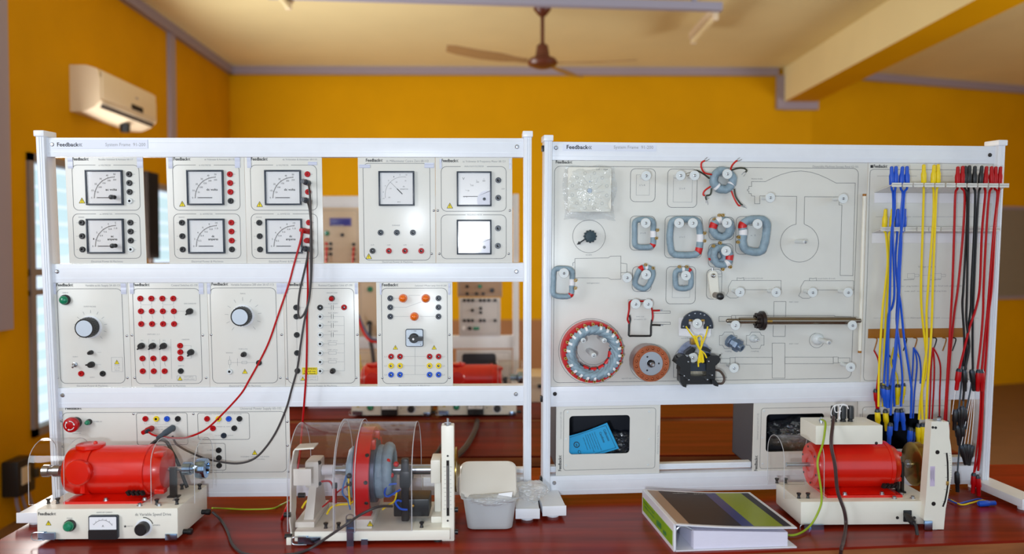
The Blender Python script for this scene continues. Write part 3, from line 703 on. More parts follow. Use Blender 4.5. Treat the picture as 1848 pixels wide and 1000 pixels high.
p = volt_panel(302.5, 443, 181, 'dc meter panel with three red sockets beside each dial, no leads plugged in', 'dc Voltmeter & Ammeter 68-110', 369, 423,
    ['dc volts', None, 'dc VOLTMETER', 368.3], ['dc', 'amperes', 'dc AMMETER'], n6, n5, b6, a5, [['red'] * 3 + ['black'], ['red'] * 3 + ['black']], False, (313.5, 343.5), mx=.8)
tapes(p, (304, 284, 311, 304), (424, 284, 433, 303)); p.done()
p = volt_panel(443.4, 582.5, 320.6, 'dc meter panel with black and red leads plugged in at its right edge', 'dc Voltmeter & Ammeter 68-110', 510, 572,
    ['dc volts', None, 'dc VOLTMETER', 369], ['dc', 'amperes', 'dc AMMETER'], n6, n5, b6, a5, [['red', 'red', 'red', 'black'], ['red', 'red', 'red', 'black']], False, (453, 483), mx=1.1)
tapes(p, (446, 284, 453, 303), (556, 292, 572, 298)); p.done()
p = Panel(LF, 'meter_panel', 'centre zero meter panel with one dial and a row of red sockets below', 'meter panel', 647, 785.8, 380, V1a, V1b, 'meter panels in the top row')
p.logo(660.3, 690.5, 291.8); p.text('dc Milliammeter Centre Zero 68-113', 697, 773, 292.5, 4); p.box_outline(657.5, 295, 775.5, 469.7)
meter(p, 684.2, 309, 748, 371.7, 'centre', ['dc', 'amperes'], ['-10', '-5', '-1', '0', '1', '5', '10'], ['-20', '', '-10', '', '10', '', '20'], False)
for x in (687, 716.2, 745.3): socket(p, x, 419.8, 'slate', True)
p.text('RANGE', 708, 722, 408, 2.4)
for x, c in ((672.5, 'black'), (701.9, 'red'), (731, 'red'), (760.4, 'red')): socket(p, x, 452.8, c, True); p.text('mA', x - 3, x + 3, 443, 2.2)
p.warn(665.5, 463); p.text('Electrical Power & Machines', 690, 745, 474.3, 3)
screw(p, 779, 458); screw(p, 783, 380)
tapes(p, (648, 297, 668, 303), (766, 294, 783, 303)); p.done()
p = Panel(LF, 'meter_panel', 'frequency meter panel with glare across its lower dial, at right end of top row', 'meter panel', 786.2, 924.5, 380, V1a, V1b, 'meter panels in the top row')
p.logo(796.7, 827, 292.5); p.text('ac Voltmeter & Frequency Meter 68-121', 835, 912, 293, 3.6)
p.box_outline(796.5, 300.7, 913.5, 381.3, gap=(831, 879)); p.text('ANALOGUE VOLTMETER', 838, 873, 301.5, 2.6)
p.box_outline(796.5, 387.8, 913.5, 467, gap=(840, 872)); p.text('FREQUENCY METER', 843, 870, 389, 2.6)
meter(p, 824.6, 309.5, 887, 372.5, 'curve', ['V'], ['0', '50', '150', '250', '300'], [''] * 5, False)
meter(p, 824.6, 396.5, 887, 459.3, 'curve', ['%'], ['45', '50', '55', '60', '65'], [''] * 5, False)
for x, y in ((899.4, 325.4), (899.2, 357.1), (898.9, 412), (898.6, 443.7)): socket(p, x, y, 'slate', True)
p.text('250V', 905, 911, 342, 2.4); p.warn(811.8, 371.7)
for x, y in ((790, 380), (920, 380), (793, 458), (918, 458)): screw(p, x, y)
tapes(p, (793.5, 287, 797, 304), (919, 287, 922.5, 305)); p.done()
# ------------------------------------------------------------------ left frame, middle row
V2a, V2b = LR[4] + .0003, LR[3] - .0003
def foot_text(p, x0, x1): p.text('Electrical Power & Machines', x0, x1, 698, 3.2)
GR2 = 'control panels in the middle row'
p = Panel(LF, 'control_panel', 'variable supply panel with green lamp and large pale-faced knob, at left end of middle row', 'control panel', 95, 234, 605, V2a, V2b, GR2)
p.logo(102, 132, 516.8); p.text('Variable ac/dc Supply 3A 60-121', 154, 217, 517, 3.6); p.box_outline(110, 521, 219.5, 692)
lamp(p, 118.4, 541, M_green, .0136); p.text('POWER ON', 113, 123, 529.5, 2.2)
big_knob(p, 163.5, 589.7, .0255, .033); p.text('OUTPUT VOLTAGE', 151, 173, 554.5, 2.4)
for k in range(11):
    a = R(225 - 27 * k); p.line([(163.5 + 25 * math.cos(a), 589.7 - 25 * math.sin(a)), (163.5 + 30 * math.cos(a), 589.7 - 30 * math.sin(a))], .0009, 2)
lamp(p, 165, 636, M_black, .006, name='fuse_holder'); knob_pointer(p, 166, 657.8, 180)
o = p.part('toggle_switch', MB().lathe((0, 0, 0), (0, -1, 0), [(.007, 0), (.007, .003), (.004, .004), (.004, .008), (.001, .008)], 6), M_steel, 135.5, 658)
b = MB(); b.cyl((0, -.006, 0), (.004, -.02, -.004), .0016, .0026, n=10); b.build('lever', M_steel, o)
socket(p, 147, 674.3, 'red'); socket(p, 185.8, 674.3, 'black')
p.text('OUTPUT', 131, 141, 645, 2); p.text('OUTPUT', 162, 171, 682, 2); p.line([(176, 636), (183, 636)], .0007, 2); p.line([(174, 658), (182, 658)], .0007, 2)
p.box_outline(202, 645, 221, 671, .001, .0006, 2); p.warn(211, 653.8, 4); p.text('FUSE', 207, 216, 661, 2); p.text('2 x 4A', 206, 217, 665, 2); p.text('20mm', 207, 216, 669, 2)
for x, y in ((98, 606), (229, 606), (104, 682), (230, 682)): screw(p, x, y)
foot_text(p, 139, 195); tapes(p, (93, 511.5, 101, 531), (218.5, 511.5, 227.5, 531)); p.done()
p = Panel(LF, 'control_panel', 'control switch panel covered in rows of red sockets, second from left in middle row', 'control panel', 234.4, 376, 605, V2a, V2b, GR2)
p.logo(240.5, 270, 516.4); p.text('Control Switches 65-130', 309, 356.5, 516.6, 3.6); p.box_outline(245.5, 520.7, 360, 692.6)
for xs, y in (((253.7, 273.6, 293.4, 313.1), 538.8), ((254.7, 274.3, 294.3, 313.9), 561.8), ((255.3, 274.9, 294.7, 314.5), 584.7)):
    for x in xs: socket(p, x, y, 'red'); p.line([(x + 6.5, y), (x + 9, y)], .0008, 2)
for x in (253.9, 273.7, 293.6, 313.3): p.line([(x, 545), (x, 548.5)], .0008, 2); p.line([(x + .3, 552), (x + .3, 556)], .0008, 2); p.line([(x + .6, 569), (x + 2.5, 575)], .0008, 2); p.line([(x + .9, 577), (x + .9, 579)], .0008, 2)
p.line([(253.9, 550), (273.7, 550)], .0006, 2); p.line([(293.6, 550), (313.3, 550)], .0006, 2); p.line([(322, 561.7), (334, 561.7)], .0006, 2)
knob_pointer(p, 343.2, 561.7, 225); p.text('GANG CHANGEOVER', 332, 354, 549, 2.2)
p.text('SWITCHES 1, 2, 3', 266, 288, 604.5, 2.2)
for x in (256.2, 276.3, 296): knob_pointer(p, x, 624.1, 225); p.text('S1', x - 2, x + 2, 615.5, 2.2)
for x in (268.5, 288.3, 308.3): p.line([(x, 612), (x + 1.8, 684)], .0006, 2)
for xs, y in (((257.6, 277.1, 296.9), 646.9), ((258.1, 277.9, 297.5), 669.8)):
    for x in xs: socket(p, x, y, 'red')
for x in (257.7, 277.3, 297): p.line([(x, 653), (x + .2, 657), (x + 2.5, 661)], .0008, 2)
for x, y in ((325.4, 623.9), (325.8, 635.3), (326.2, 646.9)): socket(p, x, y, 'red')
p.line([(332, 623.9), (345, 623.9), (345.2, 628)], .0006, 2); p.line([(332, 635.3), (340, 635.3)], .0006, 2); p.line([(332, 646.9), (345, 646.9), (345.2, 641)], .0006, 2)
knob_pointer(p, 345.3, 635.4, 235); socket(p, 326.6, 669.6, 'black'); p.text('CHANGEOVER', 328, 342, 613.8, 2.2); p.text('EARTH', 322, 332, 661.3, 2.2)
p.box_outline(319.8, 678, 354, 687, .002, .0007, 2); p.warn(325, 683.2, 3.8); p.text('DON\'T SWITCH', 332, 349, 681.5, 2); p.text('UNDER LOAD', 331, 351, 685.5, 2)
for x, y in ((238, 605), (366, 605), (243, 682), (372, 682)): screw(p, x, y)
foot_text(p, 279, 335); tapes(p, (234.5, 511, 241, 530.5), (359, 511, 367, 531)); p.done()
p = Panel(LF, 'control_panel', 'variable resistance panel with one large pale-faced knob near its top, third in middle row', 'control panel', 376.4, 513, 605, V2a, V2b, GR2)
p.logo(382, 411.5, 515.4); p.text('Variable Resistance 200 ohm 3A 67-113', 416.5, 494, 515.8, 4); p.box_outline(384, 519.6, 497.5, 691.6)
big_knob(p, 439, 569.7, .0250, .028); p.text('RANGE', 434, 443, 531, 2.2)
for k in range(11):
    a = R(232 - 28 * k); p.line([(439 + 27 * math.cos(a), 569.7 - 27 * math.sin(a)), (439 + 33 * math.cos(a), 569.7 - 33 * math.sin(a))], .0009, 2)
lamp(p, 440.6, 639.4, M_black, .0072, name='fuse_holder'); socket(p, 467.5, 654.8, 'black'); socket(p, 414.8, 670.4, 'white'); p.warn(442, 670.6, 4.4)
p.line([(414.6, 643), (414.6, 650)], .0007, 2); p.line([(412.6, 650), (416.8, 650), (416.8, 658), (412.6, 658)], .0007, 2, True); p.line([(414.7, 658), (414.7, 664)], .0007, 2)
p.line([(417, 654.3), (461, 654.3)], .0007, 2); p.line([(436.5, 652), (445.5, 652), (445.5, 656.6), (436.5, 656.6)], .0007, 2, True); p.line([(428.6, 647), (428.6, 660)], .0007, 2)
p.text('RESISTANCE', 408, 420, 637.8, 2); p.text('FUSE 3.15A', 431, 447, 631, 2.2)
for x, y in ((381, 604), (508, 604), (506, 682)): screw(p, x, y)
foot_text(p, 414, 471); tapes(p, (374, 511, 379.5, 530.5), (499.5, 511, 508, 530.5)); p.done()
p = Panel(LF, 'control_panel', 'resistor and capacitor panel with a column of symbols and a yellow caution sticker', 'control panel', 513.4, 648, 605, V2a, V2b, GR2)
p.logo(519.8, 547.5, 516); p.text('Resistor/Capacitor Unit 67-190', 575, 636, 516.8, 3.6); p.box_outline(520, 520.5, 638.5, 692)
for x, y in ((534.7, 555), (535.1, 571.3), (535.8, 604.4), (536.3, 637), (537, 669.3)): socket(p, x, y, 'black')
for y0, y1 in ((577, 598), (610, 631), (643, 663)): p.line([(535.5, y0), (536.2, y1)], .0007, 2)
p.line([(541, 555), (549, 555)], .0007, 2)
p.text('BALLAST LOAD', 590, 609, 529.5, 2.2); lamp(p, 599.3, 538.6, M_red, .0078, name='push_button')
socket(p, 577.9, 555, 'black', True); socket(p, 621.1, 554.7, 'red', True)
for k, y in enumerate((571.3, 587.4, 604.2, 620.5, 636.9, 653, 669.3)): socket(p, 578.2, y, 'white')
for k, y in enumerate((554.8, 571.3, 587.4, 604.2)):
    p.line([(584, y), (598, y)], .0006, 2); p.line([(602, y), (621 if k else 614, y)], .0006, 2)
    for x in (598, 601.5): p.line([(x, y - 4), (x, y + 4)], .0012, 1)
    p.text('%duF 450V' % (4, 4, 8, 16)[k], 592, 610, y - 5.5, 2)
for k, y in enumerate((620.5, 636.9, 653)):
    p.line([(584, y), (593, y)], .0006, 2); p.line([(607, y), (621, y)], .0006, 2); p.line([(593, y - 2.3), (607, y - 2.3), (607, y + 2.3), (593, y + 2.3)], .0007, 2, True); p.text('100 ohm', 592, 609, y - 4.5, 2)
p.line([(621, 571.3), (622, 669.3), (606, 669.3)], .0006, 2); p.line([(584, 669.3), (594, 669.3)], .0006, 2)
lamp(p, 600.9, 669.3, M_black, .0076, name='fuse_holder')
a = p.fr.uv(545.5, 676.2); c = p.fr.uv(572.5, 663.2)
b = MB(p.off); b.box((a[0], -.0009, a[1]), (c[0], 0, c[1]), mi=0)
for k, t in enumerate(('CAUTION', 'This unit may', 'be hot')): b.text(t, a[0] + .004, c[0] - .004, c[1] - .0058 * (k + 1), .0036, -.0011, 1, bold=True)
b.line([(a[0] + .001, a[1] + .001), (c[0] - .001, a[1] + .001), (c[0] - .001, c[1] - .001), (a[0] + .001, c[1] - .001)], .0006, -.0011, 1, True)
tag(b.build('caution_sticker', [M_warn, M_ink], p.o), 'yellow caution sticker')
p.box_outline(541.5, 678.5, 573.5, 687, .001, .0006, 2); p.warn(546.4, 683.5, 3.6); p.text('SEE MANUAL BEFORE', 552, 571, 682, 1.8); p.text('SWITCHING ON', 552, 571, 685.5, 1.8)
for x, y in ((518, 683), (508.5, 604), (645, 604), (643, 682)): screw(p, x, y)
foot_text(p, 551, 608); tapes(p, (508.5, 511, 518, 530), (640.5, 511, 645, 531)); p.done()
p = Panel(LF, 'control_panel', 'switch panel with three amber lamps and red, yellow and blue socket rows', 'control panel', 680, 817, 605, V2a, V2b, GR2)
p.logo(689.5, 718.5, 516.6); p.text('Switched 3 Phase Lamp Unit 65-200', 749, 806, 517, 3); p.box_outline(690.5, 520, 807, 692.4)
for y in (538.3, 554.6, 571.2):
    socket(p, 704.4, y, 'slate', True); socket(p, 791.4, y, 'slate', True)
p.line([(711, 538.3), (719, 538.3)], .0006, 2); p.line([(738, 533), (758, 533)], .0006, 2); p.line([(711, 571.2), (739, 571.2)], .0006, 2); p.line([(758, 571.2), (785, 571.2)], .0006, 2); p.line([(711, 554.6), (733, 554.6), (760, 545)], .0006, 2)
for x, y in ((727.6, 538.3), (768.6, 538.5), (748, 571.2)): lamp(p, x, y, M_orange, .0115, ring=M_orange)
a = p.fr.uv(732.5, 625); c = p.fr.uv(764.2, 593.5); cx, cz = (a[0] + c[0]) / 2, (a[1] + c[1]) / 2; W = c[0] - a[0]
b = MB(); b.prism(rrect(-W / 2, -W / 2, W / 2, W / 2, .005), (0, 0, 0), (1, 0, 0), (0, 0, 1), (0, -1, 0), .006, 0)
b.prism(rrect(-W / 2 + .0018, -W / 2 + .0018, W / 2 - .0018, W / 2 - .0018, .004), (0, -.006, 0), (1, 0, 0), (0, 0, 1), (0, -1, 0), .0008, 1)
b.text('I  ON', -.006, .005, W * .36, .0032, -.0072, 2); b.text('0', W * .33, W * .37, -W * .42, .004, -.0072, 2); b.text('0', -W * .38, -W * .33, -.002, .003, -.0072, 2)
o = b.build('rotary_switch', [M_bezel, mat('pale_knob_face', (200, 212, 226), 0.3), M_ink], p.o, Vector((cx, 0, cz)) - p.off)
b = MB(); b.lathe((-.001, -.0065, -.0005), (0, -1, 0), [(.0135, 0), (.0125, .008), (.011, .010), (.0002, .010)], 28)
b.prism([(0, -.006), (W * .5, -.0045), (W * .5, .0045), (0, .006)], (-.001, -.0065, -.0005), (1, 0, 0), (0, 0, 1), (0, -1, 0), .02)
b.lathe((-.001, -.026, -.0005), (0, -1, 0), [(.003, 0), (.0028, .001), (.0001, .0012)], 12, mi=1); b.prism([(-.016, 0), (-.012, -.003), (-.012, .003)], (-.001, -.0068, -.0005), (1, 0, 0), (0, 0, 1), (0, -1, 0), .002)
b.build('switch_handle', [M_black, M_paper], o)
p.warn(713.6, 627.3, 4); p.warn(783.5, 627.3, 4)
for y, c, t in ((643.4, 'red', 'L1'), (660, 'yellow', 'L2'), (676.1, 'blue', 'L3')):
    for x in (705.8, 721.9, 775.3, 791.6): socket(p, x, y, c, True)
    p.line([(729, y), (768, y)], .0006, 2); p.text(t, 694, 698, y + 1.5, 2.6); p.text(t, 799, 803, y + 1.5, 2.6)
p.line([(749, 627), (749, 676)], .0006, 2)
for x, y in ((685, 604), (811, 604), (690, 682), (811, 682)): screw(p, x, y)
foot_text(p, 720, 776); tapes(p, (685.5, 511.5, 688.5, 532), (809, 511.5, 812.5, 532)); p.done()
# ------------------------------------------------------------------ left frame, bottom row
V3a, V3b = LR[6] + .0003, LR[5] - .0003
p = Panel(LF, 'power_supply_panel', 'wide power supply panel with red emergency stop button behind the left motor', 'power supply panel', 104.5, 523.5, 800, V3a, V3b)
p.logo(118, 147.5, 739.3); p.text('Universal Power Supply 60-105', 433.6, 508, 739.5, 4.4); p.box_outline(117, 742.6, 515, 854.5)
o = p.part('emergency_stop', MB().lathe((0, 0, 0), (0, -1, 0), [(.015, 0), (.015, .012), (.010, .014), (.010, .018)], 24), M_darkst, 138, 762.3)
b = MB(); b.lathe((0, -.014, 0), (0, -1, 0), [(.012, 0), (.0185, .004), (.0200, .010), (.0195, .016), (.015, .0185), (.0002, .0195)], 28, mi=0)
for a0 in (20, 140, 260):
    q = arc(0, 0, .0115, a0, a0 + 75, 8); b.line(q, .0022, -.0338, 1); q = [(.0115 * math.cos(R(a0 - 4)), .0115 * math.sin(R(a0 - 4)))]
    A = R(a0); cx, cz = .0115 * math.cos(A), .0115 * math.sin(A); tx, tz = math.sin(A), -math.cos(A)
    b.add([(cx - .003 * math.cos(A), -.0338, cz - .003 * math.sin(A)), (cx + .003 * math.cos(A), -.0338, cz + .003 * math.sin(A)), (cx + .0045 * tx, -.0338, cz + .0045 * tz)], [(0, 1, 2)], 1)
b.build('mushroom_button', [M_red, M_paper], o)
lamp(p, 161.4, 761.2, M_green, .0078); p.text('POWER ON', 169, 184, 762, 2.2); p.text('EMERGENCY', 133, 147, 779.5, 2); p.text('POWER OFF', 131, 146, 783.5, 2)
p.box_outline(248, 745, 337.5, 803, .006); p.box_outline(358, 745, 449.5, 793.5, .006); p.box_outline(358, 800, 406.5, 849, .006)
for x, c in ((262.8, 'red'), (282.5, 'yellow'), (301.6, 'blue'), (321.3, 'black'), (374, 'red'), (394.6, 'yellow'), (413, 'blue'), (432.4, 'black')):
    socket(p, x, 755.8, c); p.text('L1', x - 2, x + 2, 764.5, 2)
for x, y, c in ((273, 773.8, 'red'), (311.9, 773.8, 'black'), (384.6, 773, 'red'), (423, 772.7, 'black'), (404, 786, 'slate'), (395, 812.5, 'black'), (395.3, 826.3, 'black'), (395.8, 840, 'black')): socket(p, x, y, c)
p.text('VARIABLE OUTPUT 0-240V 3 PHASE', 265, 319, 748.8, 2); p.text('FIXED OUTPUT 415V 3 PHASE', 370, 436, 748.8, 2); p.text('dc OUTPUT 0-220V', 281, 305, 771.5, 2); p.text('MAX 5A dc', 280, 300, 776, 2)
p.text('FIXED dc 220V', 391, 417, 771, 2); p.text('0 to 24V', 388, 398, 787, 2); p.text('OUTPUT', 411, 421, 787, 2)
for k, y in enumerate((813.5, 827.5, 841)): p.text('L%d 48V 5A' % (k + 1), 374, 389, y, 2.2)
p.line([(262, 766), (322, 766)], .0005, 2); p.line([(402, 854.5), (402, 849)], .0006, 2)
p.warn(459.7, 817, 4.4); p.text('WARNING: HIGH VOLTAGE INSIDE', 434, 486, 825.5, 2.4); p.text('ISOLATE SUPPLY BEFORE OPENING', 448, 478, 830, 2.2)
p.text('LOW VOLTAGE', 344, 358, 823, 2); p.text('VARIABLE 0-48V', 345, 361, 828, 2)
for x, y in ((111, 760), (113.4, 806), (114, 848), (241, 747), (349, 747), (518.5, 761), (519, 804), (520, 851)): screw(p, x, y)
tapes(p, (108, 742, 112.5, 756)); p.done()
# ================================================================== right frame boards
VS0, VS1 = RR[2] + .0003, RR[1] - .0003
B = Panel(RF, 'storage_board', 'cream machine parts board with printed outlines and pegs', 'storage board', 990, 1559.5, 490, VS0, VS1)
P5 = lambda l: [(970 + x / 3.703, 450 + y / 3.703) for x, y in l]
P6 = lambda l: [(1280 + x / 4.547, 260 + y / 4.547) for x, y in l]
P7 = lambda l: [(1280 + x / 4.0, 470 + y / 4.0) for x, y in l]
P2 = lambda l: [(1200 + x / 6.25, 550 + y / 6.25) for x, y in l]
B.logo(1003, 1032.5, 295); B.text('Dissectible Machines Storage Panel 62-101', 1466.5, 1548.5, 302.3, 4); B.box_outline(998.4, 304, 1549.4, 690.9, .016)
def ring(cx, cy, r, a0=0, a1=360, n=40, wd=.0010, mi=1): B.line([(cx + r * math.cos(R(a0 + (a1 - a0) * k / n)), cy - r * math.sin(R(a0 + (a1 - a0) * k / n))) for k in range(n + 1)], wd, mi)
for q in ((1137.3, 304.8, 1182.9, 364), (1204, 305.3, 1258.5, 374.4), (1136.5, 390, 1182.4, 451.7), (1199, 390, 1267.4, 465.6), (1140.7, 481, 1175.8, 526.4), (1201.5, 481, 1255.7, 548.6), (1274.5, 486, 1303, 540), (1327, 391, 1385, 459), (1279, 392, 1325, 433), (1278, 440, 1323, 482)): B.box_outline(*q, .013)
for q in ((1148, 315.6, 1172.3, 352.3), (1214.8, 316, 1249.6, 364.8), (1213, 500, 1245.5, 537.2)): B.box_outline(*q, .0005, .0007, 2)
for t, x, y in (('L7 x 8', 1154, 335.5), ('L5 x 8', 1226, 341.5), ('L4 x 8', 1155, 422), ('L3 x 2', 1226, 429), ('L6 x 2', 1157, 504), ('L9 x 2', 1229, 516), ('x 2', 1354, 426)): B.text(t, x, x + 10, y, 2.8)
ring(1062.9, 426.7, 29.5); B.text('scale', 1057, 1068, 461, 2.6); B.text('tachogenerator', 1059, 1082, 512, 2.6)
B.line(P5([(250, 62), (473, 57), (488, 46), (557, 45), (557, 200), (490, 201), (472, 191), (250, 190)]), .001, 1, True); B.line(P5([(557, 92), (597, 97), (597, 155), (557, 157)])); B.line(P5([(247, 85), (236, 92), (236, 110)]))
B.line(P5([(607, 337), (763, 335), (762, 577), (605, 577)]), .001, 1, True)
for y in (412, 487): B.line(P5([(762, y), (887, y), (887, y + 15), (762, y + 15)]))
B.text('two coil', 1148, 1162, 572.5, 2.6); B.text('armature L2', 1144, 1166, 577.5, 2.6)
ring(1067, 634, 59); ring(1071, 628, 30.5); B.text('squirrel cage rotor', 1122, 1149, 684, 2.8); ring(1170, 654, 34)
B.line(P2([(160, 145), (160, 350), (500, 350), (520, 330), (520, 150)])); ring(1256, 592, 30, 10, 170); B.text('centrifugal switch', 1229, 1262, 611.5, 2.6)
B.line(P2([(97, 600), (97, 820), (700, 820)])); ring(1248, 652, 31.5, 40, 180); B.text('field assembly', 1290, 1310, 682, 2.6)
fb = [(460, 308), (347, 308), (347, 348), (325, 348), (325, 370), (312, 373), (312, 383), (325, 386), (325, 405), (345, 408), (345, 425), (372, 428), (372, 490), (414, 490), (414, 425), (717, 430), (712, 652)]
fb += [(740 + 157 * math.cos(R(a)), 812 - 157 * math.sin(R(a))) for a in range(100, 440, 10)][:35] + [(778, 655), (782, 432), (1065, 434), (1065, 500), (1088, 500)]
B.line(P6(fb)); B.line([(1519.3, 370), (1516, 497), (1539, 497.6), (1543.3, 330.4)] + P6([(1040, 320), (970, 283), (900, 252), (830, 230), (750, 221), (670, 228), (590, 250), (520, 278), (460, 308)]))
B.text('friction brake', 1356, 1376, 324, 2.8)
for dx, dy in ((0, 0), (523, 2)):
    B.line(P7([(x + dx, y + dy) for x, y in [(163, 145), (518, 145), (518, 212), (195, 212), (172, 214), (168, 228), (185, 240), (212, 246), (212, 264), (195, 272), (150, 272), (122, 253), (137, 225), (137, 190)]]), .001, 1, True)
    B.line(P7([(x + dx, y + dy) for x, y in [(200, 145), (200, 126), (225, 130), (250, 125), (250, 145)]]))
    a = P7([(260 + dx, 134 + dy), (386 + dx, 134 + dy)]); B.text('brush holder & brush', a[0][0], a[1][0], a[0][1], 2.6)
B.line(P7([(465, 408), (467, 297), (553, 297), (551, 408)])); B.line(P7([(462, 470), (460, 549), (547, 549), (549, 470)]))
B.line(P7([(118, 440), (70, 440), (70, 406), (160, 405), (160, 398), (905, 398), (905, 405), (940, 405), (1025, 407), (1025, 420)]))
B.line(P7([(160, 405), (160, 425)])); B.line(P7([(190, 399), (190, 425)]))
for a, c in (((80, 708), (150, 742)), ((150, 702), (187, 749)), ((187, 700), (455, 748)), ((545, 699), (895, 746)), ((895, 697), (930, 741)), ((930, 704), (1015, 739)), ((454, 597), (546, 850))):
    B.line(P7([a, (c[0], a[1]), c, (a[0], c[1])]), .001, 1, True)
for dx in (0, -195): B.line(P7([(x + dx, y) for x, y in [(268, 543), (290, 540), (305, 517), (365, 517), (375, 540), (395, 543), (395, 612), (375, 612), (365, 637), (305, 637), (290, 612), (268, 612)]]), .001, 1, True)
ring(1473.7, 614.5, 13.2); B.text('coupling', 1355, 1369, 635, 2.6); B.text('coupling', 1308, 1320, 635, 2.6)
for y, t in ((546, 'shaft / rotor'), (621.5, 'shaft / rotor')): B.text(t, 1424, 1441, y, 2.6)
B.text('hand', 1296, 1302, 495.5, 2.8); B.text('crank', 1296, 1302, 500.5, 2.8)
for x, y in ((991, 348), (989, 628)): screw(B, x, y)
B.done()
# ---------------- pegs of the board
PW = .050
peg0 = None
for k, (x, y) in enumerate([(1390.4, 356.8), (1522, 358.5), (1313, 314), (1312.3, 402.5), (1367.5, 404.5), (1310.8, 452.9), (1166.3, 317.3), (1228.5, 316.8), (1253.7, 316.8), (1165.6, 402.7), (1226, 402.7), (1250.8, 402.7),
        (1017.8, 493.2), (1132, 501.3), (1166.3, 495.9), (1238.2, 497.8), (1147.4, 549), (1169.8, 549), (1258.7, 584.5), (1250.9, 645.8), (1335.5, 527.5), (1401, 528), (1467, 528), (1531, 528), (1327.5, 587.5), (1538.7, 587.5), (1325, 664.5), (1535.5, 663)]):
    u, v = RF.uv(x, y, PW); loc = Vector((u, 0, v)) - B.off
    if peg0 is None:
        b = MB(); b.cyl((0, 0, 0), (0, -PW + .004, 0), .0055, .005, 14); b.lathe((0, -PW + .005, 0), (0, -1, 0), [(.0125, 0), (.0135, .0015), (.0135, .004), (.0125, .0052), (.0003, .0052)], 28)
        peg0 = b.build('peg', M_peg, B.o, loc)
        MB().lathe((0, -PW - .0002, 0), (0, -1, 0), [(.0036, 0), (.0034, .0016), (.0018, .0022), (.0002, .0014)], 14).build('peg_screw', M_steel, peg0)
    else: copy_part(peg0, B.o, loc)
def long_peg(x, y, h, r, m=M_peg, base=0.0):
    u, v = RF.uv(x, y, h); loc = Vector((u, 0, v)) - B.off
    b = MB()
    if base: b.lathe((0, 0, 0), (0, -1, 0), [(base, 0), (base, .006), (base * .8, .012), (r, .016)], 24)
    b.cyl((0, 0, 0), (0, -h, 0), r * 1.1, r, 16, bev=.002); o = b.build('peg', m, B.o, loc)
    MB().lathe((0, -h, 0), (0, -1, 0), [(.0036, -.0005), (.0034, .0016), (.0018, .0022), (.0002, .0014)], 14).build('peg_screw', M_steel, o)
for x, y, h, r, bs in ((1453.7, 436.6, .055, .0055, 0), (1053, 615, .070, .007, 0), (1091, 615, .070, .007, 0), (1071.8, 641.7, .08, .007, 0), (1366.7, 614, .03, .005, .011), (1496.5, 618.7, .07, .006, .0165)): long_peg(x, y, h, r, base=bs)

# ---------------- things hung on the board
def hung(name, label, cat, px, py, w=0.0, group=None):
    u, v = RF.uv(px, py, w); o = empty(name, RF.M @ Vector((u, -w, v)), label, cat, group, rot=RF.rot); return o, Vector((u, -w, v))
GC = 'taped coils hung on the board'
def coil(label, cx, cy, loops, terms=(), leads=(), w=.022):
    """loops: list of (path px, radius px, w, red spans, white spans)"""
    o, off = hung('taped_coil', label, 'coil', cx, cy, w, GC)
    for (path, rp, ww, reds, whites) in loops:
        q = [RF.P(x, y, ww) for x, y in path]; rr = rp * .00152
        MB(off).tube(q, rr, 14, True, 8, jit=.03).build('winding', M_tape, o)
        sp = smooth_path(q, 8, True); n = len(sp)
        for spans, nm, m in ((reds, 'red_tape_band', M_redtape), (whites, 'label_band', M_paper)):
            for c, hw in spans:
                i0, i1 = int((c - hw) * n), int((c + hw) * n) + 1
                MB(off).tube([sp[i % n] for i in range(i0, i1 + 1)], rr * 1.07, 14, sm=False).build(nm, m, o)
    for x, y in terms:
        P_ = RF.P(x, y, w + .004); b = MB(off)
        b.lathe(P_, (0, -1, 0), [(.0022, -.004), (.0042, -.004), (.0042, .005), (.0022, .005)], 12, closed=True); b.build('terminal', M_brass, o)
    for pts, m in leads:
        MB(off).tube([RF.P(x, y, ww) for x, y, ww in pts], .0024, 8).build('flying_lead', m, o)
        x, y, ww = pts[-1]; x2, y2, w2 = pts[-2]; a = RF.P(x, y, ww); d = (a - RF.P(x2, y2, w2)).normalized()
        b = MB(off)
        for s_ in (-.0022, .0022): b.tube([a - d * .002, a + d * .004 + Vector((s_, 0, -s_)), a + d * .011 + Vector((s_ * 1.2, 0, -s_))], .001, 6)
        b.build('spade_terminal', M_steel, o)
    return o
def rect_path(l, t, r, bt, cr, rot=0.0, sk=0):
    q = [(l + cr, t), ((l + r) / 2, t - .4), (r - cr, t), (r - cr * .3, t + cr * .3), (r, t + cr), (r + sk, (t + bt) / 2), (r, bt - cr), (r - cr * .3, bt - cr * .3), (r - cr, bt), ((l + r) / 2, bt + .6), (l + cr, bt), (l + cr * .3, bt - cr * .3), (l, bt - cr), (l - sk, (t + bt) / 2), (l, t + cr), (l + cr * .3, t + cr * .3)]
    if rot:
        cx, cy = (l + r) / 2, (t + bt) / 2; c, s_ = math.cos(R(rot)), math.sin(R(rot)); q = [(cx + (x - cx) * c - (y - cy) * s_, cy + (x - cx) * s_ + (y - cy) * c) for x, y in q]
    return q
coil('narrow upright taped coil on a peg below the pale bagged plate', 1162, 421, [(rect_path(1145.3, 396.6, 1178.8, 446, 8), 5.1, .022, [(.42, .025)], [(.315, .018)])], [(1186, 415.5), (1184, 430)])
coil('large near-square taped coil hanging from two pegs', 1236, 428, [(rect_path(1210.5, 396.3, 1261.5, 460, 11, sk=2), 6.0, .022, [(.40, .028)], [(.315, .015)])], [(1271, 421), (1271, 435)])
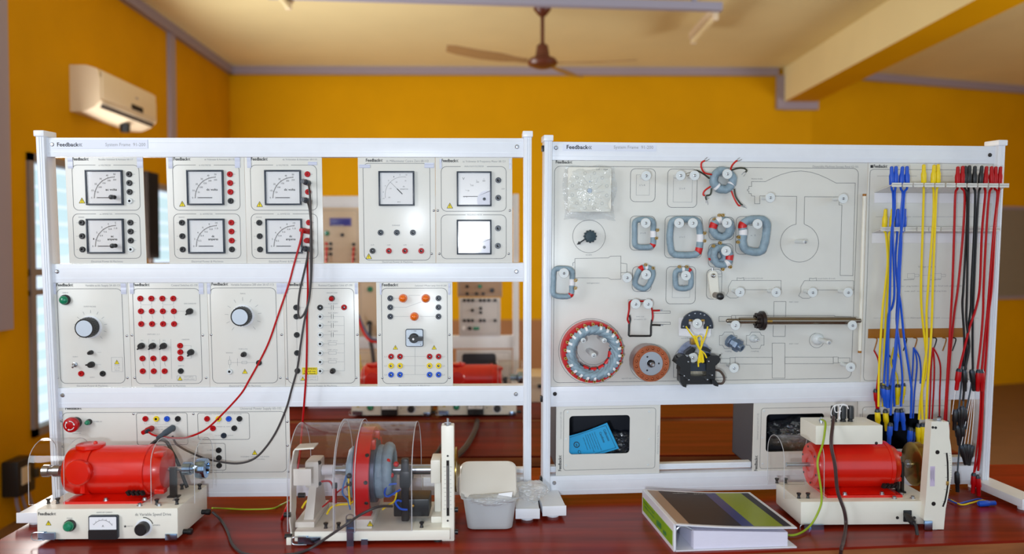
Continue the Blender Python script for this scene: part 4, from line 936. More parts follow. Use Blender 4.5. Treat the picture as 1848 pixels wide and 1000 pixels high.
coil('small crumpled taped coil beside the two-peg coil, red tape at its top left', 1303, 410, [(rect_path(1287, 398, 1316, 427, 11, 38, 1), 6.6, .024, [(.75, .04)], [(.92, .025)]), (rect_path(1288, 397, 1320, 426, 12, 10), 6.2, .012, [(.86, .03)], [])], [(1298, 388.5), (1304, 388.5), (1289, 396)])
coil('small crumpled taped coil with red tape low on its right, below a similar one', 1300, 462, [(rect_path(1289, 447, 1316, 478, 11, -8, 1), 6.3, .024, [(.36, .045)], [(.46, .02)]), (rect_path(1284, 448, 1306, 474, 10, -30), 6.2, .012, [(.83, .04)], [])], [(1287, 444), (1299, 438.5), (1304, 486), (1317.5, 482)])
coil('thick large taped coil standing furthest right among the hung coils', 1360, 425, [([(1346, 400), (1356, 396.5), (1368, 396), (1378, 397.5), (1383.5, 405), (1383, 420), (1380, 438), (1375, 451), (1366, 455), (1354, 453.5), (1344, 449), (1340, 437), (1341, 420), (1340, 407)], 7.3, .024, [(.93, .02)], [(.86, .02)])], [(1332.5, 428), (1336, 428.5), (1331.5, 437), (1337.5, 414)])
RL, BL = mat('red_flying_lead', (200, 30, 20), .45), mat('dark_flying_lead', (58, 62, 52), .5)
coil('taped coil with loose red and black leads at the top of the board', 1306, 326, [(rect_path(1288, 309, 1322, 341, 13, 30), 7.2, .024, [], [(.30, .016), (.62, .016)]), (rect_path(1288, 309, 1322, 342, 13, -20), 6.6, .013, [], [])], [],
     [([(1284, 315, .03), (1272, 312, .04), (1266, 303, .045), (1266, 294, .045), (1272, 290, .045)], RL), ([(1280, 322, .03), (1268, 313, .035), (1256, 308, .035), (1245, 313, .03)], BL), ([(1282, 337, .03), (1272, 344, .035), (1269, 351, .035), (1272, 353, .035)], RL),
      ([(1284, 340, .03), (1282, 351, .032), (1274, 354, .034), (1275, 361, .034)], BL), ([(1318, 308, .03), (1321, 299, .04), (1327, 292, .045), (1330.5, 290, .045)], RL), ([(1320, 307, .03), (1333, 303.5, .04), (1343, 304, .04), (1347.5, 308, .04), (1345, 311, .04)], BL),
      ([(1320, 345, .03), (1325, 358, .035), (1332, 370, .035), (1336, 371, .035)], RL), ([(1325, 341, .03), (1328, 355, .035), (1336, 367, .035), (1340, 370, .035)], BL)])
coil('plain upright taped coil hung at the far left edge of the board', 1016, 510, [(rect_path(998.5, 485, 1032, 535, 8, 2), 4.7, .022, [(.42, .025)], [(.31, .015)])], [(1038.5, 506), (1038, 520)])
coil('tilted small taped coil in the fourth column below the narrow upright one', 1161, 502, [([(1158, 484), (1167, 483), (1176, 487), (1178, 496), (1174, 508), (1168, 518), (1160, 521.5), (1149, 516.5), (1145.5, 509), (1149, 498), (1153, 489)], 5.0, .022, [(.98, .035)], [(.08, .02)])], [(1165, 478), (1178, 484)])
coil('small upright taped coil with brass terminals on top, left of the hand crank', 1233, 503, [(rect_path(1219, 487, 1246.5, 520.5, 7.5, -2, .5), 5.0, .022, [(.18, .022)], [(.06, .02)])], [(1226, 481.5), (1239, 481.5)])
# bagged template plate
o, off = hung('bagged_plate', 'pale square plate in a clear plastic bag at top left of the board', 'bagged plate', 1064, 345, .02)
a = RF.uv(1024.5, 382, .02); c = RF.uv(1103.5, 302.5, .02)
b = MB(off); b.prism(rrect(a[0], a[1], c[0], c[1], .006), (0, -.016, 0), (1, 0, 0), (0, 0, 1), (0, -1, 0), .005, 0); cx, cz = RF.uv(1064, 344, .021)
b.text('LAP 1 106A', *[RF.uv(x, 307, .021)[0] for x in (1076, 1097)], RF.uv(1076, 307, .021)[1], .0035, -.0212, 1)
for k in range(12):
    A = R(30 * k + 15); X, Z = cx + .048 * math.cos(A), cz + .048 * math.sin(A); b.line([(X + .004 * math.cos(R(t)), Z + .004 * math.sin(R(t))) for t in range(0, 360, 40)], .0006, -.0212, 2, True); b.line([(cx + .02 * math.cos(A), cz + .02 * math.sin(A)), (cx + .04 * math.cos(A + .2), cz + .04 * math.sin(A + .2))], .0005, -.0212, 2)
b.lathe((cx, -.0212, cz), (0, -1, 0), [(.007, 0), (.006, .001), (.002, .001)], 20, mi=3)
for dz in (.024, -.024): b.lathe((cx, -.0212, cz + dz), (0, -1, 0), [(.002, 0), (.0018, .0006), (.0003, .0006)], 12, mi=3)
b.build('template_plate', [M_creamb, M_grey, M_lite, M_steel], o)
b = MB(off); nx, nz = 26, 30; g0 = RF.uv(1018, 397, .03); g1 = RF.uv(1113, 299, .03); vs = []
for j in range(nz + 1):
    for i in range(nx + 1):
        s_, t = i / nx, j / nz; wob = .004 * math.sin(9 * s_ + 5 * t) + .004 * math.sin(13 * t - 7 * s_ + 1) + random.uniform(-.0016, .0016); ed = min(s_, 1 - s_, t, 1 - t)
        vs.append((g0[0] + (g1[0] - g0[0]) * s_ + .004 * math.sin(8 * t + 3 * s_), -.016 - .011 * min(1, ed * 9) - wob * (1.1 if ed < .12 else .55), g0[1] + (g1[1] - g0[1]) * t + .003 * math.sin(11 * s_)))
b.add(vs, [(j * (nx + 1) + i, j * (nx + 1) + i + 1, (j + 1) * (nx + 1) + i + 1, (j + 1) * (nx + 1) + i) for j in range(nz) for i in range(nx)]); b.build('clear_bag', M_bag, o, angle=180)
# pointer on its dial
o, off = hung('pointer_dial', 'dark round knob with an arrow pointer on the printed circle', 'knob', 1063, 427, 0)
b = MB(off); c = RF.P(1063, 426.5, 0); b.lathe(c, (0, -1, 0), [(.0145, .004), (.0155, .008), (.0155, .02), (.0135, .026), (.0003, .027)], 24)
for k in range(12):
    A = R(30 * k); b.cyl(c + Vector((.0152 * math.cos(A), -.008, .0152 * math.sin(A))), c + Vector((.0152 * math.cos(A), -.021, .0152 * math.sin(A))), .0025, n=8)
b.build('knob_body', mat('dark_teal_knob', (24, 52, 64), .4), o)
A = RF.uv(1054, 432.5); Z = RF.uv(1040.5, 441.5); d = (Vector(Z) - Vector(A)); L_ = d.length; d.normalize()
b = MB(off); b.prism([(0, -.0016), (L_ * .6, -.0016), (L_ * .6, -.0045), (L_, 0), (L_ * .6, .0045), (L_ * .6, .0016), (0, .0016)], (A[0], -.002, A[1]), (d.x, 0, d.y), (-d.y, 0, d.x), (0, -1, 0), .004); b.build('arrow', M_black, o)
# stator ring
o, off = hung('stator_ring', 'red stator ring wound with grey-blue taped coils at the lower left of the board', 'stator', 1068, 634, .03)
c = RF.P(1067.5, 634.5, .030); R1 = 55.5 * .00149
MB(off).lathe(c, (0, -1, 0), [(R1, -.018), (R1, .014), (R1 * .74, .014), (R1 * .74, -.018)], 64, closed=True).build('core', mat('red_ring_paint', (206, 8, 18), .4), o)
c2 = RF.P(1071.5, 637, .058); n = 22; RO, RI = 46.5 * .00147, 36 * .00147
for k in range(n):
    a0 = 2 * math.pi * k / n; q = []
    for j in range(9):
        t = j / 8; A = a0 + t * 1.0; rr = RO + (RI - RO) * t; q.append(c2 + Vector((rr * math.cos(A), -.010 * math.sin(math.pi * t) ** 2 + .010 * t, rr * math.sin(A))))
    MB(off).tube(q, .0076, 10, k=2, jit=.05).build('coil_bundle', M_tape, o)
    A = a0 + .18; rr = RO - .002; P_ = c2 + Vector((rr * math.cos(A), -.004, rr * math.sin(A))); d = Vector((-math.sin(A), 0, math.cos(A))); e = Vector((math.cos(A), 0, math.sin(A)))
    if k % 12 not in (5, 11): MB(off).tube([P_ - d * .003, P_ + d * .003], .0082, 12, sm=False).build('label_band', M_paper, o)
    P_ = c2 + e * (RO + .0085) + Vector((0, .002, 0)); MB(off).lathe(P_, (0, -1, 0), [(.0018, -.006), (.0042, -.006), (.0042, .005), (.0018, .005)], 12, closed=True).build('terminal', M_brass, o)
for k in range(5):
    A = R(-115 + 27 * k); rr = RI - .006; P_ = c2 + Vector((rr * math.cos(A), .012, rr * math.sin(A))); d = Vector((-math.sin(A), 0, math.cos(A)))
    MB(off).tube([P_ - d * .008, P_ + d * .008], .006, 10, sm=False).build('red_tape_band', M_redtape, o)
A0 = [c2 + Vector(((RI - .004) * math.cos(R(t)), .014, (RI - .004) * math.sin(R(t)))) for t in range(-140, 20, 10)]; MB(off).tube(A0, .005, 8).build('slot_liner', M_bezel, o)
# squirrel cage rotor
o, off = hung('squirrel_cage_rotor', 'copper end ring rotor on a peg, lower centre-left of the board', 'rotor', 1173, 655, .05)
c = RF.P(1174, 655.5, .058); RR_ = 32.5 * .0015
MB(off).lathe(c, (0, -1, 0), [(RR_ * 1.0, .0), (RR_, .008), (RR_ * .66, .008), (RR_ * .66, .0)], 56, closed=True).build('copper_ring', M_copper, o)
MB(off).lathe(c + Vector((0, .058, 0)), (0, -1, 0), [(RR_ * .93, .004), (RR_ * .96, .056), (RR_ * .3, .056)], 56).build('laminations', mat('lamination_steel', (176, 160, 160), .45, metal=.5), o)
MB(off).lathe(c, (0, -1, 0), [(RR_ * .655, .0005), (RR_ * .655, .006), (.011, .006), (.011, .0005)], 40, closed=True).build('steel_face', M_steel, o)
for k in range(17):
    A = 2 * math.pi * k / 17; MB(off).ball(c + Vector((RR_ * .84 * math.cos(A), -.0085, RR_ * .84 * math.sin(A))), .0035, 10).build('bar_end', M_copper, o)
for k in range(3):
    A = R(30 + 120 * k + 90); MB(off).cyl(c + Vector((.021 * math.cos(A), -.005, .021 * math.sin(A))), c + Vector((.021 * math.cos(A), -.0065, .021 * math.sin(A))), .0025, n=12).build('dimple', M_black, o)
b = MB(off); b.lathe(c, (0, -1, 0), [(.0085, -.055), (.0085, .012), (.007, .014)], 18); b.build('bush', M_black, o)
MB(off).lathe(c, (0, -1, 0), [(.006, .0), (.006, .02), (.0055, .026), (.003, .029), (.0002, .029)], 18).build('peg_end', M_steel, o)
# wire armature coil
o, off = hung('wire_armature_coil', 'square loop of red and black wire hung from two pegs', 'wire coil', 1158, 575, .03)
f = lambda l, w=.03: [RF.P(x, y, w) for x, y in P5(l)]
MB(off).tube(f([(765, 345), (700, 347), (630, 346), (614, 360), (612, 400), (606, 440), (602, 470), (614, 495)]), .0026, 8).build('red_wire', M_red, o)
MB(off).tube(f([(614, 440), (620, 470), (614, 500), (612, 540), (612, 576), (640, 579), (740, 579), (756, 572), (758, 520), (764, 470)]), .0026, 8).build('black_wire', M_black, o)
MB(off).tube(f([(762, 392), (770, 430), (770, 460), (765, 480)]), .0024, 8).build('red_wire', M_red, o)
MB(off).tube(f([(762, 410), (790, 410), (818, 409)]), .0024, 8).build('red_wire', M_red, o); MB(off).tube(f([(816, 409), (826, 408), (832, 404)]), .0016, 6).build('bare_end', M_steel, o)
MB(off).tube(f([(762, 506), (790, 506), (822, 508)]), .0026, 8).build('black_wire', M_black, o); MB(off).tube(f([(820, 508), (832, 506), (840, 508)]), .0016, 6).build('bare_end', M_steel, o)
# hand crank
o, off = hung('hand_crank', 'cream hand crank with black knob pointing out of the board', 'crank', 1290, 505, .02)
f = lambda l, w=.02: [RF.P(x, y, w) for x, y in P5(l)]
a, c = f([(1172, 175), (1186, 305)]); d = (c - a).normalized(); s_ = Vector((d.z, 0, -d.x)); h = .0135
poly = []
for cc, t0 in ((a, 0), (c, 180)):
    for k in range(13):
        t = R(t0 + 15 * k); v = s_ * math.cos(t) * h * (1 if t0 == 0 else .85) - d * math.sin(t) * h * (1 if t0 == 0 else .85); poly.append(((cc + v).x, (cc + v).z))
b = MB(off); b.prism(poly, (0, -.014, 0), (1, 0, 0), (0, 0, 1), (0, -1, 0), .007); b.build('arm', M_creamb, o)
MB(off).lathe(a, (0, -1, 0), [(.006, .001), (.006, .005), (.003, .007), (.0003, .006)], 14).build('clamp_screw', M_steel, o)
MB(off).cyl(a + Vector((-.001, .002, .012)), a + Vector((-.001, .002, .021)), .0025, n=10).build('grub_screw', M_steel, o)
b = MB(off); e = RF.P(*P5([(1213, 342)])[0], .068); c = c + Vector((0, -.001, 0)); b.lathe(c, (0, -1, 0), [(.008, 0), (.0085, .02), (.0095, .036)], 20); b.build('handle_sleeve', mat('worn_brown_grip', (120, 106, 96), .35, metal=.4), o)
MB(off).lathe(c + Vector((0, -.036, 0)), (0, -1, 0), [(.0095, 0), (.0098, .006), (.008, .012), (.004, .014), (.0003, .0142)], 20).build('handle_tip', M_black, o)
# brush half ring, white card and yellow wires
o, off = hung('centrifugal_switch', 'dark half-round brush plate with yellow wires hanging from a peg', 'brush plate', 1258, 580, .02)
f = lambda l, w=.03: [RF.P(x, y, w) for x, y in P2(l)]
cq = [(183, 268)] + [(363 + 180 * math.cos(R(t)), 248 - 178 * math.sin(R(t))) for t in range(178, -3, -9)] + [(543, 268), (440, 272), (440, 230), (455, 215), (455, 165), (400, 165), (390, 200), (335, 200), (325, 165), (265, 165), (265, 218), (282, 230), (282, 272)]
pp = f(cq); b = MB(off); b.prism([(q.x, q.z) for q in pp], (0, -.026, 0), (1, 0, 0), (0, 0, 1), (0, -1, 0), .006); b.build('brush_plate', mat('dark_blue_plate', (34, 42, 56), .4), o)
pp = f([(158, 145), (520, 145), (520, 335), (505, 362), (340, 362), (158, 350)], .008); MB(off).prism([(q.x, q.z) for q in pp], (0, -.006, 0), (1, 0, 0), (0, 0, 1), (0, -1, 0), .002).build('white_card', M_paper, o)
for x, y in ((273, 120), (445, 118), (208, 245), (510, 238), (400, 104), (338, 100)): MB(off).lathe(f([(x, y)], .032)[0], (0, -1, 0), [(.0026, 0), (.002, .0016), (.0002, .002)], 10).build('screw', M_steel, o)
for x in (290, 425): P_ = f([(x, 178)], .033)[0]; MB(off).box(P_ - Vector((.005, .002, .003)), P_ + Vector((.005, .002, .003)), .001).build('contact', M_brass, o)
wir = [[(238, 245), (280, 310), (330, 380), (360, 450), (395, 510)], [(482, 245), (465, 330), (430, 420), (410, 480), (398, 510)], [(330, 370), (350, 365), (370, 430), (392, 500)], [(392, 505), (362, 430), (360, 370), (385, 352), (412, 365), (412, 430), (402, 500)], [(392, 505), (350, 410), (325, 365), (345, 362), (380, 470), (398, 510)],
       [(398, 510), (385, 580), (376, 640), (378, 700)], [(398, 510), (400, 590), (410, 650)], [(398, 512), (425, 570), (436, 650)], [(398, 512), (445, 550), (470, 600)], [(398, 512), (415, 580), (425, 655)], [(398, 512), (392, 580), (392, 655)]]
for q in wir: MB(off).tube(f(q, .075), .0021, 7).build('yellow_wire', M_yel, o)
# black brush gear
o, off = hung('brush_gear', 'black brush gear block with cable loop at the bottom of the board', 'brush gear', 1262, 660, .04)
b = MB(off); c = RF.P(1252, 645, .012); b.lathe(c, (0, -1, 0), [(.048, 0), (.048, .006), (.03, .006), (.03, 0)], 48, closed=True); b.build('backing_ring', mat('pale_blue_ring', (150, 160, 190), .4, metal=.3, noise=.3, scale=120), o)
def slab(pts, w0, w1, m, nm):
    pp = f(pts, w1); return MB(off).prism([(q.x, q.z) for q in pp], (0, -w0, 0), (1, 0, 0), (0, 0, 1), (0, -1, 0), w1 - w0).build(nm, m, o)
slab([(148, 600), (200, 570), (270, 580), (292, 610), (292, 662), (290, 750), (170, 750), (175, 700), (122, 660)], .03, .066, M_black, 'brush_holder')
slab([(468, 600), (520, 570), (600, 575), (628, 610), (615, 650), (570, 690), (570, 745), (468, 745), (468, 660)], .03, .066, M_black, 'brush_holder')
slab([(170, 750), (290, 750), (290, 805), (468, 805), (468, 745), (570, 745), (566, 880), (540, 898), (200, 898), (168, 870)], .03, .058, M_black, 'brush_yoke')
slab([(290, 662), (470, 662), (470, 750), (290, 750)], .04, .060, M_bezel, 'cross_bar')
slab([(290, 750), (450, 745), (450, 806), (290, 808)], .03, .04, mat('polished_pole', (180, 170, 150), .2, metal=.9, noise=.4, scale=60), 'pole_piece')
slab([(240, 530), (310, 480), (345, 500), (330, 540), (270, 560), (225, 565)], .03, .05, M_black, 'brush_arm'); slab([(400, 470), (470, 480), (520, 510), (510, 545), (450, 520), (400, 500)], .03, .05, M_black, 'brush_arm')
slab([(170, 800), (200, 800), (245, 905), (240, 935), (205, 925), (172, 870)], .05, .07, M_black, 'foot_leg'); slab([(530, 850), (575, 855), (605, 895), (600, 925), (560, 915), (535, 885)], .05, .07, M_black, 'foot_leg')
for x, y in ((262, 645), (492, 640), (216, 803), (268, 848), (478, 845), (530, 795), (250, 580)): MB(off).lathe(f([(x, y)], .067)[0], (0, -1, 0), [(.0028, -.008), (.0028, .001), (.002, .0022), (.0002, .0026)], 10).build('screw', M_steel, o)
for q in ([(600, 600), (628, 560)], [(140, 600), (122, 568)]): a, c = f(q, .055); MB(off).cyl(a, c, .002, n=8).build('spring_pin', M_black, o)
MB(off).tube(f([(570, 735), (620, 750), (660, 800), (668, 850), (645, 888), (590, 890)], .06), .0032, 8).build('pigtail_cable', mat('brown_pigtail', (74, 58, 50), .5), o)
pb = f([(305, 410)], .02)[0]; MB(off).box(pb - Vector((.006, .015, .008)), pb + Vector((.006, .003, .008)), .001).build('brass_block', M_brass, o)
# shaft with commutator
o, off = hung('rotor_shaft', 'polished steel rotor shaft lying across pegs with a black commutator on it', 'shaft', 1430, 578, .035)
f = lambda l, w=.035: [RF.P(x, y, w) for x, y in P7(l)]
a, c = f([(122, 436), (1093, 436)]); L_ = (c - a).length; ux = (c - a).normalized()
st = [(0, .0042), (.10, .0042), (.10, .0062), (.21, .0062), (.21, .0074), (.30, .0074), (.30, .0088), (.955, .0088), (.955, .0052), (1.0, .0052)]
st = [(0, 3), (.008, 4.8), (.095, 4.8), (.095, 7.2), (.21, 7.2), (.21, 9.0), (.955, 9.0), (.955, 5.2), (.995, 5.2), (1.0, 4)]
MB(off).lathe(a, ux, [(r * .00115, t * L_) for t, r in st], 24).build('shaft_body', mat('bronzed_steel', (140, 130, 118), .22, metal=.95), o)
b = MB(off); q = f([(368, 436)])[0]; b.lathe(q - ux * .009, ux, [(.0095, 0), (.0205, .004), (.0205, .008), (.0262, .009), (.0262, .018), (.02, .021), (.0095, .022)], 28); 
for k in range(10):
    A = 2 * math.pi * k / 10; b.cyl(q + ux * -.013 + Vector((0, .017 * math.cos(A), .017 * math.sin(A))), q + ux * -.005 + Vector((0, .017 * math.cos(A), .017 * math.sin(A))), .0045, n=8)
b.build('commutator', mat('dark_commutator', (48, 40, 40), .4, metal=.4), o)
MB(off).box(q + ux * .014 - Vector((.0, .012, .003)), q + ux * .03 - Vector((0, .006, -.003)), .001).build('brass_key', M_brass, o)
# coupling
o, off = hung('shaft_coupling', 'blue-grey steel coupling tilted on its peg under the long shaft', 'coupling', 1320, 617, .02)
f = lambda l, w=.04: [RF.P(x, y, w) for x, y in P7(l)]
c = f([(165, 590)], .02)[0]; axd = Vector((.55, -.75, -.40)).normalized()
MB(off).lathe(c - axd * .012, axd, [(.017, 0), (.0185, .004), (.0185, .012), (.015, .014), (.015, .024), (.0188, .026), (.0188, .036), (.010, .038), (.0055, .036), (.005, .02)], 8).build('hub', mat('blued_steel', (120, 140, 166), .3, metal=.6), o)
MB(off).lathe(c + axd * .022, axd, [(.011, 0), (.011, .012), (.0105, .0125), (.006, .0125), (.0055, .004)], 20).build('collar', mat('blued_steel', (120, 140, 166), .3, metal=.6), o)
# vertical cream rod
o, off = hung('cream_rod', 'thin cream rod with ochre ends standing upright along the board seam', 'rod', 1555, 495, .012)
a, c = RF.P(1560, 354, .014), RF.P(1551.5, 633, .014); MB(off).cyl(a, c, .0048, n=14).build('rod_body', M_creamb, o)
for q, d in ((a, 1), (c, -1)): MB(off).cyl(q, q + Vector((0, 0, .006 * d)), .005, n=12).build('rod_end', M_brown, o)

# ================================================================== lead rack board
K = Panel(RF, 'lead_board', 'cream patch lead board with two slotted shelves at right', 'lead board', 1560.2, 1798, 490, VS0, VS1)
P8 = lambda x, y: (1540 + x / 3.847, 260 + y / 3.847)
P9 = lambda x, y: (1540 + x / 3.847, 500 + y / 3.847)
K.box_outline(1558.5, 306, 1793, 305, .014) if 0 else K.line([(1793, 307), (1576, 305.6), (1571.5, 307.5), (1570, 312), (1565, 500), (1558, 680), (1560, 686), (1565, 687), (1790, 684)], .0011, 1)
K.logo(1576.5, 1601, 302.6, 5.6); a = K.fr.uv(1570.6, 303); c = K.fr.uv(1575.6, 298); K.pr.quad(a[0], a[1], c[0], c[1], -.0005, 0)
for y, x0, x1 in ((222, 165, 440), (222, 600, 690), (505, 155, 400), (505, 410, 640), (505, 645, 880)): K.line([P8(x0, y), P8(x1, y)], .0008, 2)
for t, x0, x1, y in (('Storage of leads', 450, 570, 857),): q = P8(x0, y), P8(x1, y); K.text(t, q[0][0], q[1][0], q[0][1], 3.2)
for t, x0, x1, y in (('use as shown - plug holders hold all the leads fitted with plugs upright', 258, 755, 68), ('under shelf - insert lead then pull plug down', 355, 645, 103), ('short leads to hang from pins', 395, 600, 288)): q = P9(x0, y), P9(x1, y); K.text(t, q[0][0], q[1][0], q[0][1], 2.6)
K.line([P9(140, 285), P9(390, 285)], .0007, 2); K.line([P9(610, 285), P9(870, 285)], .0007, 2)
for dx in (0, 185):
    K.line([P8(x + dx, y) for x, y in ((375, 900), (425, 898), (425, 935), (375, 930))], .0007, 2, True); K.line([P8(425 + dx, 905), P8(455 + dx, 905), P8(455 + dx, 920), P8(425 + dx, 922)], .0007, 2); K.line([P8(420 + dx, 940), P8(350 + dx, 943)], .0012, 1)
K.line([P8(455, 912), P8(560, 912)], .0007, 2)
for y, xs in ((367, (155, 392, 668, 898)), (646, (147, 383, 657))):
    for x in xs: q = P8(x - 5, y); K.text('2', q[0], q[0] + 2.8, q[1], 3.6, 0, True)
K.done()
def shelf(yb, xb0, xb1, wF, yf, xf0, xf1, nt, gap):
    vb = RF.uv((xb0 + xb1) / 2, yb, 0)[1]; vf = RF.uv((xf0 + xf1) / 2, yf, wF)[1]; ub0, ub1 = RF.uv(xb0, yb)[0], RF.uv(xb1, yb)[0]; uf0, uf1 = RF.uv(xf0, yf, wF)[0], RF.uv(xf1, yf, wF)[0]
    b = MB(K.off); th = .002
    tw = (uf1 - uf0) / nt
    def Q(s_, t): u = (ub0 + (ub1 - ub0) * s_) * (1 - t) + (uf0 + (uf1 - uf0) * s_) * t; return Vector((u, -wF * t, vb + (vf - vb) * t))
    b.add([Q(0, 0), Q(1, 0), Q(1, .55), Q(0, .55)] + [q + Vector((0, 0, th)) for q in (Q(0, 0), Q(1, 0), Q(1, .55), Q(0, .55))], [(0, 1, 2, 3), (7, 6, 5, 4), (0, 4, 5, 1), (2, 6, 7, 3), (1, 5, 6, 2), (3, 7, 4, 0)])
    for k in range(nt):
        s0, s1 = (k + gap * .5) / nt, (k + 1 - gap * .5) / nt; q = [Q(s0, .5), Q(s1, .5), Q(s1, 1), Q(s0, 1)]
        b.add(q + [p_ + Vector((0, 0, th)) for p_ in q], [(0, 1, 2, 3), (7, 6, 5, 4), (0, 4, 5, 1), (2, 6, 7, 3), (1, 5, 6, 2), (3, 7, 4, 0)])
        b.hexa([q[3] + Vector((0, 0, -.005)), q[2] + Vector((0, 0, -.005)), q[2] + Vector((0, .003, -.005)), q[3] + Vector((0, .003, -.005)), q[3] + Vector((0, 0, .006)), q[2] + Vector((0, 0, .006)), q[2] + Vector((0, .003, .006)), q[3] + Vector((0, .003, .006))])
    o = b.build('slotted_shelf', M_cream, K.o)
    MB(K.off).box((ub0, -.002, vb - .028), (ub1, 0, vb), .0005).build('shelf_flange', M_paper, o)
    return Q
WS1, WS2 = .085, .042
Q1 = shelf(348.5, 1577.5, 1792, WS1, 334.5, 1609, 1822.5, 11, .14)
Q2 = shelf(420.6, 1573, 1792, WS2, 414, 1589, 1806, 10, .10)
a = RF.uv(1566, 610.5); c = RF.uv(1738, 592); MB(K.off).box((a[0], -.002, a[1]), (c[0], 0, c[1]), .0006).build('ochre_label_strip', M_brown, K.o)
for k, x in enumerate((143, 210, 280, 347, 418, 553, 620, 687)):
    px, py = P9(x, 425); q = RF.P(px, py + 1, 0); e = RF.P(px, py + 23, .018)
    MB(K.off).tube([q + Vector((0, 0, .003)), q + Vector((0, -.016, 0)), e], .0017, 6).build('hook_pin', M_brown if k % 2 == 0 else M_darkst, K.o)
# ---------------- the leads
GL = 'stackable patch leads on the lead board'
def plug(o, off, P_, up, m, s=1.0, name='plug'):
    b = MB(off); b.lathe(P_, up, [(.0056 * s, 0), (.0068 * s, .002), (.0072 * s, .024 * s), (.0052 * s, .031 * s), (.0046 * s, .048 * s), (.002 * s, .050 * s)], 12); return b.build(name, m, o)
def plug_down(o, off, P_, d, m, s=1.0):
    pl = MB(off).lathe(P_, d, [(.0042 * s, -.006 * s), (.0064 * s, 0), (.0068 * s, .022 * s), (.0050 * s, .026 * s), (.0046 * s, .046 * s), (.002 * s, .047 * s)], 12).build('plug', m, o)
    MB(off).lathe(P_, d, [(.0045 * s, -.0065 * s), (.0066 * s, -.001), (.0067 * s, .001)], 12).build('plug_collar', M_bezel, pl)
def lead(label, cname, m, top, cable, bottom=None, wt=.07, r=.0024, group=GL):
    """top: (px,py) of the plug foot on the shelf; cable: px points with w; bottom: (px,py,px2,py2) plug axis"""
    o, off = hung('patch_lead', label, 'patch lead', top[0], top[1], wt, group)
    P_ = RF.P(top[0], top[1], wt); plug(o, off, P_, Vector((random.uniform(-.05, .05), 0, 1)), m)
    q = [P_ + Vector((0, 0, .01)), P_ + Vector((0, 0, -.01))] + [RF.P(*c_) for c_ in cable]
    MB(off).tube(q, r * 1.3, 7, k=5).build('cable', m, o)
    if bottom:
        a = RF.P(bottom[0], bottom[1], bottom[4]); c = RF.P(bottom[2], bottom[3], bottom[4]); plug_down(o, off, a, (c - a).normalized(), m, 1.15)
    return o
L9 = P9
def lc(*l): return [P9(x, y) + (w_,) for x, y, w_ in l]
T1 = lambda x: (P8(x, 285)[0], 334.0)
blu, yel, red_, blk = M_blue, M_yel, M_red, M_black
M_blks = mat('slate_plug', (70, 84, 98), .45)
U = 'upper shelf'
lead('blue patch lead, leftmost plug on the upper shelf', 'blue', blu, (1609.4, 334), [(1611.5, 350, .06), (1612, 380, .06), (1611, 420, .055)] + lc((285, 80, .05), (272, 200, .045), (245, 260, .04), (235, 400, .04), (220, 600, .04), (212, 740, .045)), (1594.5, 700, 1598, 735, .045))
lead('blue patch lead, second plug from the left on the upper shelf', 'blue', blu, (1616, 333.5), [(1614.5, 350, .065), (1614.5, 385, .06), (1609, 420, .06)] + lc((255, 60, .055), (250, 250, .05), (243, 400, .05), (240, 600, .05), (237, 760, .05)), (1601.5, 702, 1602, 738, .05))
lead('blue patch lead, third plug from the left on the upper shelf', 'blue', blu, (1626, 334), [(1629, 350, .065), (1626, 390, .065), (1626.5, 440, .06)] + lc((318, 60, .06), (312, 250, .055), (290, 500, .055), (268, 800, .055), (258, 960, .055)), (1606.5, 768, 1604, 800, .055))
lead('blue patch lead, fourth plug from the left on the upper shelf, its cable bowed right', 'blue', blu, (1637, 333.5), [(1632, 350, .065), (1629, 400, .065), (1623, 450, .06)] + lc((312, 60, .06), (330, 200, .055), (352, 420, .05), (385, 640, .05), (405, 800, .05), (398, 980, .05)), (1643, 776, 1641, 800, .05))
lead('yellow patch lead with a single plug standing alone on the upper shelf', 'yellow', yel, (1667, 330.5), [(1667, 350, .07), (1665, 420, .065)] + lc((470, 60, .06), (476, 250, .055), (500, 480, .05), (505, 640, .05), (470, 820, .05), (455, 990, .05)), (1657.5, 770, 1657, 806, .05))
lead('yellow patch lead, left plug of the close pair on the upper shelf', 'yellow', yel, (1684, 331), [(1685, 350, .065), (1684, 400, .065)] + lc((520, 60, .06), (508, 250, .055), (510, 480, .055), (490, 640, .055), (475, 820, .055), (480, 990, .055)), (1665, 769, 1665, 806, .055))
lead('yellow patch lead, right plug of the close pair on the upper shelf', 'yellow', yel, (1692.5, 330), [(1690, 350, .07), (1687, 420, .065)] + lc((552, 60, .06), (545, 300, .055), (530, 560, .055), (515, 760, .055), (505, 990, .055)), (1671.5, 769, 1671, 806, .055))
lead('red patch lead standing first of the reds on the upper shelf', 'red', red_, (1728, 334), [(1724, 352, .075), (1722, 420, .07)] + lc((688, 60, .065), (678, 250, .06), (664, 500, .06), (652, 700, .06), (640, 900, .06), (632, 1010, .06)), (1704, 764, 1703, 798, .06))
lead('red patch lead half hidden behind the black plugs on the upper shelf', 'red', red_, (1736, 333), [(1741, 352, .07), (1738, 420, .065)] + lc((728, 60, .06), (700, 260, .055), (676, 500, .055), (660, 700, .055), (648, 900, .055), (645, 1010, .055)), (1708.5, 764, 1707, 798, .055))
lead('black patch lead, first black plug on the upper shelf', 'black', blk, (1741.5, 333), [(1745, 352, .075), (1745, 400, .07)] + lc((765, 60, .065), (757, 200, .06), (770, 420, .06), (765, 620, .06)), None)
lead('black patch lead, second black plug on the upper shelf, ending low at a slate plug', 'black', blk, (1748, 332), [(1748, 352, .078), (1747, 410, .075)] + lc((790, 60, .07), (785, 300, .065), (805, 480, .065), (775, 640, .065)), (1740.5, 672, 1741, 706, .065))
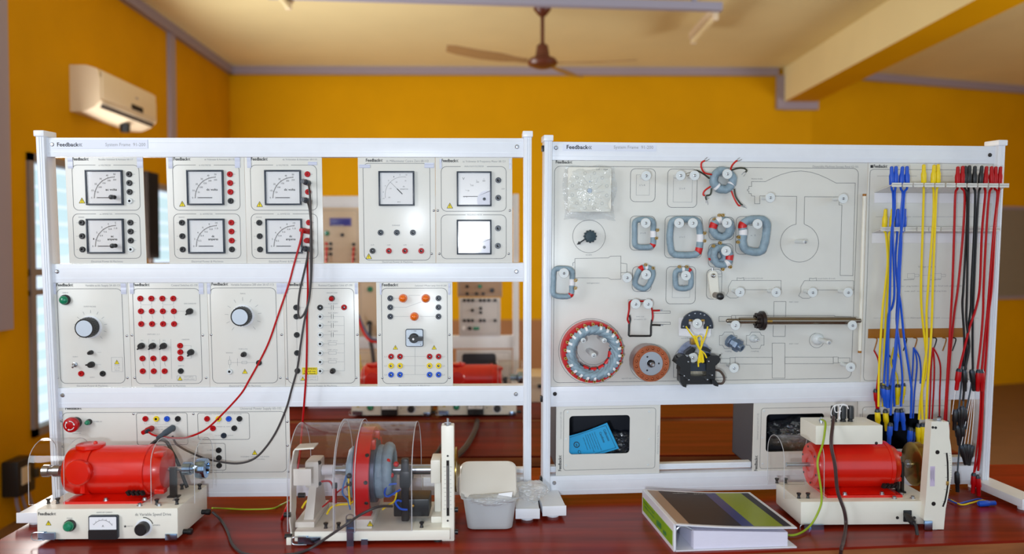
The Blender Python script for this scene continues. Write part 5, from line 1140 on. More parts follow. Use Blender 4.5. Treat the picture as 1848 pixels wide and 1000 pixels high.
lead('black patch lead, third black plug on the upper shelf', 'black', blk, (1758, 333), [(1760, 352, .075), (1758, 420, .07)] + lc((820, 60, .065), (815, 220, .06), (790, 420, .06), (780, 640, .06), (762, 860, .06)), (1737, 738, 1735, 770, .06))
lead('black patch lead, fourth black plug on the upper shelf, beside the red plugs', 'black', blk, (1769, 332.5), [(1766, 352, .075), (1762, 420, .07)] + lc((838, 60, .065), (830, 260, .06), (828, 480, .06), (830, 640, .06)), (1754, 672, 1758, 706, .06))
lead('red patch lead directly right of the black plugs on the upper shelf', 'red', red_, (1777.5, 333.5), [(1778, 352, .08), (1772, 420, .075)] + lc((878, 60, .07), (850, 220, .065), (810, 340, .065), (770, 500, .065), (735, 640, .065)), (1730.5, 670, 1726, 704, .065))
lead('red patch lead, third from the right end of the upper shelf', 'red', red_, (1789.5, 333.5), [(1785, 352, .08), (1780, 420, .075)] + lc((905, 60, .07), (900, 250, .065), (885, 450, .065), (862, 640, .065)), (1766, 672, 1764, 704, .065))
lead('red patch lead, second from the right end of the upper shelf', 'red', red_, (1795.5, 334), [(1800, 352, .08), (1793, 420, .075)] + lc((945, 60, .07), (930, 250, .065), (910, 450, .065), (892, 640, .065)), (1771, 672, 1772, 704, .065))
lead('red patch lead at the right end of the upper shelf, hanging down lowest', 'red', red_, (1803.5, 334), [(1802, 352, .08), (1796, 410, .075)] + lc((962, 60, .07), (940, 250, .065), (925, 500, .065), (905, 760, .065), (895, 960, .065)) + [(1770, 800, .065), (1765, 850, .065)], (1764.5, 862, 1766.5, 892, .065))
lead('yellow patch lead, left plug on the lower shelf', 'yellow', yel, (1596, 410), [(1599, 425, .035), (1602, 470, .04)] + lc((222, 60, .04), (205, 200, .04), (190, 420, .04), (178, 650, .04), (175, 900, .04)), (1583.5, 743, 1585, 770, .04), wt=.035)
lead('yellow patch lead, right plug on the lower shelf', 'yellow', yel, (1609, 409.5), [(1604, 425, .035), (1604, 470, .035)] + lc((240, 60, .035), (228, 250, .035), (215, 500, .035), (210, 700, .035), (205, 900, .035)), (1598, 744, 1600, 772, .035), wt=.035)
lead('blue patch lead, left blue plug on the lower shelf', 'blue', blu, (1619, 410), [(1619, 425, .04), (1616, 470, .04)] + lc((308, 90, .04), (300, 300, .04), (320, 480, .04), (340, 700, .04), (330, 900, .04)), (1627, 743, 1631, 772, .04), wt=.035)
lead('blue patch lead, right blue plug on the lower shelf', 'blue', blu, (1631, 409.5), [(1625, 425, .045), (1624, 470, .045)] + lc((320, 90, .045), (305, 300, .045), (300, 500, .045), (280, 700, .045), (285, 900, .045)), (1618.5, 743, 1617, 772, .045), wt=.035)
# ---------------- short leads on the pins, loose plug clusters
GS = 'short leads hanging from the pins'
def short_lead(label, m, pts, plugs, pm=None, w=.03, r=.0022):
    o, off = hung('short_lead', label, 'short lead', pts[0][0][0], pts[0][0][1], w, GS)
    for q in pts: MB(off).tube([RF.P(x, y, w) for x, y in q], r if m is not M_paper else .0009, 7, k=5).build('cable', m, o)
    for (x0, y0, x1, y1) in plugs:
        a, c = RF.P(x0, y0, w), RF.P(x1, y1, w); plug_down(o, off, a, (c - a).normalized(), pm or m, 1.1)
    return o
p9 = lambda *l: [P9(x, y) for x, y in l]
short_lead('short red lead on the leftmost pin under the ochre strip', red_, [p9((143, 510), (168, 560), (178, 620), (170, 700), (160, 790))], [(1580.5, 707, 1583.5, 735)], w=.022)
short_lead('short blue lead behind the long blue cables, on the second pin', blu, [p9((212, 515), (250, 545), (275, 600), (262, 700), (252, 760)), p9((210, 515), (215, 600), (205, 750))], [(1605.5, 700, 1603.5, 735), (1592, 696, 1594, 722)], w=.02)
short_lead('short yellow lead on the third pin, ending in two yellow plugs', yel, [p9((280, 490), (262, 600), (300, 680), (310, 750)), p9((280, 490), (330, 580), (345, 650), (345, 745))], [(1620, 698, 1619, 730), (1630, 696, 1627.5, 726)], w=.026)
short_lead('short blue lead of three cables on the pin left of the yellow bundle', blu, [p9((418, 490), (412, 640), (400, 800), (398, 960)), p9((420, 490), (438, 560), (440, 640), (425, 800), (415, 980)), p9((420, 490), (455, 550), (468, 640), (465, 740))], [(1648, 778, 1646, 802)], w=.02)
short_lead('short red lead of three cables on the pin just right of the yellow bundle', red_, [p9((553, 490), (540, 620), (535, 780), (525, 1010)), p9((554, 490), (562, 620), (558, 780), (545, 1010)), p9((555, 490), (590, 560), (605, 640), (600, 800), (597, 980))], [(1677, 765, 1676, 800), (1695.5, 756, 1695, 790)], w=.022)
short_lead('black lead ending in a cluster of black plugs beside the balance arm', M_blks, [[(1755, 672), (1752, 700), (1744, 738)], [(1737, 640), (1735, 690), (1730, 742)], [(1741, 660), (1740, 700), (1738, 742)], [(1733, 770), (1731, 810), (1728, 852)]],
           [(1724, 744, 1722, 778), (1731, 742, 1732, 776), (1741, 742, 1742, 776), (1727.5, 772, 1731, 802), (1737, 770, 1736, 800), (1727, 856, 1728, 888)], M_black, w=.055)
short_lead('white lead ending in a fan of black plugs near the bench', M_paper, [[(1726, 690), (1722, 720), (1718, 748)], [(1756, 705), (1750, 745), (1740, 806)], [(1757, 705), (1753, 750), (1746, 806)], [(1754, 705), (1745, 750), (1734, 808)], [(1758, 705), (1757, 750), (1752, 808)]],
           [(1735, 808, 1743, 840), (1741, 806, 1744, 842), (1748, 806, 1745, 842), (1754, 808, 1748, 840)], M_black, w=.06)
short_lead('grey lead with two red plugs hanging lowest beside the upright', red_, [[(1773, 690), (1772, 730), (1768, 770), (1766, 820), (1759, 852)], [(1770, 690), (1769, 740), (1764, 800), (1757, 856)]], [(1757.5, 858, 1755.5, 890)], w=.06)
# ================================================================== load units on the bottom row
VL0, VL1 = RR[5] + .018, RR[3] - .0003
def load_unit(label, x0, x1, wx0, wy0, wx1, wy1, ox0, oy0, ox1, oy1, deep=.16, lx=None, cut=None):
    u0, u1 = RF.uv(x0, 790)[0], RF.uv(x1, 790)[0]; vb = RF.uv(x0 + 20, 856)[1] - .003
    o = empty('load_unit', RF.M @ Vector((u0, 0, vb)), label, 'load unit', 'load units in the bottom row', rot=RF.rot); off = Vector((u0, 0, vb))
    a = RF.uv(wx0, wy1); c = RF.uv(wx1, wy0); hole = rrect(a[0], a[1], c[0], c[1], .010, 6); b = MB(off); n = len(hole)
    outer = []
    for i, (x, z) in enumerate(hole):
        q = i // 7; outer.append(((u1, VL1), (u0, VL1), (u0, vb), (u1, vb))[q])
    for yy in (0, .003): b.add([(x, yy, z) for x, z in hole + outer], [(i, (i + 1) % n, n + (i + 1) % n, n + i) if outer[i] != outer[(i + 1) % n] else (i, (i + 1) % n, n + i) for i in range(n)])
    b.add([(x, yy, z) for yy in (0, .003) for x, z in hole], [(i, (i + 1) % n, n + (i + 1) % n, n + i) for i in range(n)])
    b.add([(x, yy, z) for yy in (0, .003) for x, z in ((u0, vb), (u1, vb), (u1, VL1), (u0, VL1))], [(0, 1, 5, 4), (1, 2, 6, 5), (2, 3, 7, 6), (3, 0, 4, 7)])
    b.build('face_plate', M_cream, o, smooth=False)
    b = MB(off); y0, y1 = .0032, deep; t = .002
    b.box((u0 + .001, y0, vb + .02), (u0 + .001 + t, y1, VL1 - .003)); b.box((u1 - .001 - t, y0, vb + .02), (u1 - .001, y1, VL1 - .003)); b.box((u0 + .001, y1 - t, vb + .02), (u1 - .001, y1, VL1 - .003)); b.box((u0 + .001, y0, vb + .02), (u1 - .001, y1, vb + .022)); b.box((u0 + .001, y0, VL1 - .005), (u1 - .001, y1, VL1 - .003))
    b.build('case', mat('dark_case', (34, 38, 50), .5), o)
    b = MB(off); q0 = RF.uv(ox0, oy1); q1 = RF.uv(ox1, oy0); b.line(rrect(q0[0], q0[1], q1[0], q1[1], .008), .001, -.0004, 1, True)
    lx = lx or (x0 + 8); z0 = RF.uv(lx, 850)[1]; X = RF.uv(lx, 830)[0]
    vs = MB(); feedback(vs, 0, .044, 0, .0085, 0, 0); b.add([(X - q.z, -.0005, z0 + q.x) for q in vs.v], vs.f, 0)
    vs = MB(); vs.text('Universal Load Unit 67-142', 0, .075, 0, .0045, 0); b.add([(X - q.z, -.0005, z0 + .09 + q.x) for q in vs.v], vs.f, 2)
    if cut: X2 = RF.uv(cut, 820)[0]; vs = MB(); vs.text('Electrical Power & Machines', 0, .08, 0, .004, 0); b.add([(X2 - q.z, -.0005, RF.uv(cut, 819)[1] + q.x) for q in vs.v], vs.f, 2)
    b.build('printed_markings', [M_ink, M_grey, M_lite], o, smooth=False)
    s0 = None
    for x, y in ((ox0 + 8, oy0 + 8), (ox1 - 12, oy0 + 7), (ox1 - 12, (oy0 + oy1) / 2), (ox0 + 5, (oy0 + oy1) / 2), (ox0 + 5, oy1 - 9), (ox1 - 14, oy1 - 10)):
        u, v = RF.uv(x, y); loc = Vector((u, 0, v)) - off
        if s0 is None: s0 = MB().lathe((0, 0, 0), (0, -1, 0), [(.003, 0), (.0028, .001), (.0002, .0016)], 12).build('screw', M_peg, o, loc)
        else: copy_part(s0, o, loc)
    return o, off
load_unit('load unit with a blue certificate leaflet in its window', 1003.5, 1191, 1027, 749, 1137, 820.6, 1016.5, 736, 1183.5, 849, lx=1013, cut=1188)
load_unit('load unit with crumpled clear bags in its window, behind the right motor', 1359, 1545, 1381.6, 746, 1488, 816, 1371, 734, 1538, 846, lx=1367)
load_unit('load unit partly hidden behind hanging leads, right end of the bottom row', 1545.6, 1713, 1562, 746, 1660, 812, 1553, 732, 1707, 840, lx=1551)
# leaflet in the first window
o, off = hung('certificate_leaflet', 'blue calibration certificate leaflet standing in the left load unit window', 'leaflet', 1075, 800, -.02)
A = RF.P(1018, 789, -.018); Bp = RF.P(1095.5, 763, -.030); C_ = RF.P(1117, 809.5, -.030); D = RF.P(1030, 834, -.018)
b = MB(off); n = 12; top = []; bot = []
for i in range(n + 1):
    t = i / n; top.append(A.lerp(Bp, t) + Vector((0, .004 * math.sin(math.pi * t), -.005 * math.sin(math.pi * t)))); bot.append(D.lerp(C_, t) + Vector((0, .004 * math.sin(math.pi * t), -.003 * math.sin(math.pi * t))))
vs = top + bot; m_ = len(vs); b.add(vs + [q + Vector((0, .0006, 0)) for q in vs], [(i, n + 1 + i, n + 2 + i, i + 1) for i in range(n)] + [(m_ + i + 1, m_ + n + 2 + i, m_ + n + 1 + i, m_ + i) for i in range(n)], 0)
def LP(s_, t): return top[0].lerp(top[-1], s_).lerp(bot[0].lerp(bot[-1], s_), t) + Vector((0, .004 * math.sin(math.pi * s_) - .0012, -.004 * math.sin(math.pi * s_)))
def ltext(t, s0, s1, tt, h):   # lettering runs across the sheet's short side, reading downwards
    vs, fs, x0, x1 = text_mesh(t, h > .06); b.add([LP(s1 + (q.y / .7) * h * 1.0, tt + (q.x - x0) / (x1 - x0) * s0) for q in vs], fs, 1)
for t, s1, tt, ln, h in (('Calibration', .86, .18, .44, .05), ('Certificate', .76, .22, .40, .05), ('Thank you for choosing this product', .66, .14, .72, .022), ('which was tested before delivery', .61, .14, .66, .022), ('against standards traceable to', .56, .14, .62, .022), ('national measurements and meets', .51, .14, .7, .022), ('the published specification', .46, .14, .56, .022), ('quality department', .40, .2, .5, .022)): ltext(t, ln, s1, tt, h)
for ang in range(0, 360, 30):
    a0, a1 = R(ang), R(ang + 30); 
    b.add([LP(.22 + .05 * math.cos(a0), .40 + .09 * math.sin(a0)), LP(.22 + .065 * math.cos(a0), .40 + .12 * math.sin(a0)), LP(.22 + .065 * math.cos(a1), .40 + .12 * math.sin(a1)), LP(.22 + .05 * math.cos(a1), .40 + .09 * math.sin(a1))], [(0, 1, 2, 3)], 1)
ltext('e', .1, .2, .36, .05); ltext('CE', .2, .2, .62, .06)
for (s0, t0, s1, t1) in ((.12, .07, .95, .07), (.95, .07, .95, .93), (.95, .93, .12, .93)):
    d = Vector((s1 - s0, t1 - t0)).normalized(); nx, ny = -d.y * .003, d.x * .005; b.add([LP(s0 - nx, t0 - ny), LP(s1 - nx, t1 - ny), LP(s1 + nx, t1 + ny), LP(s0 + nx, t0 + ny)], [(0, 1, 2, 3)], 1)
b.build('sheet', [mat('cyan_card', (38, 164, 222), .55), M_ink], o, smooth=False)
def crumple(name, label, cx, cy, w, rx, rz, ry, m, seed, rough=.22, fr=RF, squash=1.0):
    rnd = random.Random(seed); u, v = fr.uv(cx, cy, w); P_ = fr.M @ Vector((u, -w, v))
    bm = bmesh.new(); bmesh.ops.create_icosphere(bm, subdivisions=4, radius=1)
    ph = [rnd.uniform(0, 6) for _ in range(9)]
    for q in bm.verts:
        d = q.co.copy(); k = 1 + rough * (math.sin(5 * d.x + 3 * d.z + ph[0]) * .6 + math.sin(9 * d.y - 6 * d.x + ph[1]) * .35 + abs(math.sin(11 * d.z + 7 * d.x + ph[2])) * .5) + rnd.uniform(-.06, .06)
        q.co = Vector((d.x * rx * k, d.y * ry * k, d.z * rz * k * squash))
    me = bpy.data.meshes.new(name); bm.to_mesh(me); bm.free(); me.materials.append(m)
    o = bpy.data.objects.new(name, me); COL.objects.link(o); o.location = P_; o.rotation_euler = fr.rot
    return tag(o, label, 'plastic bag')
M_smoke = clear('smoky_polythene', (196, 206, 222), gloss=0.14, rough=0.10, bump=1.0, bscale=60, milky=0.05)
crumple('plastic_bag', 'crumpled smoky plastic bag beside the blue leaflet in the load unit window', 1116, 800, -.075, .045, .032, .030, M_smoke, 3)
crumple('plastic_bag', 'large crumpled clear bag filling the window behind the right motor', 1430, 782, -.075, .070, .042, .045, M_smoke, 5)
# ================================================================== machines on the bench
M_base = M_creamb
X_, Z_ = Vector((1, 0, 0)), Vector((0, 0, 1))
def fpart(name, mb, m, o): return mb.build(name, m, o)
def spacer(off, p_, o):
    b = MB(off); b.lathe(p_, (0, 0, 1), [(.005, 0), (.0035, .002), (.0035, .008), (.0055, .010), (.0055, .013), (.001, .013)], 12); return b.build('fixing_knob', M_black, o)
def hexbolt(off, p_, o):
    b = MB(off); b.lathe(p_, (0, 0, 1), [(.0065, 0), (.0065, .0015), (.0045, .0016), (.0045, .006), (.001, .007)], 8); return b.build('bolt', M_steel, o)
def latch(off, p_, ex, L_, o, m=None):
    """a toggle latch: plate, lever and wire loop"""
    ex = Vector(ex); ez = Vector((0, -1, 0)); ey = ez.cross(ex)
    def Q(a, b_, c): return Vector(p_) + ex * a + ey * b_ + ez * c
    b = MB(off)
    for (a0, a1, w_, c0, c1) in ((0, L_ * .45, .009, 0, .004), (L_ * .3, L_, .008, .004, .010)):
        b.hexa([Q(a0, -w_, c0), Q(a1, -w_, c0), Q(a1, w_, c0), Q(a0, w_, c0), Q(a0, -w_, c1), Q(a1, -w_, c1), Q(a1, w_, c1), Q(a0, w_, c1)])
    lt = b.build('toggle_latch', M_chrome, o)
    b = MB(off); b.tube([Q(L_ * .4, -.009, .008), Q(-.004, -.009, .008), Q(-.012, -.005, .008), Q(-.012, .005, .008), Q(-.004, .009, .008), Q(L_ * .4, .009, .008)], .0014, 6, k=3); b.build('wire_bail', M_steel, lt)
def motor(off, o, xa, xb, Yc, zc, r, face='front', bell=True):
    L_ = xb - xa; b = MB(off); A = Vector((xa, Yc, zc))
    prof = [(r * .30, 0), (r * .72, .002), (r * .90, L_ * .03), (r * .99, L_ * .10), (r, L_ * .22), (r * .985, L_ * .24), (r * .985, L_ * .80), (r * 1.02, L_ * .80), (r * 1.02, L_ * .835), (r * .97, L_ * .84), (r * .94, L_ * .93), (r * .80, L_ * .985), (r * .3, L_)]
    b.lathe(A, (1, 0, 0), prof, 48); return b.build('motor_body', M_redp, o)
def cradle(off, o, x0, x1, Yc, zt, zb, hw):
    b = MB(off); b.hexa([(x0, Yc - hw, zb), (x1, Yc - hw, zb), (x1, Yc + hw, zb), (x0, Yc + hw, zb), (x0, Yc - hw, zb + .006), (x1, Yc - hw, zb + .006), (x1, Yc + hw, zb + .006), (x0, Yc + hw, zb + .006)])
    i = .028; b.hexa([(x0 + .01, Yc - hw + .006, zb + .005), (x1 - .01, Yc - hw + .006, zb + .005), (x1 - .01, Yc + hw - .006, zb + .005), (x0 + .01, Yc + hw - .006, zb + .005), (x0 + i + .01, Yc - hw * .55, zt), (x1 - i, Yc - hw * .55, zt), (x1 - i, Yc + hw * .55, zt), (x0 + i + .01, Yc + hw * .55, zt)])
    return b.build('mounting_cradle', M_redp, o)
def arch_guard(off, o, x0, x1, Yc, zb, hw, h, th=.0025, m=None):
    prof = [(-hw, 0), (-hw, h - hw * .8)] + [(-hw * math.cos(R(t)), h - hw * .8 + hw * .8 * math.sin(R(t))) for t in range(15, 180, 15)] + [(hw, h - hw * .8), (hw, 0)]
    b = MB(off); b.sheet([(y, z) for y, z in prof], (x0, Yc, zb), (0, 1, 0), (0, 0, 1), (1, 0, 0), x1 - x0, th); g = b.build('clear_guard', m or M_clear, o)
    for xx in (x0, x1): MB(off).tube([Vector((xx, Yc + y, zb + z)) for y, z in prof], .0008, 5, sm=False).build('guard_edge', M_aedge, g)
    return g
def base_box(off, o, x0, x1, y0, y1, z0, z1, bev=.006):
    b = MB(off); b.box((x0, y0, z0), (x1, y1, z1), bev); return b.build('base_case', M_base, o)
FT = .008
# ---------------- left drive unit
Yf = 1.868; zt = at(200, 918, Yf).z; x0, x1 = at(66, 945, Yf).x, at(321, 945, Yf).x; Yb = 2.06
o = DU = empty('drive_unit', ((x0 + x1) / 2, (Yf + Yb) / 2, TZ), 'red motor on a cream variable speed drive base at the left end of the bench', 'motor drive unit'); off = Vector(((x0 + x1) / 2, (Yf + Yb) / 2, TZ))
base_box(off, o, x0, x1, Yf, Yb, TZ + FT, zt, .005)
for fx in (x0 + .045, x1 - .035):
    for fyy in (Yf + .03, Yb - .03): MB(off).cyl((fx, fyy, TZ), (fx, fyy, TZ + FT + .002), .011, .012, 16).build('rubber_foot', M_rubber, o)
fp = lambda px, py: at(px, py, Yf)
b = MB(off); yy = Yf - .0005
def ftext(b, t, px0, px1, py, h, mi=0, bold=False, Y=None): a, c = fp(px0, py), fp(px1, py); b.text(t, a.x, c.x, a.z, h, yy, mi, bold)
a, c = fp(69, 930), fp(101, 930); feedback(b, a.x, c.x, a.z, .0072, yy, 0); ftext(b, 'dc Variable Speed Drive', 244, 309, 931, .007, 1); ftext(b, 'ARMATURE CURRENT', 174, 203, 926, .003, 1); ftext(b, 'POWER', 121, 131, 936.5, .0028, 1); ftext(b, 'CURRENT LIMIT', 229, 240, 950.5, .0022, 1); ftext(b, 'SPEED', 275, 289, 949, .003, 1)
q = fp(87.6, 944); t = [(q.x - .006, q.z - .005), (q.x + .006, q.z - .005), (q.x, q.z + .0055)]; b.add([(x, yy, z) for x, z in t], [(0, 1, 2)], 2); b.line(t, .0009, yy - .0002, 0, True); b.quad(q.x - .0006, q.z - .0015, q.x + .0006, q.z + .003, yy - .0003, 0); b.quad(q.x - .0006, q.z - .0035, q.x + .0006, q.z - .0022, yy - .0003, 0)
q = fp(226, 950); b.add([(q.x + .004 * (1 if k % 2 == 0 else .4) * math.sin(R(36 * k)), yy - .0002, q.z + .004 * (1 if k % 2 == 0 else .4) * math.cos(R(36 * k))) for k in range(10)], [tuple(range(10))], 0)
b.line([(fp(259.5, 951).x + .0225 * math.cos(R(t)), fp(259.5, 951).z + .0225 * math.sin(R(t))) for t in range(20, 95, 6)], .002, yy, 0)
b.build('printed_markings', [M_ink, M_grey, M_warn], o, smooth=False)
def onlamp(off, o, P_, m, r):
    b = MB(off); b.lathe(P_, (0, -1, 0), [(r * 1.12, 0), (r * 1.1, .006), (r, .007)], 24); l = b.build('indicator_lamp', M_black, o)
    MB(off).lathe(P_ + Vector((0, -.006, 0)), (0, -1, 0), [(r * .98, 0), (r * .95, .006), (r * .7, .010), (.0003, .0115)], 24).build('lens', m, l)
onlamp(off, o, fp(127, 948), M_green, .0125)
a, c = fp(163.5, 971.5), fp(215, 928.5); W, H = c.x - a.x, c.z - a.z
b = MB(off); b.prism(rrect(a.x, a.z, c.x, c.z, .004), (0, Yf, 0), (1, 0, 0), (0, 0, 1), (0, -1, 0), .009); mt = b.build('panel_meter', M_bezel, o)
b = MB(off); b.prism(rrect(a.x + .0025, a.z + H * .40, c.x - .0025, c.z - .003, .002), (0, Yf - .009, 0), (1, 0, 0), (0, 0, 1), (0, -1, 0), .0008, 0); cx, cz = (a.x + c.x) / 2, a.z + H * .28; yq = Yf - .0101
b.line([(cx + W * .40 * math.cos(R(t)), cz + W * .45 * math.sin(R(t))) for t in range(35, 146, 8)], .0008, yq, 1)
for k in range(7): t = R(140 - 16.7 * k); b.line([(cx + W * .40 * math.cos(t), cz + W * .45 * math.sin(t)), (cx + W * .44 * math.cos(t), cz + W * .50 * math.sin(t))], .0006, yq, 1)
b.text('A', cx - .002, cx + .003, cz + .014, .005, yq, 1); b.line([(cx - .004, cz + .006), (cx - W * .38, cz + .0065)], .0008, yq - .0001, 1)
b.build('dial', [M_dial, M_ink], mt)
MB(off).prism(rrect(a.x + .0008, a.z + .0008, c.x - .0008, a.z + H * .42, .003), (0, Yf - .009, 0), (1, 0, 0), (0, 0, 1), (0, -1, 0), .0035).build('lower_cover', M_black, mt)
q = fp(259.5, 952); MB(off).lathe(q, (0, -1, 0), [(.020, 0), (.020, .001)], 28).build('knob_scale', M_dial, o)
b = MB(off); b.lathe(q, (0, -1, 0), [(.0155, .001), (.0145, .018), (.0125, .020), (.0003, .020)], 24); b.build('speed_knob', M_black, o)
latch(off, fp(70, 966) - Vector((0, 0, 0)), (1, 0, 0), .042, o); 
q0, q1 = fp(299, 974.5), fp(320, 963); MB(off).box((q0.x, Yf - .004, q0.z), (q1.x, Yf, q1.z), .001).build('catch_plate', M_chrome, o)
for px, py, Y in ((380, 924, 2.02), (335, 959.5, 1.90)):
    q = at(px, py, Y); q.x = x1; MB(off).lathe(q, (1, 0, 0), [(.006, 0), (.006, .010), (.0075, .011), (.0075, .02), (.005, .022)], 14).build('side_connector', M_black, o)
Yc = 1.965; sc = F / Yc; az = at(200, 847, Yc).z; r = 43.5 / sc; xa, xb = at(126, 847, Yc).x, at(305, 847, Yc).x
motor(off, o, xa, xb, Yc, az, r); cradle(off, o, at(139, 900, Yc).x, at(277, 900, Yc).x, Yc, az - r * .9, zt, .062)
# terminal covers
cq = at(144, 852, Yc - r); b = MB(off); A = Vector((cq.x, Yc - r * .60, cq.z)); b.lathe(A, (0, -1, 0), [(.026, 0), (.0275, .022), (.0305, .024), (.0305, .034), (.027, .037), (.0003, .038)], 36); b.build('round_cover', M_redp, o)
A = at(164, 806, Yc); b = MB(off); b.lathe(A + Vector((0, 0, -.014)), (0, 0, 1), [(.026, 0), (.028, .012), (.0335, .013), (.0335, .020), (.030, .022), (.0003, .022)], 32); b.ball(A + Vector((.012, 0, .009)), .005, 10); b.build('terminal_lid', M_redp, o)
for k in range(4): xx = at(250, 847, Yc).x + .011 * k; q = Vector((xx, Yc - r * .80, az - r * .74)); b = MB(off); b.hexa([q + Vector(v) for v in ((-.003, -.006, -.006), (.003, -.006, -.006), (.003, .006, -.006), (-.003, .006, -.006), (-.006, -.012, .005), (0, -.012, .005), (0, .004, .005), (-.006, .004, .005))]); b.build('cooling_slot', M_vent, o)
b = MB(off); xx = at(172, 847, Yc).x; b.lathe((xx, Yc, az), (1, 0, 0), [(r * 1.035, -.006), (r * 1.035, .006)], 40, a0=R(-60), a1=R(200)); b.build('end_band', M_redp, o); b = MB(off); b.box((xx - .006, Yc - r * 1.05, az - r * .7), (xx + .006, Yc - r * .6, az + r * .55), .003)
b.build('end_bracket', M_redp, o)
for s_ in (1, -1): MB(off).box((xb - .02, Yc - .012 - r * .5, az + s_ * r * .75 - .006), (xb + .004, Yc - r * .5 + .012, az + s_ * r * .75 + .006), .003).build('end_lug', M_redp, o)
b = MB(off); b.cyl((at(106, 846, Yc).x, Yc, az), (xa + .01, Yc, az), .0045, n=16); b.cyl((xb - .01, Yc, az), (at(334, 847, Yc).x, Yc, az), .0055, n=16); b.build('shaft', M_steel, o)
b = MB(off); b.lathe((at(78, 846, Yc).x, Yc, az - .003), (1, 0, 0), [(.006, 0), (.015, .001), (.015, .016), (.011, .018), (.011, .026), (.015, .028), (.015, .044), (.006, .046)], 10); b.build('shaft_coupling', M_steel, o)
b = MB(off); xq = at(331, 847, Yc).x; b.lathe((xq, Yc, az + .001), (1, 0, 0), [(.008, 0), (.016, .001), (.016, .020), (.013, .021), (.013, .028), (.024, .034), (.026, .048), (.024, .058), (.014, .060), (.012, .050), (.004, .050)], 12); b.build('drive_coupling', M_chrome, o)
b = MB(off); xq = at(316, 847, Yc).x; b.box((xq - .008, Yc - .016, zt), (xq + .008, Yc - .006, az + .006), .001); b.box((xq - .014, Yc - .018, zt), (xq + .014, Yc + .0, zt + .003)); b.build('bearing_bracket', M_darkst, o)
gw = .062
gz = at(110, 792, Yc).z - zt
arch_guard(off, o, at(78, 850, Yc).x, at(140, 850, Yc).x, Yc, zt, gw, gz); arch_guard(off, o, at(292, 850, Yc).x, at(368, 850, Yc).x, Yc, zt, gw, gz)
for px in (84, 101): spacer(off, Vector((at(px, 905, Yc - gw).x, Yc - gw + .008, zt)), o)
for px in (285, 321): spacer(off, Vector((at(px, 905, Yc - gw).x, Yc - gw - .006, zt)), o)
for px in (330, 362): spacer(off, Vector((at(px, 878, Yc + gw).x, Yc + gw - .006, zt)), o)
for px, py in ((190, 900), (260, 900)): q = at(px, py, Yc - .055); hexbolt(off, Vector((q.x, Yc - .052, zt + .006)), o)
for px, py in ((252, 913), (287, 913), (304, 903)): q = at(px, py, Yf + .02); hexbolt(off, Vector((q.x, Yf + (.02 if py > 905 else .06), zt)), o)
b = MB(off); pts = [at(px, py, Yc + .055) for px, py in ((268, 812), (274, 802), (287, 794), (300, 797), (309, 812), (322, 838), (333, 868), (338, 880))]; b.tube(pts, .0045, 8); b.build('motor_cable', M_rubber, o)
# ---------------- two more drive units on the third bench, seen through the rack
for px, lab in ((855, 'red motor drive unit on the far bench, seen right of the switch panel'), (704, 'red motor drive unit on the far bench, in the gap left of the amber lamps')):
    dx = at(px, 690, 3.40).x - (xa + xb) / 2; copy_tree(DU, off + Vector((dx, 3.40 - Yc, 0)), lab, 'drive units on the far bench')

# ---------------- middle machine
Yf = 1.842; Yc = 1.95; Yb = 2.06; x0, x1 = at(531, 970, Yf).x, at(812, 970, Yf).x; zt = at(650, 958, Yf).z; sc = F / Yc
o = empty('dissectible_machine', ((x0 + x1) / 2, Yc, TZ), 'opened electrical machine under a clear cover with a red stator ring, middle of the bench', 'electrical machine'); off = Vector(((x0 + x1) / 2, Yc, TZ))
b = MB(off); b.box((x0, Yf, TZ + FT), (x1, Yb, zt), .003); b.build('base_plate', M_base, o)
for fx in (x0 + .03, x1 - .03):
    for fyy in (Yf + .02, Yb - .02): MB(off).cyl((fx, fyy, TZ), (fx, fyy, TZ + FT + .002), .010, n=14).build('rubber_foot', M_rubber, o)
az = at(650, 848, Yc).z; AX = lambda px: at(px, 848, Yc).x
# clear cover: half cylinder on straight sides, larger in the middle
def cover(xa, xb, r, nm, closed_l=False):
    prof = [(-r, zt - az + .002), (-r, 0)] + [(-r * math.cos(R(t)), r * math.sin(R(t))) for t in range(10, 180, 10)] + [(r, 0), (r, zt - az + .002)]
    b = MB(off); b.sheet(prof, (xa, Yc, az), (0, 1, 0), (0, 0, 1), (1, 0, 0), xb - xa, .0025); g = b.build(nm, M_clear2, o)
    for xx in (xa, xb): MB(off).tube([Vector((xx, Yc + y, az + z)) for y, z in prof], .0010, 5, sm=False).build('cover_edge', M_aedge, g)
    return g
rb = .117
cover(AX(541), AX(621), rb, 'clear_cover'); cover(AX(620), AX(656), rb + .008, 'clear_cover'); cover(AX(655), AX(752), rb + .001, 'clear_cover')
# red stator ring
b = MB(off); rr = .1115; b.lathe((AX(651), Yc, az - .006), (1, 0, 0), [(rr, 0), (rr, .036), (rr * .86, .036), (rr * .86, 0)], 72, closed=True); b.build('stator_ring', mat('red_ring_paint', (206, 8, 18), .4), o)
for py in (826, 871, 910): q = at(660, py, Yc - rr + .002); dz = q.z - az + .006; q.y = Yc - math.sqrt(max(0, rr * rr - dz * dz)) + .001; d = Vector((0, q.y - Yc, dz)); MB(off).lathe(q, d, [(.005, -.002), (.005, .0012), (.003, .0025), (.0003, .0022)], 12).build('ring_screw', M_darkst, o)
b = MB(off); b.box((AX(640), Yc - .095, zt), (AX(682), Yc + .095, zt + .022), .002); b.build('ring_cradle', M_base, o)
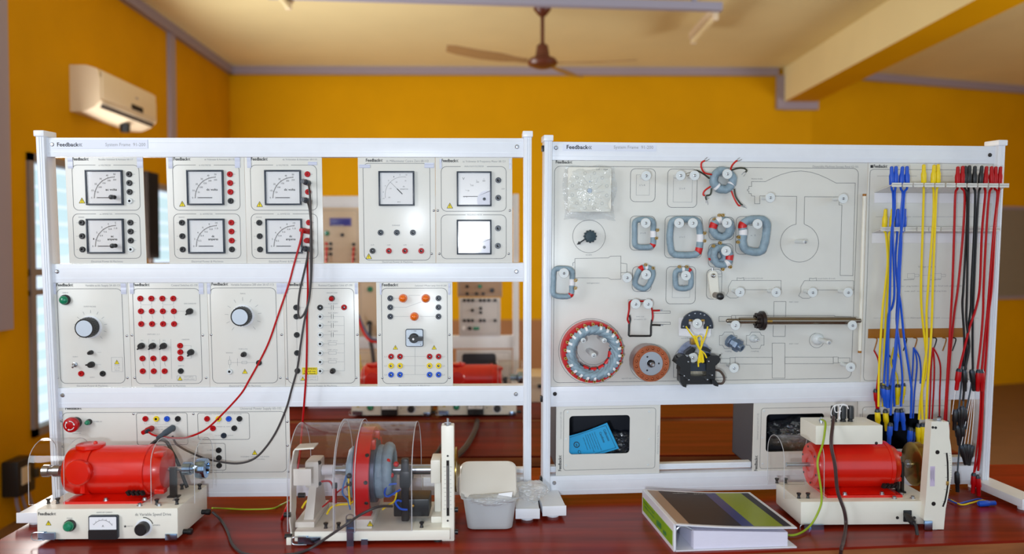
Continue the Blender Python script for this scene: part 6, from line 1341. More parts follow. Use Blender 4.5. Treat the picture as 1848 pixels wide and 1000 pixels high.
# winding heads
for px, R_, r_, off2 in ((644, .045, .020, 0), (688, .046, .020, 0), (702, .054, .014, .004)):
    pts = [Vector((AX(px), Yc + R_ * math.cos(2 * math.pi * k / 16), az - .004 + off2 + R_ * math.sin(2 * math.pi * k / 16))) for k in range(16)]; MB(off).tube(pts, r_, 12, True, 4, jit=.04).build('winding_head', M_tape, o)
for k, (px, a) in enumerate(((676, 60), (677, 100), (675, 140), (678, 235))): A = R(a); q = Vector((AX(px), Yc - .085 * math.cos(A), az + .085 * math.sin(A))); MB(off).box(q - Vector((.010, .008, .012)), q + Vector((.010, .008, .012)), .003).build('red_tape_band', M_redtape, o)
b = MB(off); b.lathe((AX(575), Yc, az), (1, 0, 0), [(.004, 0), (.0105, .001), (.0105, .060), (.0125, .060), (.0125, AX(782) - AX(575))], 24); b.build('shaft', M_steel, o)
MB(off).lathe((AX(650), Yc, az), (1, 0, 0), [(.045, -.012), (.078, -.008), (.078, .044), (.045, .048)], 40).build('rotor_core', mat('rotor_iron', (96, 104, 122), .4, metal=.5), o)
A = at(581, 848, Yc - .012); MB(off).tube([Vector((AX(582), Yc, az)), Vector((AX(602), Yc, az))], .0130, 20, sm=False).build('paper_wrap', M_paper, o)
# left pedestal
b = MB(off); xa, xb = AX(556), AX(581)
b.box((xa, Yc - .035, az - .035), (xb, Yc + .035, az + .030), .006); xm = (xa + xb) / 2
b.hexa([(xa + .004, Yc - .075, zt), (xb - .006, Yc - .075, zt), (xb - .006, Yc + .075, zt), (xa + .004, Yc + .075, zt), (xa + .012, Yc - .03, az - .02), (xb - .006, Yc - .03, az - .02), (xb - .006, Yc + .03, az - .02), (xa + .012, Yc + .03, az - .02)])
b.box((xa - .012, Yc - .085, zt), (xb, Yc + .085, zt + .014), .003); b.build('bearing_pedestal', M_base, o)
for dz in (-.026, .026): MB(off).ball((xb, Yc - .028, az + dz), .005, 10).build('pedestal_screw', M_darkst, o)
# left end bracket of bent sheet
xl0 = at(527, 900, Yc - .08).x
b = MB(off); prof = [(at(524, 975, Yf).x - xl0, TZ + .012), (at(524, 918, Yf + .02).x - xl0, TZ + .055), (0, TZ + .07), (.002, at(529, 840, Yf + .03).z), (.009, at(534, 812, Yf + .03).z), (.012, at(537, 808, Yf + .03).z), (at(569, 808, Yf + .03).x - xl0, at(569, 806, Yf + .03).z)]
b.sheet(prof, (xl0, Yf + .012, 0), (1, 0, 0), (0, 0, 1), (0, 1, 0), .050, .003); b.build('end_bracket', M_base, o)
a, c = at(530, 876, Yf + .015), at(562, 846, Yf + .015); MB(off).box((a.x, Yf + .012, a.z), (c.x, Yf + .016, c.z), .001).build('bracket_plate', M_base, o)
q = at(521, 977, Yf); MB(off).box(q - Vector((.006, 0, .010)), q + Vector((.006, .012, .008)), .002).build('bracket_stop', M_base, o)
for px, py in ((520, 929), (522, 968), (546, 894)): q = at(px, py, Yf + .01); MB(off).cyl(q + Vector((-.010, 0, 0)), q + Vector((.006, 0, 0)), .006, n=12).build('thumb_nut', M_black, o)
# right pedestal and balance arm
b = MB(off); xa, xb = AX(779), AX(797); b.box((xa, Yc - .034, at(790, 866, Yc).z), (xb, Yc + .034, at(790, 824, Yc).z), .004); b.box((AX(785), Yc - .022, zt), (xb, Yc + .03, at(790, 866, Yc).z + .004), .003); b.box((AX(781), Yc - .06, zt), (xb + .004, Yc + .06, zt + .016), .003); b.build('bearing_pedestal', M_base, o)
Ya = Yf + .018; a, c = at(797, 979, Ya), at(819, 768, Ya)
b = MB(off); b.box((a.x, Ya, a.z), (c.x, Ya + .03, c.z), .003); arm = b.build('balance_arm', M_base, o)
s0, s1 = at(806, 931, Ya), at(810.5, 831, Ya); MB(off).box((s0.x, Ya - .0012, s0.z), (s1.x, Ya + .002, s1.z)).build('scale_slot', M_vent, arm)
b = MB(off); b.cyl((s0.x + .003, Ya - .002, s0.z + .02), (s0.x + .003, Ya - .002, s1.z - .012), .0018, n=8); b.build('scale_spring', M_steel, arm)
b = MB(off)
for k in range(11): z = s0.z + (s1.z - s0.z) * (.12 + .076 * k); L_ = .006 if k % 5 == 0 else .0035; b.quad(s1.x + .0015, z, s1.x + .0015 + L_, z + .0007, Ya - .0004, 0); b.quad(s0.x - .0015 - L_, z, s0.x - .0015, z + .0007, Ya - .0004, 0)
b.build('scale_marks', M_grey, arm, smooth=False)
q = at(808, 769, Ya + .01); b = MB(off); b.lathe(q, (0, 0, 1), [(.010, -.001), (.010, .003), (.0085, .004), (.0085, .008), (.003, .008), (.0028, .018), (.001, .019)], 12); b.build('adjusting_nut', M_steel, arm)
for py in (823, 940): q = at(808, py, Ya); MB(off).lathe(q, (0, -1, 0), [(.0026, 0), (.002, .0012), (.0003, .0014)], 10).build('arm_screw', M_darkst, arm)
b = MB(off); q = at(808, 981, Ya + .01); b.cyl(q + Vector((0, 0, .004)), q + Vector((0, 0, -.004)), .008, n=14); b.cyl(at(820, 962, Ya + .01), at(820, 988, Ya + .01), .0015, n=8); b.build('lower_clamp', M_steel, arm)
b = MB(off); qx = at(820, 848, Yc).x + .002; b.lathe((qx, Yc, az), (1, 0, 0), [(.055, 0), (.055, .005), (.02, .006), (.012, .012), (.003, .012)], 36); b.build('brake_disc', mat('iridescent_zinc', (150, 122, 58), .25, metal=.9, noise=.3, scale=14), o)
for px, py in ((822, 920), (822, 960)): q = at(px, py, Ya + .02); MB(off).cyl(q + Vector((-.008, 0, 0)), q + Vector((.006, 0, 0)), .006, n=12).build('thumb_nut', M_black, o)
# brush gear
Yg = Yc - .06
a, c = at(724, 952, Yg), at(737, 829, Yg); b = MB(off); b.box((a.x, Yg, zt + .004), (c.x, Yg + .02, c.z), .004); b.box((a.x - .004, Yg - .002, az - .03), (c.x + .004, Yg + .09, az + .012), .006); b.build('brush_arm', M_black, o)
a, c = at(710, 934, Yg), at(774, 902, Yg); MB(off).box((a.x, Yg + .004, max(a.z, zt)), (c.x, Yg + .08, c.z), .003).build('terminal_box', M_black, o)
q = at(745, 913, Yg); MB(off).ball(q, .004, 10).build('box_screw', M_brass, o)
for q in ((700, 832), (706, 858), (715, 838)): P_ = at(q[0], q[1], Yc - .05); MB(off).ball(P_, .007, 10).build('terminal', M_redtape, o)
def wire(name, m, pts, r=.0022): return MB(off).tube([at(px, py, Y) for px, py, Y in pts], r, 7).build(name, m, o)
wire('blue_wire', M_blue, [(716, 873, Yg), (700, 876, Yg), (694, 890, Yg), (700, 896, Yg), (722, 884, Yg)], .0024); wire('blue_wire', M_blue, [(735, 920, Yg - .004), (722, 918, Yg - .01), (714, 908, Yg - .01), (718, 903, Yg - .006), (724, 905, Yg)], .0026)
wire('yellow_wire', M_yel, [(716, 888, Yg), (712, 904, Yg), (700, 912, Yg), (690, 920, Yg)])
wire('red_wire', M_red, [(580, 869, Yc - .05), (595, 869, Yc - .055), (601, 878, Yc - .06)], .0026); wire('red_wire', M_red, [(637, 872, Yc - .06), (612, 886, Yc - .06), (596, 903, Yc - .05), (582, 915, Yc - .04)], .002)
q = at(604, 876, Yc - .06); b = MB(off); b.box(q + Vector((-.006, -.005, -.008)), q + Vector((.006, .005, .006)), .002); b.build('clip_boot', M_black, o)
a, c = at(601, 908, Yc - .06), at(608, 881, Yc - .06); MB(off).box((a.x, Yc - .066, a.z), (c.x, Yc - .056, c.z), .002).build('red_clip', M_red, o)
wire('blue_wire', mat('steel_blue_wire', (60, 112, 180), .45), [(625, 858, Yc - .08), (618, 888, Yc - .085), (628, 903, Yc - .09), (632, 920, Yc - .1)]); wire('yellow_wire', M_yel, [(629, 860, Yc - .08), (630, 890, Yc - .085), (632, 912, Yc - .095)])
for py in (859, 874): q = at(630, py, Yc - .078); MB(off).ball(q, .007, 10).build('terminal_boot', M_black, o)
wire('yellow_wire', M_yel, [(590, 928, Yc - .06), (598, 916, Yc - .06), (612, 911, Yc - .06), (632, 909, Yc - .06), (643, 899, Yc - .05)], .0026); wire('yellow_wire', M_yel, [(545, 917, Yc), (553, 905, Yc), (563, 903, Yc)], .0026)
for px in (588, 611): spacer(off, Vector((at(px, 952, Yf + .02).x, Yf + .02, zt)), o)
spacer(off, Vector((at(761, 948, Yf + .02).x, Yf + .02, zt)), o)
latch(off, at(538, 974, Yf), (1, 0, 0), .054, o)
latch(off, at(633, 944, Yf - .002) + Vector((0, 0, .01)), (0, 0, -1), .070, o)
q0, q1 = at(652, 984, Yf), at(664, 973, Yf); MB(off).box((q0.x, Yf - .003, q0.z), (q1.x, Yf, q1.z)).build('catch_plate', M_chrome, o)
b = MB(off); q = at(668, 945, Yc - .095); yq = Yc - .0955; t = [(q.x - .007, q.z - .006), (q.x + .007, q.z - .006), (q.x, q.z + .006)]; b.add([(x, yq, z) for x, z in t], [(0, 1, 2)], 1); b.line(t, .001, yq - .0002, 0, True); b.quad(q.x - .0007, q.z - .002, q.x + .0007, q.z + .003, yq - .0003, 0); b.build('warning_triangle', [M_ink, M_warn], o, smooth=False)

# ---------------- right brake machine
Yf = 1.923; Yb = 2.097; zt = at(1550, 905, Yf).z; x0, x1 = at(1445, 930, Yf).x, at(1690, 930, Yf).x
o = empty('brake_machine', ((x0 + x1) / 2, (Yf + Yb) / 2, TZ), 'red motor with a cream box on top and curved balance arm, right end of bench', 'motor brake unit'); off = Vector(((x0 + x1) / 2, (Yf + Yb) / 2, TZ))
base_box(off, o, x0, x1, Yf, Yb, TZ + FT, zt, .004)
for fx in (x0 + .04, x1 - .04):
    for fyy in (Yf + .03, Yb - .03): MB(off).cyl((fx, fyy, TZ), (fx, fyy, TZ + FT + .002), .011, n=14).build('rubber_foot', M_rubber, o)
Yc = 2.01; sc = F / Yc; az = at(1520, 838, Yc).z; r = 41.5 / sc; xa, xb = at(1459, 838, Yc).x, at(1612, 838, Yc).x; L_ = xb - xa
b = MB(off); b.lathe((xa, Yc, az), (1, 0, 0), [(r * .28, .003), (r * .30, 0), (r * .62, 0), (r * .64, .004), (r * .92, .004), (r * .98, .010), (r, .02), (r * .985, .024), (r * .985, L_ * .86), (r * 1.02, L_ * .86), (r * 1.02, L_ * .90), (r * .96, L_ * .91), (r * .8, L_ * .99), (r * .3, L_)], 48); b.build('motor_body', M_redp, o)
cradle(off, o, at(1476, 893, Yc).x, at(1608, 893, Yc).x, Yc, az - r * .9, zt, .058)
for s_ in (1, -1): MB(off).box((xb - .012, Yc - r * .5, az + s_ * r * .55 - .006), (xb + .008, Yc - r * .5 + .014, az + s_ * r * .55 + .006), .003).build('end_lug', M_redp, o)
for k in range(4): xx = at(1578, 838, Yc).x + .010 * k; q = Vector((xx, Yc - r * .80, az - r * .72)); b = MB(off); b.hexa([q + Vector(v) for v in ((-.003, -.006, -.006), (.003, -.006, -.006), (.003, .006, -.006), (-.003, .006, -.006), (0, -.012, .005), (.006, -.012, .005), (.006, .004, .005), (0, .004, .005))]); b.build('cooling_slot', M_vent, o)
for a in range(20, 380, 60): q = Vector((xa + .002, Yc + r * .78 * math.cos(R(a)), az + r * .78 * math.sin(R(a)))); MB(off).cyl(q, q - X_ * .001, .0028, n=10).build('end_hole', M_vent, o)
b = MB(off); b.cyl((at(1419, 838, Yc).x, Yc, az), (xa + .004, Yc, az), .0056, n=16); b.cyl((xb - .01, Yc, az), (at(1668, 838, Yc).x, Yc, az), .0045, n=16); b.build('shaft', M_steel, o)
# cream box on top of the motor
Y0, Y1 = 1.952, 2.055; a, c = at(1472, 803, Y0), at(1593.5, 767.5, Y0); b = MB(off); b.box((a.x, Y0, a.z), (c.x, Y1, c.z), .003); b.build('connection_box', M_base, o)
q = at(1581.5, 800, Y0); MB(off).lathe(q, (0, -1, 0), [(.004, 0), (.003, .002), (.0003, .0026)], 12).build('box_screw', M_darkst, o)
for px in (1505, 1521, 1535):
    q = at(px, 760, 2.0); q.z = c.z; b = MB(off); b.lathe(q, (0, 0, 1), [(.008, 0), (.006, .006), (.0085, .008), (.0085, .036), (.0075, .040), (.001, .040)], 12); b.build('banana_plug', M_black, o)
q = at(1482, 762, 1.985); q.z = c.z; b = MB(off); b.lathe(q, (0, 0, 1), [(.004, 0), (.004, .004), (.006, .004), (.006, .008), (.003, .009), (.003, .014), (.001, .015)], 8); b.build('earth_post', M_steel, o)
for pts in (((1507, 755), (1500, 748), (1503, 735), (1512, 731), (1516, 742), (1513, 757)), ((1518, 742), (1508, 744), (1507, 733), (1517, 730), (1527, 731), (1531, 738)), ((1516, 757), (1515, 745), (1519, 732), (1527, 732))):
    MB(off).tube([at(px, py, 1.985) for px, py in pts], .0013, 6).build('white_wire', M_paper, o)
# bracket, brass brake drum, balance arm
b = MB(off); xq = at(1619, 838, Yc).x; b.box((xq - .009, Yc - .02, zt), (xq - .003, Yc - .008, az + .008), .001); b.box((xq + .003, Yc - .02, zt), (xq + .009, Yc - .008, az + .008), .001); b.box((xq - .012, Yc - .024, zt), (xq + .012, Yc, zt + .004)); b.build('bearing_bracket', M_darkst, o)
b = MB(off); xq = at(1644, 838, Yc).x; rd = 39.5 / sc; b.lathe((xq, Yc, az), (1, 0, 0), [(.010, -.004), (rd * .93, 0), (rd, .003), (rd, .022), (rd * .93, .026), (rd * .9, .040), (.012, .042)], 56); b.build('brake_drum', mat('iridescent_zinc', (150, 122, 58), .25, metal=.9, noise=.3, scale=14), o)
b = MB(off); b.lathe((xq - .006, Yc, az), (1, 0, 0), [(.004, -.004), (.011, -.004), (.011, .004)], 16); b.build('drum_boss', M_steel, o)
Ya = 1.905; Q6 = lambda x, y, Y=Ya: at(1530 + x / 3.846, 720 + y / 3.846, Y)
outl = [(582, 156), (700, 160), (706, 220), (706, 270), (716, 330), (724, 430), (720, 540), (700, 660), (680, 760), (672, 840), (666, 906), (590, 906), (526, 838), (540, 720), (556, 500), (566, 380), (574, 260)]
pp = [Q6(*q) for q in outl]; b = MB(off); b.prism([(q.x, q.z) for q in pp], (0, Ya, 0), (1, 0, 0), (0, 0, 1), (0, 1, 0), .028); arm = b.build('balance_arm', M_base, o)
def strip(b, pts, wd, y): return b.line([(Q6(*q).x, Q6(*q).z) for q in pts], wd, y)
strip(MB(off), [(686, 378), (692, 440), (694, 520), (694, 590), (686, 650), (674, 710), (660, 745)], .0042, Ya - .0006).build('scale_slot', M_vent, arm, smooth=False)
b = MB(off)
for k in range(22):
    t = k / 21; y = 378 + 350 * t; x = 692 + 10 * math.sin(math.pi * min(1, t * 1.1)) - 26 * max(0, t - .55); d = 14 if k % 5 == 0 else 8; strip(b, [(x + 10, y), (x + 10 + d, y)], .0006, Ya - .0005)
    if k % 5 == 0: strip(b, [(x - 12 - d, y), (x - 12, y)], .0006, Ya - .0005)
b.build('scale_marks', M_grey, arm, smooth=False)
q0, q1 = Q6(570, 606), Q6(604, 468); b = MB(off); b.box((q0.x, Ya - .0008, q0.z), (q1.x, Ya, q1.z)); b.build('rating_label', mat('lilac_label', (200, 186, 216), .5), arm)
b = MB(off)
for k in range(6): X = q1.x - .002 - .0018 * k; b.quad(X - .0005, q0.z + .012 + .004 * (k % 3), X, q1.z - .004 - .006 * (k % 2), Ya - .0010, 0)
b.build('label_print', M_grey, arm, smooth=False)
for x, y, m in ((590, 198, M_darkst), (610, 200, M_darkst), (622, 370, M_vent), (595, 728, M_vent)): q = Q6(x, y); MB(off).lathe(q, (0, -1, 0), [(.0035 if m is M_darkst else .0052, -.001), (.0032 if m is M_darkst else .0052, .0006), (.0003, .0008)], 14).build('arm_screw' if m is M_darkst else 'arm_hole', m, arm)
q = Q6(690, 585); MB(off).box(q + Vector((-.003, -.003, -.005)), q + Vector((.003, 0, .005)), .001).build('scale_pointer', M_brass, arm)
q = Q6(642, 158); b = MB(off); b.lathe(q + Vector((0, .012, -.001)), (0, 0, 1), [(.011, 0), (.011, .003), (.009, .004), (.009, .008), (.002, .009)], 12); b.build('adjusting_nut', M_steel, arm)
q0, q1 = Q6(524, 906), Q6(580, 844); MB(off).box((q0.x, Ya - .006, q0.z), (q1.x, Ya, q1.z), .001).build('catch_plate', M_chrome, arm)
b = MB(off); q = Q6(610, 910); b.cyl(q + Vector((0, .01, .004)), q + Vector((0, .01, -.006)), .009, n=14); b.cyl(Q6(657, 900) + Vector((0, .01, 0)), Q6(657, 970) + Vector((0, .01, 0)), .0018, n=8); b.build('lower_clamp', M_steel, arm)
# mains inlet, earth latch, knobs, guard
fp = lambda px, py: at(px, py, Yf)
q0, q1 = fp(1629.5, 941.5), fp(1644.5, 920.5); MB(off).box((q0.x, Yf - .004, q0.z), (q1.x, Yf, q1.z), .002).build('mains_inlet', M_black, o)
for px in (1619.5, 1650): MB(off).lathe(fp(px, 934.5), (0, -1, 0), [(.004, 0), (.003, .002), (.0003, .0026)], 12).build('inlet_screw', M_darkst, o)
latch(off, fp(1451, 951), (1, 0, 0), .046, o)
gw = .060; arch_guard(off, o, at(1400, 838, Yc).x, at(1470, 838, Yc).x, Yc, zt, gw, at(1420, 786, Yc).z - zt)
for px, py, yy in ((1402, 868, Yb - .012), (1418, 868, Yb - .012), (1441.6, 896, Yf + .03), (1458, 896, Yf + .03)): spacer(off, Vector((at(px, py, yy).x, yy, zt)), o)
for px in (1525, 1592): hexbolt(off, Vector((at(px, 890, Yc - .05).x, Yc - .048, zt + .006)), o)
for px, yy in ((1614, Yf + .02), (1647, Yf + .02), (1626, Yf + .05)): hexbolt(off, Vector((at(px, 900, yy).x, yy, zt)), o)

# ================================================================== loose things on the bench
# ring binder
Zb = .061; c00, c10 = atz(1217, 996, TZ), atz(1438, 989, TZ); c01, c11 = atz(1160, 926, TZ), atz(1348, 926, TZ)
ctr = (c00 + c10 + c01 + c11) / 4; o = empty('ring_binder', (ctr.x, ctr.y, TZ), 'thick white ring binder with green spine panel and dark cover lying on the bench', 'binder'); off = Vector((ctr.x, ctr.y, TZ))
ux = (c10 - c00); uy = (c01 - c00); uz = Vector((0, 0, 1)); ux.z = uy.z = 0
def BQ(s_, t, z): return c00 + ux * s_ + uy * t + uz * z
M_bind = mat('white_vinyl', (224, 226, 236), .25); th = .004
def bcover(name, pts, m=M_bind):
    b = MB(off); b.hexa(pts); return b.build(name, m, o)
bcover('back_cover', [BQ(0, 0, 0), BQ(1, 0, 0), BQ(1, 1, 0), BQ(0, 1, 0), BQ(0, 0, .003), BQ(1, 0, .003), BQ(1, 1, .003), BQ(0, 1, .003)])
zr = .060
def TZf(s_): return Zb - .006 * math.sin(math.pi * min(1, s_)) * .6 - .016 * s_
b = MB(off); n = 12; vs = []
for i in range(n + 1):
    s_ = i / n
    for t in (0, 1): vs += [BQ(s_, t, TZf(s_)), BQ(s_, t, TZf(s_) + .003)]
b.add(vs, [(4 * i + 1, 4 * i + 5, 4 * i + 7, 4 * i + 3) for i in range(n)] + [(4 * i + 2, 4 * i + 6, 4 * i + 4, 4 * i) for i in range(n)] + [(4 * i, 4 * i + 4, 4 * i + 5, 4 * i + 1) for i in range(n)] + [(4 * i + 3, 4 * i + 7, 4 * i + 6, 4 * i + 2) for i in range(n)] + [(0, 1, 3, 2), (4 * n + 2, 4 * n + 3, 4 * n + 1, 4 * n)]); fc = b.build('front_cover', M_bind, o)
bcover('spine', [BQ(-.006, 0, 0), BQ(.012, 0, 0), BQ(.012, 1, 0), BQ(-.006, 1, 0), BQ(-.006, 0, Zb + .002), BQ(.012, 0, Zb + .002), BQ(.012, 1, Zb + .002), BQ(-.006, 1, Zb + .002)])
M_lime = mat('lime_print', (126, 176, 10), .25, noise=.12, scale=30); M_gdk = mat('green_print', (40, 130, 60), .3); M_cov = mat('dark_cover_print', (40, 38, 48), .35, spec=.12); M_taupe = mat('taupe_stripe', (160, 132, 114), .35, spec=.2); M_navy = mat('navy_stripe', (44, 56, 118), .3, spec=.2); M_limec = mat('olive_stripe', (136, 150, 20), .3, spec=.2)
b = MB(off); b.hexa([BQ(-.0085, .03, .010), BQ(-.006, .03, .010), BQ(-.006, .97, .010), BQ(-.0085, .97, .010), BQ(-.0085, .03, .045), BQ(-.006, .03, .045), BQ(-.006, .97, .045), BQ(-.0085, .97, .045)]); sp = b.build('spine_label', M_lime, o)
b = MB(off)
for t0, t1, z0, z1 in ((.35, .50, .016, .032), (.2, .3, .014, .026)): b.add([BQ(-.0090, t1, z0), BQ(-.0090, t0, z0 + .002), BQ(-.0090, t0, z1), BQ(-.0090, t1, z1 - .003)], [(0, 1, 2, 3)])
for k, (t0, z, h, s_) in enumerate(((.93, .034, .006, 'Electrical'), (.90, .024, .006, 'Machines'))):
    vt_, ft_, xx0, xx1 = text_mesh(s_, True); b.add([BQ(-.0090, t0 - (q.x - xx0) / (xx1 - xx0) * .34, z + q.y * h / .7) for q in vt_], ft_)
b.build('spine_lettering', M_gdk, sp, smooth=False)
def cpatch(s0, s1, t0, t1, m, nm, lift=.0034, skew=0.0):
    b = MB(off); n = 10; vs = []
    for i in range(n + 1):
        s_ = s0 + (s1 - s0) * i / n; vs += [BQ(s_, t0, TZf(s_) + lift), BQ(s_ + skew, t1, TZf(s_ + skew) + lift)]
    b.add(vs, [(2 * i, 2 * i + 2, 2 * i + 3, 2 * i + 1) for i in range(n)]); return b.build(nm, m, fc, smooth=False)
cpatch(.13, .97, .03, .97, M_cov, 'cover_sheet'); cpatch(.03, .13, .03, .97, M_taupe, 'taupe_stripe', .0033)
cpatch(.66, .90, .031, .969, M_limec, 'olive_stripe', .0036); cpatch(.56, .66, .031, .969, M_navy, 'navy_stripe', .0036)
b = MB(off)
for t, s_, z in (('Feedback', .22, .90), ('EDUCATION', .44, .91)):
    vt_, ft_, xx0, xx1 = text_mesh(t, True); b.add([BQ(s_ + (q.x - xx0) / (xx1 - xx0) * .17, z + q.y * .035, TZf(s_ + .08) + .0046) for q in vt_], ft_)
b.build('cover_lettering', M_lite, fc, smooth=False)
b = MB(off); n = 14
b.hexa([BQ(.16, .015, .0035), BQ(.93, .015, .0035), BQ(.93, .95, .0035), BQ(.16, .95, .0035), BQ(.16, .015, .046), BQ(.93, .015, .036), BQ(.93, .95, .036), BQ(.16, .95, .046)]); b.build('page_block', mat('page_edges', (222, 220, 240), .7, noise=.06, scale=60, stretch=(1, 1, 60)), o)
for t in (.06, .5, .93):
    b = MB(off); b.tube([BQ(.03, t, .006), BQ(.035, t, .045), BQ(.10, t, .052), BQ(.2, t, .035), BQ(.22, t, .008)], .0022, 8); b.build('binder_ring', M_steel, o)
# plastic food tub with its lid tipped up and bags in it
q = atz(884, 960, TZ); qy = q.y + .06; o = empty('plastic_tub', (q.x, qy, TZ), 'milky plastic tub with a loose tilted lid and clear bags inside, centre of the bench', 'plastic tub'); off = Vector((q.x, qy, TZ))
def tubprof(h, hw, hd, r, n=5): return [Vector((off.x + x, qy + y, TZ + h)) for x, y in rrect(-hw, -hd, hw, hd, r, n)]
b = MB(off); lay = [tubprof(*q) for q in ((.002, .050, .046, .018), (.004, .056, .052, .02), (.078, .066, .060, .02), (.080, .072, .065, .022), (.084, .072, .065, .022), (.080, .064, .058, .02), (.008, .054, .050, .018))]; m_ = len(lay[0])
for l in lay: b.v += l
for i in range(len(lay) - 1):
    for k in range(m_): b.f.append((i * m_ + k, i * m_ + (k + 1) % m_, (i + 1) * m_ + (k + 1) % m_, (i + 1) * m_ + k)); b.m.append(0)
b.f.append(tuple(reversed(range(m_)))); b.m.append(0); b.f.append(tuple((len(lay) - 1) * m_ + k for k in range(m_))); b.m.append(0)
b.build('tub_body', M_tub, o)
M_lid = mat('milky_lid', (226, 222, 216), .35)
b = MB(off); tl = Matrix.Rotation(R(48), 3, 'X'); cl = at(881, 866, qy + .012)
def LQ(x, y, z): return cl + tl @ Vector((x, y, z))
lay = []
for z, hw, hd, r in ((-.012, .072, .052, .022), (-.002, .073, .053, .022), (.004, .070, .050, .024), (.006, .062, .042, .02)): lay.append([LQ(x, y, z) for x, y in rrect(-hw, -hd, hw, hd, r, 5)])
for l in lay: b.v += l
for i in range(3):
    for k in range(m_): b.f.append((i * m_ + k, i * m_ + (k + 1) % m_, (i + 1) * m_ + (k + 1) % m_, (i + 1) * m_ + k)); b.m.append(0)
b.f.append(tuple(reversed(range(m_)))); b.m.append(0); b.f.append(tuple(3 * m_ + k for k in range(m_))); b.m.append(0); b.build('tub_lid', M_lid, o)
class WF:   # a plain upright frame for loose bags
    M = Matrix.Identity(4); rot = Euler((0, 0, 0))
    def __init__(s, Y): s.Y = Y
    def uv(s, px, py, w): q = at(px, py, s.Y); s.M = Matrix.Translation((0, s.Y + w, 0)); return q.x, q.z
crumple('plastic_bag', 'crumpled clear bag of small parts stuffed in the milky tub', 884, 918, 0, .050, .030, .042, M_bag2, 11, fr=WF(qy), rough=.16)
crumple('plastic_bag', 'crumpled clear bag spilling over the tub rim onto the rack feet', 957, 886, 0, .040, .024, .024, M_bag2, 12, fr=WF(2.03), rough=.2)
crumple('plastic_bag', 'crinkled clear film bunched along the front rim of the milky tub', 884, 902, 0, .056, .012, .020, M_bag2, 17, fr=WF(qy - .052), rough=.2)
crumple('plastic_bag', 'small clear bag corner poking up behind the tub lid', 875, 842, 0, .022, .011, .014, M_bag2, 13, fr=WF(qy + .075), rough=.2)
q = at(909, 899, qy - .06); o = tag(MB().hexa([q + Vector(v) for v in ((-.020, 0, -.006), (.018, .004, -.004), (.020, .012, -.003), (-.018, .010, -.006), (-.012, .004, .010), (.022, .010, .012), (.023, .011, .012), (-.011, .005, .010))]).build('paper_slip', M_paper), 'scrap of white paper lying on the bags at the tub rim', 'paper scrap')

# ================================================================== leads and cables
def cable(name, label, cat, m, pts, r, ends=(), group=None):
    off = Vector(pts[0]); o = empty(name, off, label, cat, group); b = MB(off); b.tube(pts, r, 8, k=7); b.build('cable', m, o)
    for (p_, d, m2, L_, rr) in ends:
        b = MB(off); d = Vector(d).normalized(); b.lathe(p_, d, [(rr * .7, -.004), (rr, 0), (rr, L_ * .55), (rr * .8, L_ * .6), (rr * .75, L_), (rr * .3, L_)], 12); b.build('plug', m2, o)
    return o
LP_ = lambda x, y, w: LF.M @ LF.P(x, y, w)
LN = (LF.r3 @ Vector((0, -1, 0)))
def stack(x, y, m2, dx, dy, L_=.034):  # plug body lying across its socket
    return (LP_(x, y, .006), LN + LF.r3 @ Vector((dx, 0, dy)), m2, L_, .0068)
cable('test_lead', 'long red lead curving from the dc meter panel to the power supply panel', 'test lead', M_red,
    [LP_(x, y, w) for x, y, w in ((553, 419, .02), (547, 416, .04), (541, 440, .045), (530, 480, .05), (520.6, 514.5, .055), (501, 572, .06), (485, 618, .06), (467.5, 654, .06), (450.5, 684.7, .06), (434, 712, .06), (397, 752, .06), (370, 776, .06), (340, 789, .06), (322.5, 791, .055), (302, 790, .05), (278, 785.6, .045), (268.5, 780, .04))], .0026,
    [(LP_(556, 418, .004), LN + LF.r3 @ Vector((-.35, 0, .15)), M_red, .034, .007), (LP_(274, 773, .004), LN + LF.r3 @ Vector((-.3, 0, -.1)), M_red, .034, .0078), (LP_(267.5, 777.5, .036), LN + LF.r3 @ Vector((-.8, 0, -.4)), M_bezel, .008, .0055)], 'test leads between the left panels')
cable('test_lead', 'red lead dropping straight from the dc meters behind the clear cover to the bench', 'test lead', M_red,
    [LP_(x, y, w) for x, y, w in ((556, 455, .02), (555, 470, .04), (555, 490, .045), (555.5, 526, .045), (554, 572, .04), (554, 618, .04), (553, 664, .04), (551, 700, .04), (547, 751, .035), (543, 800, .03), (540, 830, .03), (533, 866, .05))] + [at(526, 892, 2.03), at(517, 916, 1.98), atz(508, 938, TZ + .006), atz(512, 926, TZ + .008) + Vector((0, .03, 0))], .0027,
    [(LP_(556, 434, .004), LN, M_red, .028, .0072)], 'test leads between the left panels')
cable('test_lead', 'short black lead looping down from the upper dc dial and back up', 'test lead', M_gcable,
    [LP_(x, y, w) for x, y, w in ((557, 332, .03), (558.5, 345, .045), (560, 365, .05), (561, 400, .052), (560.5, 440, .055), (561, 490, .056), (560, 515, .056), (557.5, 542, .056), (549.5, 565, .056), (541, 574, .056), (538, 560, .054), (541, 526, .052), (551, 482, .05), (555, 462, .04), (555, 453, .03))], .0026,
    [(LP_(557, 330.5, .004), LN + LF.r3 @ Vector((-.25, 0, .1)), M_bezel, .034, .0074), (LP_(557, 450, .004), LN + LF.r3 @ Vector((-.25, 0, .1)), M_bezel, .034, .0074)], 'test leads between the left panels')
